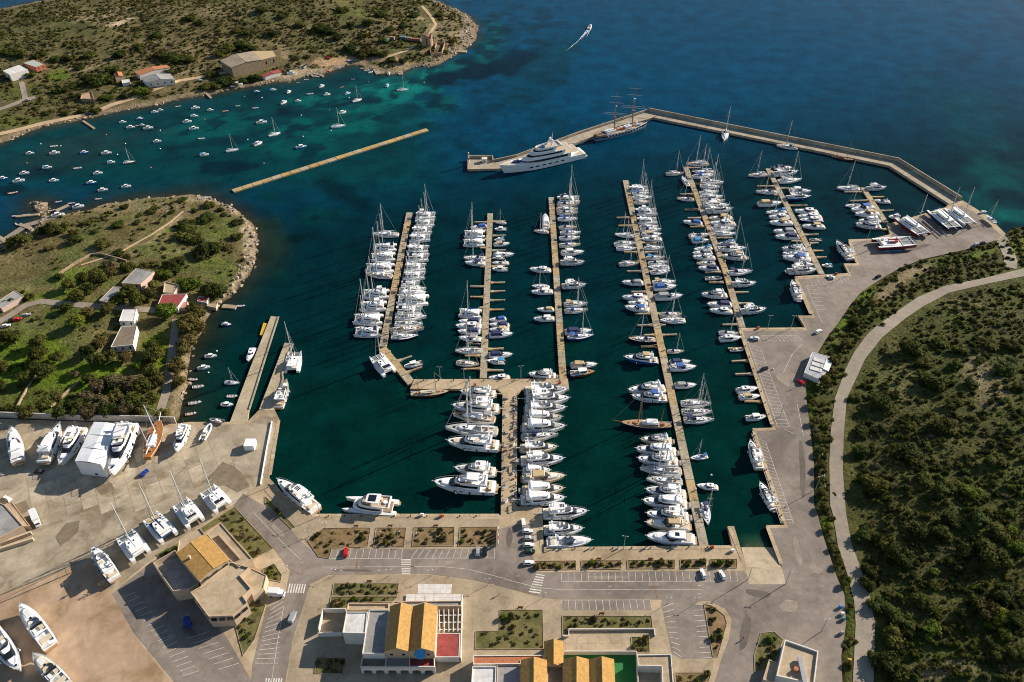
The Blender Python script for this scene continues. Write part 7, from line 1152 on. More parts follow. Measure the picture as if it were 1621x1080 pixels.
# ------------------------------------------------------------------ cars
def mk_car(c, van=False):
    body = MB(); prof = outline(-2.1, 2.15, .86, .62, 4); body.frustum(prof, .28, scaled(prof, 1.0), .62, cap=False); body.frustum(prof, .62, scaled(prof, .95), .86)
    cab = MB().frustum(outline(-1.9, .95, .80, .70, 5), .84, outline(-1.5, .25, .62, .56, 5), 1.45) if not van else MB().frustum(outline(-2.1, 1.3, .84, .76, 5), .84, outline(-2.05, .85, .76, .7, 5), 1.95)
    h = 1.95 if van else 1.45
    gl = ring(scaled(outline(-1.82, .86, .80, .70, 5), 1.0), .92, scaled(outline(-1.55, .40, .70, .62, 5), 1.0), h - .16)
    return [P_('car_body', body, c, [('headlight', MB().box(2.0, 2.18, sg * .6 - .14, sg * .6 + .14, .62, .76), 'white') for sg in (1, -1)]), P_('cabin', cab, c, [('window', gl, 'glass')])] + [P_('wheel', MB().tube((x, sg * .86 - .1, .32), (x, sg * .86 + .1, .32), .32, n=10), 'tyre') for x in (-1.3, 1.35) for sg in (1, -1)]
CARP = {}
def car(px, py, ang, c, label, van=False, s=1.0, z=QZ + .06, group='parked cars', name='parked_car'):
    k = (c, van)
    if k not in CARP: CARP[k] = mk_car(c, van)
    p = G(px, py, z); r = tag(empty('parked_van' if van else name, (p.x, p.y, z), R(ang), (s, s, s)), label, 'van' if van else 'car', group)
    for sp_ in CARP[k]: add_part(r, sp_)
car(547.5, 876, 95, 'carred', 'red car parked alone in the front row of bays'); car(756.5, 874.5, 88, 'silver', 'silver car in the front bays beside the black one'); car(767.5, 874, 92, 'carblack', 'black car parked below the banners'); car(828.6, 829, 95, 'carwhite', 'white van nearest the wide quay root', True, 1.0)
car(835, 842, 0, 'carwhite', 'white car, topmost of the column at the quay root'); car(837, 853, 2, 'silver', 'silver car, second of the column at the quay root'); car(837, 864, 0, 'carwhite', 'white car, third of the column at the quay root'); car(838.5, 874, 0, 'cargreen', 'dark green car in the column at the quay root'); car(837, 892, 4, 'carwhite', 'white car parked at the street corner below the column'); car(1112.5, 909.5, 100, 'carwhite', 'white car near the slipway, left of two'); car(1143, 911.5, 105, 'carwhite', 'white car near the slipway, right of two')
car(1194.5, 537, 165, 'carwhite', 'white car parked near the root of the fifth pier', s=1.05); car(1210, 585, 30, 'carblack', 'black car parked in the right hand bays'); car(1295, 526, 35, 'carwhite', 'white car driving on the right apron', s=1.05); car(1314.5, 440, 150, 'carwhite', 'white car at the root of the sixth pier'); car(1267, 606, 120, 'carred', 'red car in the shade of the kiosk'); car(229, 750, 70, 'carblue', 'blue car on the boatyard concrete'); car(63, 747.5, 0, 'carblack', 'black car in the shade of the boatyard row'); car(12.6, 790.5, 150, 'carwhite', 'white car at the left edge of the boatyard'); car(297.5, 986, 125, 'carblue', 'blue and white van in the shaded car park', True, 1.15); car(464, 979, 80, 'silver', 'silver van on the street by the harbour building', True, 1.1)
car(139, 181, 12, 'carblack', 'black car on the bay track', z=T(139, 181).z + .25); car(44, 159.5, 20, 'silver', 'pale car at the village street corner', z=T(44, 160).z + .25); car(316, 128, 5, 'silver', 'silver car beside the boathouse', z=T(316, 129).z + .25); car(520, 93, 5, 'carred', 'dark red car on the sandy beach', z=T(520, 94).z + .25); car(1545, 388, 30, 'silver', 'silver car at the grass edge of the apron'); car(1555, 386, 30, 'carblack', 'black car at the grass edge of the apron'); car(1390, 439, 35, 'carblack', 'dark car at the grass edge below the trimaran'); car(1556, 337, 20, 'carwhite', 'white car at the apron corner beside the yacht')
for k, (x, y, a, c) in enumerate(((20, 508, 25, 'carblack'), (28, 507, 25, 'carred'), (10, 517, 20, 'carwhite'), (42, 500, 25, 'silver'), (283, 541, 80, 'carblue'))): car(x, y, a, c, ['black car on the peninsula lane', 'red car on the peninsula lane', 'white car at the left end of the peninsula lane', 'silver car on the peninsula lane', 'blue car in the shaded shore lane'][k], z=T(x, y).z + .2)
def person(px, py, ang, top, leg, label):
    p = G(px, py, QZ + .05); r = tag(empty('person', p, R(ang)), label, 'person'); S_ = [(0, 0, .95, .15), (0, 0, 1.15, .14), (0, 0, 1.38, .17), (0, 0, 1.5, .06), (0, 0, 1.64, .105), (0, 0, 1.74, .07), (0, .1, .9, .10), (.1, .1, .5, .065), (.12, .1, .08, .05), (.24, .1, .04, .04), (0, -.1, .9, .10), (-.05, -.1, .5, .065), (-.16, -.1, .1, .05), (-.04, -.1, .04, .04), (0, .2, 1.4, .06), (-.08, .26, 1.12, .045), (.06, .26, .88, .035), (0, -.2, 1.4, .06), (.08, -.26, 1.12, .045), (.2, -.24, .92, .035)]
    E_ = [(0, 1), (1, 2), (2, 3), (3, 4), (4, 5), (0, 6), (6, 7), (7, 8), (8, 9), (0, 10), (10, 11), (11, 12), (12, 13), (2, 14), (14, 15), (15, 16), (2, 17), (17, 18), (18, 19)]
    me = bpy.data.meshes.new('body'); me.from_pydata([q[:3] for q in S_], E_, []); o = link(bpy.data.objects.new('body', me)); o.parent = r; sk = o.modifiers.new('skin', 'SKIN')
    for k, q in enumerate(S_): me.skin_vertices[0].data[k].radius = (q[3], q[3])
    me.skin_vertices[0].data[0].use_root = True; o.modifiers.new('sub', 'SUBSURF').render_levels = 1; me.materials.append(M[leg])
    MB().frustum([(-.13, -.2), (.13, -.2), (.13, .2), (-.13, .2)], .95, [(-.12, -.22), (.12, -.22), (.12, .22), (-.12, .22)], 1.46).build('jacket', top, r); MB().tube((0, 0, 1.66), (-.01, 0, 1.79), .115, .07, 8).build('hair', 'darkwood', r)
person(1176, 1012, 60, 'red', 'navy', 'person in a red top walking on the street at lower right'); person(812, 700, 100, 'navy', 'black', 'person in dark clothes walking on the wide quay'); person(806, 760, -80, 'white', 'navy', 'person in a white top standing low on the wide quay'); person(790, 942, 10, 'grey', 'black', 'person in grey on the forecourt near the crossing')
# box truck, trailer, tour bus
def truck(px, py, ang, L, label, c='carwhite'):
    p = G(px, py, QZ + .06); r = tag(empty('box_truck', (p.x, p.y, QZ + .06), R(ang)), label, 'truck', 'trucks'); MB().box(-L / 2, L / 2 - 2, -1.2, 1.2, .7, 3.3).build('cargo_box', c, r); MB().frustum(outline(L / 2 - 1.9, L / 2, 1.1, .95, 5), .5, outline(L / 2 - 1.9, L / 2 - .4, 1.0, .85, 5), 2.4).build('cab', 'carwhite', r); MB().box(L / 2 - .5, L / 2 - .18, -.85, .85, 1.5, 2.2).build('windscreen', 'glass', r)
    for x in (-L / 2 + 1, L / 2 - 1.2):
        for sg in (1, -1): MB().tube((x, sg * 1.1 - .15, .48), (x, sg * 1.1 + .15, .48), .48, n=10).build('wheel', 'tyre', r)
truck(439, 942, -4, 6, 'white box truck at the corner by the zebra crossing'); truck(58, 824, -52, 8.5, 'long white trailer truck by the yard workshop')
# ------------------------------------------------------------------ lamp posts, benches, bins, bollards
LAMP = [P_('post', MB().tube((0, 0, 0), (0, 0, 4.2), .09, .06, 6), 'steel'), P_('lamp_arm', MB().tube((-.8, 0, 4.2), (.8, 0, 4.2), .05, n=5), 'steel', [('lamp_head', MB().frustum([(x - .2, -.13), (x + .2, -.13), (x + .2, .13), (x - .2, .13)], 4.1, [(x - .14, -.1), (x + .14, -.1), (x + .14, .1), (x - .14, .1)], 4.32, bottom=True), 'white') for x in (-.85, .85)])]
MAST = [P_('post', MB().tube((0, 0, 0), (0, 0, 8.5), .14, .09, 8), 'steel'), P_('lamp_arm', MB().tube((-.9, 0, 8.5), (.9, 0, 8.5), .06, n=5), 'steel', [('lamp_head', MB().box(x - .3, x + .3, -.15, .15, 8.42, 8.56), 'steel') for x in (-.9, .9)])]
lp = [(530, 911.5), (616.5, 912), (682, 912.5), (772, 926.5), (859.5, 947), (1056.7, 956), (1101, 956), (489, 850), (516, 838), (1063, 1062), (454, 905), (600, 852), (630, 852), (657, 854)]
lm = [(987, 869.5), (697, 601.5), (824.5, 600), (1215, 520), (1291, 775), (1252, 520), (1235, 660), (1293, 597), (507, 817), (424, 772), (1342, 437), (1372, 381), (1184, 918), (1243, 925), (1300, 1000), (735, 605)]
for P, L, lab, grp in ((LAMP, lp, 'low twin lamp post along the street', 'street lamps'), (MAST, lm, 'tall light mast standing on the quay', 'quay light masts')):
    for k, (x, y) in enumerate(sorted(L)):
        p = G(x, y, QZ); r = tag(empty('lamp_post', p, random.uniform(-.3, .3)), '%s, %s from the left' % (lab, ordw(k + 1)), 'lamp post', grp)
        for sp_ in P: add_part(r, sp_)
BEN = [P_('seat', MB().box(-1, 1, -.25, .25, .42, .48), 'wood'), P_('backrest', MB().box(-1, 1, .25, .3, .5, .9), 'wood')] + [P_('leg', MB().box(x - .05, x + .05, -.22, .25, 0, .42), 'steel') for x in (-.8, .8)]
for k, (x, y) in enumerate([(564, 834), (618, 833.5), (690, 833.5), (585, 921.5), (953, 972.5), (824, 963), (1030, 886), (948, 886)]):
    p = G(x, y, QZ); r = tag(empty('park_bench', p), 'brown park bench by the planted beds, %s in order from the left' % ordw(sorted([564, 618, 690, 585, 953, 824, 1030, 948]).index(x) + 1), 'bench', 'park benches')
    for sp_ in BEN: add_part(r, sp_)
for k, (x, y, c, lab) in enumerate([(1330, 962, 'brightblue', 'blue recycling bin by the coast road verge'), (1333, 973, 'white', 'white recycling bin below the blue one'), (1334.5, 981, 'teal', 'teal recycling bin below the white one'), (1332, 1003, 'grey', 'grey bin, lowest by the verge'), (1323.5, 434.5, 'red', 'red covered gear on the quay by the sixth pier'), (1200, 520.5, 'orange', 'orange life-raft crate at the fifth pier root'), (1127, 867.5, 'red', 'red locker at the fourth pier root'), (886, 607, 'red', 'red hydrant locker on the cross bar'), (752, 610.5, 'red', 'red gear box on the cross bar'), (1159, 873, 'white', 'white cabinet near the slipway jetty'), (668, 816.5, 'white', 'white cabinet on the front quay'), (699, 818, 'orange', 'orange life buoy post on the front quay'), (1344, 1047, 'yellow', 'yellow barrier by the workshop')]):
    p = G(x, y, QZ + .01) if not (1300 < x < 1345 and y > 940 and x < 1329) else G(x, y, QZ); r = tag(empty('locker', p), lab, 'locker', 'bins and lockers'); MB().frustum([(-.55, -.4), (.55, -.4), (.55, .4), (-.55, .4)], .1, [(-.62, -.45), (.62, -.45), (.62, .45), (-.62, .45)], 1.1).build('bin_body', c, r); MB().frustum([(-.66, -.48), (.66, -.48), (.66, .48), (-.66, .48)], 1.1, [(-.55, -.2), (.55, -.2), (.55, .2), (-.55, .2)], 1.3).build('lid', c, r)
# banner row beside the fourth bed
r = tag(empty('banner_fence', G(789, 850, QZ)), 'white banner fence with red stripes at the end of the garden beds', 'fence')
for k in range(5):
    a, c = G(789.2, 838 + 5.4 * k, QZ), G(788.9, 842.6 + 5.4 * k, QZ); loc(MB().prism([(a.x - .05, a.y), (a.x + .05, a.y), (c.x + .05, c.y), (c.x - .05, c.y)], QZ + .6, QZ + 2.4).build('banner', 'white' if k % 2 == 0 else 'red'), r); loc(MB().tube((a.x, a.y, QZ), (a.x, a.y, QZ + 2.6), .05, n=5).build('post', 'steel'), r)
PED = [P_('pedestal_body', MB().box(-.22, .22, -.22, .22, 0, 1.2), 'white'), P_('pedestal_cap', MB().frustum([(-.27, -.27), (.27, -.27), (.27, .27), (-.27, .27)], 1.2, [(-.15, -.15), (.15, -.15), (.15, .15), (-.15, .15)], 1.38), 'bluehull')]
for k, (x, y) in enumerate([(798.5 - .0145 * (y - 622), y) for y in range(640, 800, 22)] + [(816, y) for y in range(634, 800, 19)] + [(x, 868.5) for x in range(890, 1110, 44)]):
    r = tag(empty('service_pedestal', G(x, y, QZ)), 'white power and water pedestal, %s counted along the wide and front quays' % ordw(k + 1), 'pedestal', 'service pedestals on the quays')
    for sp_ in PED: add_part(r, sp_)
GEAR = [('bicycle_stand', 'steel', (-.9, .9, -.25, .25, .05, .9)), ('gear_trolley', 'navy', (-.7, .7, -.45, .45, .15, .9)), ('flower_pot', 'orange', (-.4, .4, -.4, .4, 0, .7)), ('fender_pile', 'black', (-.8, .8, -.5, .5, 0, .5)), ('dock_box', 'white', (-.8, .8, -.4, .4, 0, .8))]
for k, y in enumerate(range(632, 802, 9)):
    nm, mm, bx = GEAR[k * 3 % 5]; x = (813.5 if k % 3 else 800.5) + random.uniform(-1, 1); r = tag(empty(nm, G(x, y, QZ), random.random() * 3), '%s on the wide quay, item %s from the far end' % (nm.replace('_', ' '), ordw(k + 1)), nm.replace('_', ' '), 'gear on the wide quay'); MB().box(*bx).build('gear_body', mm, r); MB().box(bx[0] * .8, bx[1] * .8, bx[2] * .8, bx[3] * .8, bx[5], bx[5] + .08).build('gear_top', 'grey', r)
# lines of small gear on the wide quay: posts and mooring bollards
BOL = [P_('bollard_post', MB().tube((0, 0, 0), (0, 0, .5), .22, .18, 8), 'black'), P_('bollard_cap', MB().tube((0, 0, .5), (0, 0, .62), .3, .28, 8), 'black')]
bl = [(797.5 - .0145 * (y - 622), y) for y in range(632, 800, 14)] + [(817, y) for y in range(630, 800, 14)] + [(x, 817.5) for x in range(520, 780, 26)] + [(x, 869.5 - (x - 860) * .01) for x in range(880, 1150, 30)] + [(1174 + (y - 530) * .344, y) for y in range(530, 675, 18)] + [(1195 + (y - 690) * .336, y) for y in range(690, 830, 18)] + [(x, 602.5) for x in range(670, 890, 24)]
for k, (x, y) in enumerate(bl):
    p = G(x, y, QZ); r = tag(empty('mooring_bollard', p), 'black mooring bollard on the quay edge, number %s along the quays' % ordw(k + 1), 'bollard', 'mooring bollards')
    for sp_ in BOL: add_part(r, sp_)
# ------------------------------------------------------------------ vegetation
def leafmat(name, col, rnd=.35, hue=.02):
    m = bpy.data.materials.new(name); m.use_nodes = True; n = m.node_tree.nodes; l = m.node_tree.links; b = n['Principled BSDF']; b.inputs['Roughness'].default_value = .75; b.inputs['Specular IOR Level'].default_value = .06
    oi = n.new('ShaderNodeObjectInfo'); g = n.new('ShaderNodeNewGeometry'); nz = n.new('ShaderNodeTexNoise'); nz.inputs['Scale'].default_value = .9; nz.inputs['Detail'].default_value = 4; l.new(g.outputs['Position'], nz.inputs['Vector'])
    hs = n.new('ShaderNodeHueSaturation'); hs.inputs['Color'].default_value = (*col, 1)
    mr = n.new('ShaderNodeMapRange'); mr.inputs['To Min'].default_value = 1 - rnd; mr.inputs['To Max'].default_value = 1 + rnd; l.new(oi.outputs['Random'], mr.inputs['Value'])
    m2 = n.new('ShaderNodeMapRange'); m2.inputs['From Min'].default_value = .3; m2.inputs['From Max'].default_value = .7; m2.inputs['To Min'].default_value = .6; m2.inputs['To Max'].default_value = 1.4; l.new(nz.outputs['Fac'], m2.inputs['Value'])
    mu = n.new('ShaderNodeMath'); mu.operation = 'MULTIPLY'; l.new(mr.outputs[0], mu.inputs[0]); l.new(m2.outputs[0], mu.inputs[1]); l.new(mu.outputs[0], hs.inputs['Value'])
    wn_ = n.new('ShaderNodeTexWhiteNoise'); wn_.noise_dimensions = '1D'; l.new(oi.outputs['Random'], wn_.inputs['W']); m3 = n.new('ShaderNodeMapRange'); m3.inputs['To Min'].default_value = .5 - hue; m3.inputs['To Max'].default_value = .5 + hue; l.new(wn_.outputs['Value'], m3.inputs['Value']); l.new(m3.outputs[0], hs.inputs['Hue'])
    l.new(hs.outputs[0], b.inputs['Base Color']); tr = n.new('ShaderNodeBsdfTranslucent'); l.new(hs.outputs[0], tr.inputs['Color']); mx = n.new('ShaderNodeMixShader'); mx.inputs[0].default_value = .35; l.new(b.outputs[0], mx.inputs[1]); l.new(tr.outputs[0], mx.inputs[2]); l.new(mx.outputs[0], n['Material Output'].inputs['Surface']); return m
LEAF = [leafmat('maquis_leaves', (0.080, 0.084, 0.018)), leafmat('olive_leaves', (0.120, 0.104, 0.030)), leafmat('dark_evergreen_leaves', (0.050, 0.064, 0.014)), leafmat('bright_leaves', (0.105, 0.135, 0.018), .3), leafmat('dry_twigs', (0.125, 0.100, 0.050), .3), leafmat('grey_scrub', (0.150, 0.130, 0.070), .3)]
def crown(name, seed, m, nleaf=420, flat=.72, size=.13, lumps=9, z0=0.0, spread=1.0):
    r_ = random.Random(seed); cs = [(Vector((0, 0, .35)), .62)]
    for k in range(lumps):
        a = r_.random() * 6.283; e = r_.uniform(-.15, 1.0); rad = r_.uniform(.3, .62); c = Vector((math.cos(a) * rad * math.cos(e) * spread, math.sin(a) * rad * math.cos(e) * spread, .35 + .5 * math.sin(e))); cs.append((c, r_.uniform(.28, .46)))
    V, F = [], []
    for c, rr in cs:                                       # inner masses
        i0 = len(V); nu, nv2 = 7, 4
        for j in range(nv2 + 1):
            th = math.pi * j / nv2
            for i in range(nu):
                ph = 2 * math.pi * i / nu + j * .4; q = rr * .80 * r_.uniform(.85, 1.1); V.append((c.x + q * math.sin(th) * math.cos(ph), c.y + q * math.sin(th) * math.sin(ph), (c.z + q * math.cos(th)) * flat + z0))
        for j in range(nv2):
            for i in range(nu): F.append((i0 + j * nu + i, i0 + j * nu + (i + 1) % nu, i0 + (j + 1) * nu + (i + 1) % nu, i0 + (j + 1) * nu + i))
    for k in range(nleaf):
        c, rr = r_.choice(cs); d = Vector((r_.gauss(0, 1), r_.gauss(0, 1), r_.gauss(.35, 1))).normalized(); p = c + d * rr * r_.uniform(.78, 1.12); p.z *= flat; p.z += z0
        if p.z < z0 * .8 - .05: continue
        nrm = (d + Vector((r_.gauss(0, .6), r_.gauss(0, .6), r_.gauss(0, .6)))).normalized(); a = nrm.orthogonal().normalized(); b_ = nrm.cross(a); s = size * r_.uniform(.6, 1.4); i0 = len(V)
        for u, v in ((-1, -.6), (1, -.6), (1, .6), (-1, .6)): q = p + a * (u * s * .5) + b_ * (v * s * .5); V.append(tuple(q))
        F.append((i0, i0 + 1, i0 + 2, i0 + 3))
    me = bpy.data.meshes.new(name); me.from_pydata(V, [], F); me.update(); me.materials.append(m); return me
BARK = mat('bark', (.12, .085, .055), .95, var=.3, scale=4)
def trunkmesh(h, seed):
    r_ = random.Random(seed); mb = MB(); top = Vector((r_.uniform(-.05, .05), r_.uniform(-.05, .05), h)); mb.tube((0, 0, -.15), top, .07, .05, 7)
    for k in range(5):
        a = k * 1.26 + r_.random(); mb.tube(top * .85, top + Vector((math.cos(a) * .45, math.sin(a) * .45, .3 + .15 * r_.random())), .035, .012, 5)
    return mb.mesh('trunk', BARK)
CR = {}
for key, m, kw in (('maquis', 0, {}), ('olive', 1, {}), ('dark', 2, dict(flat=.8)), ('bright', 3, dict(flat=.8)), ('dry', 4, dict(size=.08, nleaf=500)), ('grey', 5, dict(flat=.5))):
    CR[key] = [crown('crown_' + key, 11 * k + m, LEAF[m], **kw) for k in range(3)]
CRT = {k: [crown('tree_crown_' + k, 50 + 7 * j + i, LEAF[m], nleaf=650, flat=.8, size=.12, lumps=12, z0=.42) for j in range(3)] for i, (k, m) in enumerate((('maquis', 0), ('olive', 1), ('dark', 2), ('bright', 3), ('dry', 4)))}
TR = [trunkmesh(.5, k) for k in range(3)]; STEM = [trunkmesh(.22, 9 + k) for k in range(2)]
COLN = dict(maquis='dark green', olive='olive green', dark='deep green', bright='bright green', dry='bare brown', grey='grey green')
def plant(p, rad, key, tall=False, hs=1.0):
    rz = random.random() * 6.28
    if tall:
        r = empty('tree', p, rz, (rad, rad, rad * hs)); o = link(bpy.data.objects.new('crown', random.choice(CRT[key]))); o.parent = r; t = link(bpy.data.objects.new('trunk', random.choice(TR))); t.parent = r
    else:
        r = empty('shrub', p, rz, (rad, rad, rad * hs)); o = link(bpy.data.objects.new('crown', random.choice(CR[key]))); o.parent = r; t = link(bpy.data.objects.new('stem', random.choice(STEM))); t.parent = r
    return r
def stand(where, group, L, x0, y0_, s, keys, tall=False, hs=(.7, 1.0), mpp=None, place=None):
    pts = sorted([(x0 + a / s, y0_ + b_ / s, rr / s, *k) for a, b_, rr, *k in L])
    cnt = {}
    for k, (x, y, rr, *key) in enumerate(pts):
        p = T(x, y + rr * .3); d_ = math.hypot(p.y, CAM_H); sx = FPX / (p.y * CT + (CAM_H - p.z) * ST); rad = rr / sx * (1.32 if 'orchard' in group or 'garden' in group else 1.12); ky = key[0] if key else random.choice(keys); tl = (key[1] if len(key) > 1 else tall)
        r = plant(p - Vector((0, 0, .1)), rad, ky, tl, random.uniform(*hs)); cnt[ky, tl] = cnt.get((ky, tl), 0) + 1
        tag(r, '%s %s, %s such from left, %s' % (COLN[ky], 'tree' if tl else 'bush', ordw(cnt[ky, tl]), where), 'tree' if tl else 'bush', group)
stand('on the open peninsula', 'bushes on the peninsula', [(1300, 325, 68), (1180, 420, 100), (1230, 455, 70), (1320, 520, 100), (1270, 545, 80), (1105, 612, 85), (1150, 375, 55), (1200, 360, 40), (1485, 358, 44), (1490, 445, 58), (1310, 248, 44), (1385, 282, 28), (1405, 312, 26), (1140, 215, 40), (785, 262, 40), (960, 278, 50), (555, 355, 48), (745, 372, 55), (860, 360, 32), (650, 492, 66), (480, 465, 58), (455, 428, 40), (315, 515, 44), (790, 572, 28), (745, 550, 45), (880, 312, 34), (1080, 292, 30), (600, 420, 30), (1430, 510, 44, 'olive'), (1220, 285, 30), (1500, 600, 20), (880, 400, 20), (700, 300, 20), (1090, 640, 70), (980, 620, 40)], 0, 260, 3.954, ['maquis', 'maquis', 'olive', 'dark'], hs=(.45, .7))
stand('in the gardens by the red roofs', 'garden trees on the peninsula', [(1350, 790, 85, 'dark'), (1050, 945, 65, 'bright', True), (1190, 1020, 80, 'olive', True), (1240, 960, 60, 'olive', True), (1250, 1040, 60, 'olive', True), (560, 945, 46, 'olive', True), (500, 1000, 50, 'bright', True), (430, 905, 44, 'dark', True), (690, 920, 48, 'olive', True), (820, 830, 60, 'maquis', True), (740, 860, 42, 'bright', True), (780, 800, 40, 'bright'), (490, 835, 50, 'maquis', True), (560, 800, 46, 'maquis', True), (640, 740, 50, 'maquis', True), (700, 690, 45, 'olive', True), (700, 620, 45, 'dry'), (800, 640, 45, 'maquis'), (160, 485, 55, 'maquis', True), (90, 505, 40, 'maquis', True), (330, 405, 60, 'maquis'), (400, 400, 46, 'maquis'), (250, 415, 40, 'maquis'), (1200, 755, 60, 'bright'), (1130, 740, 50, 'bright'), (1000, 690, 40, 'bright'), (930, 700, 40, 'maquis'), (950, 830, 46, 'maquis', True), (970, 770, 36, 'olive', True), (600, 690, 40, 'maquis', True), (520, 720, 40, 'maquis', True), (440, 770, 44, 'maquis', True), (380, 700, 36, 'maquis'), (180, 830, 40, 'olive'), (870, 870, 50, 'maquis', True), (1210, 900, 40, 'maquis'), (60, 870, 40, 'maquis'), (900, 640, 36, 'maquis'), (1060, 690, 40, 'bright')], 0, 260, 3.954, ['maquis'], hs=(.7, .95))
stand('in the orchards above the boatyard', 'orchard trees above the boatyard', [(620, 175, 56), (700, 145, 42), (800, 155, 45), (560, 285, 40), (360, 155, 46), (255, 140, 56), (215, 200, 50), (300, 245, 58), (175, 285, 50), (200, 500, 56), (290, 445, 46), (400, 495, 58), (490, 470, 60), (570, 500, 60, 'dry'), (650, 450, 60, 'dry'), (700, 490, 60), (740, 400, 56), (800, 480, 56, 'dry'), (850, 430, 60), (900, 340, 60), (905, 480, 50), (980, 150, 60), (950, 90, 50), (1190, 60, 58, 'olive', True), (1160, 110, 42, 'olive'), (1115, 230, 56, 'olive', True), (1130, 300, 46, 'olive'), (1110, 180, 40), (1030, 510, 44), (960, 250, 56), (1000, 300, 40), (620, 340, 56, 'dry'), (740, 300, 56, 'dry'), (830, 330, 56, 'dry'), (30, 215, 46), (100, 35, 56), (30, 30, 50), (60, 470, 40), (130, 480, 40), (360, 400, 40), (560, 400, 50, 'dry'), (660, 300, 46), (960, 420, 50), (250, 60, 50), (560, 120, 46), (640, 60, 50), (480, 250, 30, 'dry'), (10, 330, 40), (940, 170, 40), (870, 200, 40, 'bright')], 0, 530, 3.954, ['maquis', 'olive', 'maquis', 'dark'], tall=True, hs=(.75, 1.0))
stand('on the right hand hillside', 'large bushes on the right hillside', [(720, 420, 92), (760, 460, 60), (900, 720, 90), (950, 760, 80), (840, 740, 60), (700, 930, 105), (640, 900, 60), (1050, 290, 90), (1000, 260, 60), (1100, 550, 90), (1150, 590, 60), (1430, 775, 80), (965, 645, 40), (600, 590, 60), (590, 725, 66), (1000, 895, 76), (1100, 960, 66), (1300, 965, 70, 'bright'), (1290, 295, 60), (1410, 50, 80), (1100, 35, 74), (900, 75, 90), (1215, 85, 56), (1550, 65, 60), (1490, 200, 86), (560, 385, 50), (1180, 420, 60), (1200, 180, 50), (920, 560, 50), (1000, 170, 60), (1350, 150, 40), (1580, 320, 50), (1500, 400, 40), (1540, 160, 40), (1190, 930, 60)], 1210, 530, 3.945, ['dark', 'maquis', 'maquis'], hs=(.5, .8))
stand('on the lower right hillside', 'trees on the lower right hillside', [(820, 250, 100), (880, 290, 70), (760, 220, 60), (620, 140, 76), (700, 160, 60), (1000, 560, 84), (960, 540, 60), (1040, 710, 66, 'bright'), (1380, 600, 100, 'olive'), (1450, 640, 80, 'bright'), (1330, 560, 70), (1400, 250, 110), (1480, 300, 80), (1200, 340, 56), (1060, 375, 36, 'bright'), (840, 380, 24, 'bright'), (1175, 420, 24, 'bright'), (1170, 315, 50), (1305, 460, 26, 'bright'), (1470, 500, 90), (850, 660, 100), (790, 620, 60), (700, 570, 76), (800, 770, 100), (880, 740, 60), (760, 930, 100), (680, 900, 60), (840, 1000, 70), (660, 360, 66), (640, 450, 60), (1480, 120, 86), (1540, 110, 50, 'bright'), (1250, 240, 66), (1590, 220, 60, 'bright'), (1250, 640, 50), (1500, 760, 60, 'bright'), (1420, 700, 50, 'bright'), (1560, 660, 80), (1090, 120, 70), (960, 120, 70), (1150, 40, 70), (1340, 30, 80), (1090, 945, 26), (1560, 880, 70), (1450, 880, 70)], 1210, 810, 3.945, ['dark', 'maquis', 'dark'], tall=False, hs=(.65, .95))
stand('on the north headland', 'large bushes on the north headland', [(620, 500, 80, 'dark'), (560, 490, 50, 'dark'), (690, 500, 50, 'dark'), (880, 575, 56, 'bright'), (930, 570, 46), (1050, 360, 56), (1200, 105, 50), (860, 182, 28), (690, 608, 44, 'bright'), (640, 610, 36), (430, 545, 50), (480, 600, 40), (360, 570, 40), (1060, 435, 46), (710, 440, 56), (1140, 365, 60), (1190, 370, 56), (1330, 465, 46), (1350, 530, 60), (1420, 510, 60), (1470, 520, 46), (1530, 500, 46), (1590, 490, 50), (1300, 540, 50), (1440, 300, 60), (1520, 280, 60), (1590, 300, 50), (1380, 330, 56), (1000, 340, 50), (490, 520, 40), (190, 470, 40), (520, 690, 40), (600, 690, 40), (310, 700, 36), (420, 700, 36), (780, 600, 36), (500, 420, 40), (350, 370, 44), (250, 340, 50), (140, 340, 50), (60, 320, 60), (430, 360, 50), (560, 340, 50), (760, 340, 50), (880, 290, 46), (980, 220, 44), (1250, 140, 36), (1480, 190, 40), (1560, 200, 50)], 0, 0, 3.954, ['dark', 'maquis', 'maquis'], hs=(.5, .75))
stand('behind the far beach', 'bushes behind the far beach', [(420, 175, 60, 'dark'), (480, 190, 60, 'dark'), (530, 230, 46, 'dark'), (610, 300, 56, 'dark'), (640, 330, 46, 'dark'), (700, 335, 60), (760, 330, 50), (820, 335, 56), (270, 365, 34), (345, 350, 30), (385, 312, 28), (490, 350, 28), (870, 370, 46), (940, 380, 36), (1170, 90, 40), (1250, 250, 30), (1200, 320, 28), (620, 150, 40), (300, 150, 50), (130, 210, 46), (60, 60, 50), (200, 90, 50), (560, 60, 50), (720, 140, 46), (800, 90, 50), (860, 180, 40), (950, 160, 40), (1010, 90, 46), (700, 220, 40), (820, 250, 40)], 400, 0, 3.954, ['maquis', 'maquis', 'dark'], hs=(.45, .7))
stand('on the verge by the coast road', 'trees on the coast road verge', [(1286, 640, 9), (1290, 668, 9), (1293, 694, 8), (1298, 715, 8), (1300, 738, 9), (1300, 760, 8), (1301, 782, 9), (1302, 802, 8), (1309, 835, 7), (1318, 868, 7), (1326, 892, 8), (1335, 925, 7), (1304, 606, 10), (1316, 575, 10), (1336, 545, 10), (1355, 512, 10), (1380, 485, 10), (1345, 960, 6), (1346, 1010, 6), (1342, 1050, 7)], 0, 0, 1, ['olive', 'maquis'], tall=True, hs=(.8, 1.1))
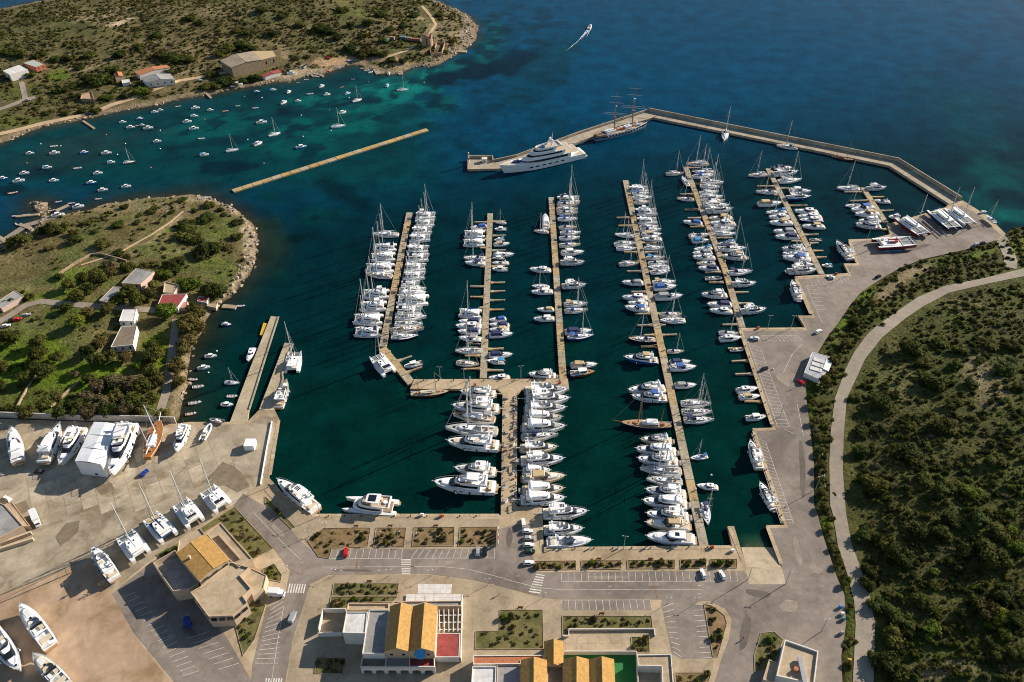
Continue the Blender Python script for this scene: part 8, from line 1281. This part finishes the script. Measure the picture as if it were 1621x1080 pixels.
# shrubs in the garden beds
BEDP = []
for P, m, nm, k in BEDS:
    Pg = GP(P, QZ + .08); A = np.array(Pg); x0, y0_ = A.min(0); x1, y1 = A.max(0); got = []; tries = 0
    while len(got) < k and tries < 400:
        tries += 1; x, y = random.uniform(x0, x1), random.uniform(y0_, y1)
        if sdist(Pg, np.array([x]), np.array([y]))[0] > .7 and all((x - a) ** 2 + (y - b_) ** 2 > 2.6 for a, b_ in got): got.append((x, y))
    BEDP += [(x, y, QZ + .05, random.uniform(.5, 1.0), random.choice((0, 1, 2, 3, 1, 4))) for x, y in got[5:]] + [(x + random.uniform(-1.2, 1.2), y + random.uniform(-.8, .8), QZ + .05, random.uniform(.2, .5), random.choice((0, 1, 1, 3, 4, 4))) for x, y in got * 4]
    for j, (x, y) in enumerate(sorted(got[:5])):
        ky = random.choice(['olive', 'bright', 'maquis', 'dry', 'bright', 'olive']); rad = random.choice((.8, 1.0, 1.3, 1.8)); r = plant(Vector((x, y, QZ + .06)), rad, ky, False, random.uniform(.9, 1.5)); tag(r, '%s shrub, %s large one from left, %s' % (COLN[ky], ordw(j + 1), nm), 'shrub', 'shrubs in the garden beds')
p = G(165, 932, QZ); r = empty('tree', p, 0, (3.2, 3.2, 3.6)); tag(r, 'bare leafless tree at the corner of the shaded car park', 'tree'); mb = MB(); rt = random.Random(3)
def br(a, d, L, w, n_):
    c = a + d * L; mb.tube(a, c, w, w * .6, 5, False)
    if n_:
        for k in range(4): br(c, (d + Vector((rt.gauss(0, .6), rt.gauss(0, .6), rt.gauss(.1, .4)))).normalized(), L * .68, w * .55, n_ - 1)
br(Vector((0, 0, 0)), Vector((0, 0, 1)), .5, .06, 3); o = mb.build('branches', BARK, r)
# ------------------------------------------------------------------ scrub, grass tufts and shore rocks: uncountable masses
rockv = []
for k in range(3):
    r_ = random.Random(k); V, F = [], []
    for j in range(4):
        for i in range(6):
            th = math.pi * j / 3; ph = 2 * math.pi * i / 6 + j; q = r_.uniform(.7, 1.15); V.append((q * math.sin(th) * math.cos(ph), q * math.sin(th) * math.sin(ph), .65 * q * math.cos(th)))
    for j in range(3):
        for i in range(6): F.append((j * 6 + i, j * 6 + (i + 1) % 6, j * 6 + 6 + (i + 1) % 6, j * 6 + 6 + i))
    me = bpy.data.meshes.new('rock'); me.from_pydata(V, [], F); me.materials.append(mat('shore_rock', (.30, .235, .17), .95, var=.35, scale=1.4, rnd=.55)); rockv.append(me)
def scatter(name, pts, meshes, label, cat):
    """pts: x, y, z, scale, which mesh"""
    A = np.array(pts); me = bpy.data.meshes.new(name); me.vertices.add(len(A)); me.vertices.foreach_set('co', A[:, :3].astype(np.float32).ravel())
    for nm, v, ty in (('sc', A[:, 3], 'FLOAT'), ('rot', rng.random(len(A)) * 6.283, 'FLOAT'), ('var', A[:, 4], 'INT')):
        a = me.attributes.new(nm, ty, 'POINT'); a.data.foreach_set('value', v.astype(np.float32 if ty == 'FLOAT' else np.int32))
    o = link(bpy.data.objects.new(name, me)); ng = bpy.data.node_groups.new(name, 'GeometryNodeTree'); ng.interface.new_socket('Geometry', in_out='INPUT', socket_type='NodeSocketGeometry'); ng.interface.new_socket('Geometry', in_out='OUTPUT', socket_type='NodeSocketGeometry')
    n = ng.nodes; l = ng.links; gi = n.new('NodeGroupInput'); go = n.new('NodeGroupOutput'); jn = n.new('GeometryNodeJoinGeometry')
    def attr(nm, ty): a = n.new('GeometryNodeInputNamedAttribute'); a.data_type = ty; a.inputs['Name'].default_value = nm; return a.outputs['Attribute']
    sc_, ro, va = attr('sc', 'FLOAT'), attr('rot', 'FLOAT'), attr('var', 'INT'); cx = n.new('ShaderNodeCombineXYZ'); l.new(ro, cx.inputs['Z']); er = n.new('FunctionNodeEulerToRotation'); l.new(cx.outputs[0], er.inputs[0])
    for k, ms in enumerate(meshes):
        src = bpy.data.objects.new('source_' + ms.name, ms); oi = n.new('GeometryNodeObjectInfo'); oi.inputs['Object'].default_value = src; oi.inputs['As Instance'].default_value = True
        cp = n.new('FunctionNodeCompare'); cp.data_type = 'INT'; cp.operation = 'EQUAL'; l.new(va, cp.inputs[2]); cp.inputs[3].default_value = k
        ip = n.new('GeometryNodeInstanceOnPoints'); l.new(gi.outputs[0], ip.inputs['Points']); l.new(cp.outputs[0], ip.inputs['Selection']); l.new(oi.outputs['Geometry'], ip.inputs['Instance']); l.new(er.outputs[0], ip.inputs['Rotation']); l.new(sc_, ip.inputs['Scale']); l.new(ip.outputs[0], jn.inputs[0])
    l.new(jn.outputs[0], go.inputs[0]); md = o.modifiers.new('scatter', 'NODES'); md.node_group = ng
    return tag(o, label, cat, None, 'stuff')
def samp(A_, X, Y):
    u = np.clip((X - X0) / STEP, 0, len(gx) - 2).astype(int); v = np.clip((Y - Y0) / STEP, 0, len(gy) - 2).astype(int); return A_[v, u]
TRK = []
for o in list(bpy.data.objects):
    if o.get('kind') == 'structure' and any(k in o.name for k in ('track', 'lane', 'path', 'street', 'road')) and o.type == 'MESH' and o.name not in ('street',): TRK += [(v.co.x, v.co.y) for v in o.data.vertices]
occ = np.zeros(GX.shape, bool); occ0 = occ.copy()
for x, y in TRK:
    i, j = int((x - X0) / STEP), int((y - Y0) / STEP)
    if 0 <= i < len(gx) and 0 <= j < len(gy): occ0[j, i] = True; occ[max(j - 1, 0):j + 2, max(i - 1, 0):i + 2] = True
for x, y, rr in FOOT:
    occ |= (GX - x) ** 2 + (GY - y) ** 2 < (rr * .95) ** 2
FULL = ['maquis', 'olive', 'dark', 'dry', 'grey', 'bright']; SM = [CR[k][0] for k in FULL]; lum = col.sum(-1)
def cloud(N, dist, dmin, mask, smin, smax, probs, power=2.2, dens=None):
    X = rng.uniform(X0, X1, N); Y = rng.uniform(Y0, Y1, N); d = samp(dist, X, Y); px_, py_ = to_px(X, Y, samp(GZ, X, Y)); ok = (d > dmin) & (px_ > -60) & (px_ < 1690) & (py_ > -60) & (py_ < 1140) & ~samp(occ, X, Y)
    if mask is not None: ok &= mask(X, Y, px_, py_)
    X, Y = X[ok], Y[ok]; Z = np.array([hz(a, b_) for a, b_ in zip(X, Y)]); s = smin + (smax - smin) * rng.random(len(X)) ** power
    return np.stack([X, Y, Z - .08 * s, s, rng.choice(len(FULL), len(X), p=probs)], 1)
nD = vnoise(GX, GY, 22, 21, 4)
bright = lum > .52
sc_n = cloud(300000, dN, 9, lambda X, Y, a, b_: (samp(nD, X, Y) + .4 * rng.random(len(X)) > .60) & ~samp(bright, X, Y), .35, 2.3, [.30, .40, .06, .04, .18, .02], 2.6)
sc_p = cloud(150000, dP, 5, lambda X, Y, a, b_: (samp(nD, X, Y) + .3 * rng.random(len(X)) > .68) & ~samp(bright, X, Y) & (b_ < 652), .25, 1.8, [.22, .4, .05, .08, .17, .08])
sc_h = cloud(420000, dH, 3, lambda X, Y, a, b_: (samp(nD, X, Y) * .8 + .6 * rng.random(len(X)) + .34 * np.clip((b_ - 600) / 260, 0, 1) > .70), .35, 2.1, [.46, .16, .28, .01, .04, .05], 2.3)
strip_m = lambda X, Y, a, b_: (samp(dH, X, Y) < -6.5) & (samp(dE, X, Y) > 1.6) & (a > 1270) & (rng.random(len(X)) < .75)
occ = occ0; sc_s = cloud(480000, dE, 1.6, strip_m, .45, 2.0, [.40, .36, .14, .06, .02, .02], 1.8); lushm = (col[..., 1] > .14)
if len(sc_s): sc_s = sc_s[~samp(lushm, sc_s[:, 0], sc_s[:, 1])]
sc_t = cloud(520000, dH, 2, lambda X, Y, a, b_: rng.random(len(X)) < .5, .18, .6, [.44, .2, .24, .01, .06, .05], 1.5); sc_h = np.concatenate([sc_h, sc_t])
scatter('maquis_scrub', sc_n, SM, 'low dark maquis scrub covering the north headland', 'scrub'); scatter('maquis_scrub', sc_p, SM, 'scattered low scrub over the grassy peninsula', 'scrub'); scatter('maquis_scrub', sc_h, SM, 'dense scrub covering the right hand hillside', 'scrub'); scatter('maquis_scrub', sc_s, SM, 'scrub on the bank between the apron and the coast road', 'scrub')
X = rng.uniform(X0, X1, 520000); Y = rng.uniform(Y0, Y1, 520000); a = samp(dN, X, Y); c = samp(dP, X, Y); q = rng.random(len(X)); px_, py_ = to_px(X, Y, 0 * X)
tip = px_ > 655; ok = ((np.abs(a - 2 * tip) < 3 + 9 * tip) & (q < .7)) | ((np.abs(c - 1) < 3 + 5 * (px_ > 345)) & (q < .8) & (py_ < 640)); ok &= (px_ > -40) & (px_ < 1660) & (py_ > -40)
X, Y = X[ok], Y[ok]; Z = np.array([hz(u, v) for u, v in zip(X, Y)]); k = Z > -.75; X, Y, Z = X[k], Y[k], Z[k]; s = .25 + 1.5 * rng.random(len(X)) ** 3.2
scatter('bedding_plants', BEDP, SM, 'small bedding plants filling the marina garden beds', 'bedding plants'); scatter('shore_rocks', np.stack([X, Y, Z, s, rng.integers(0, 3, len(X))], 1), rockv, 'pale boulders strewn along the natural shores', 'rocks')
# seaside rock belt outside the apron at the right
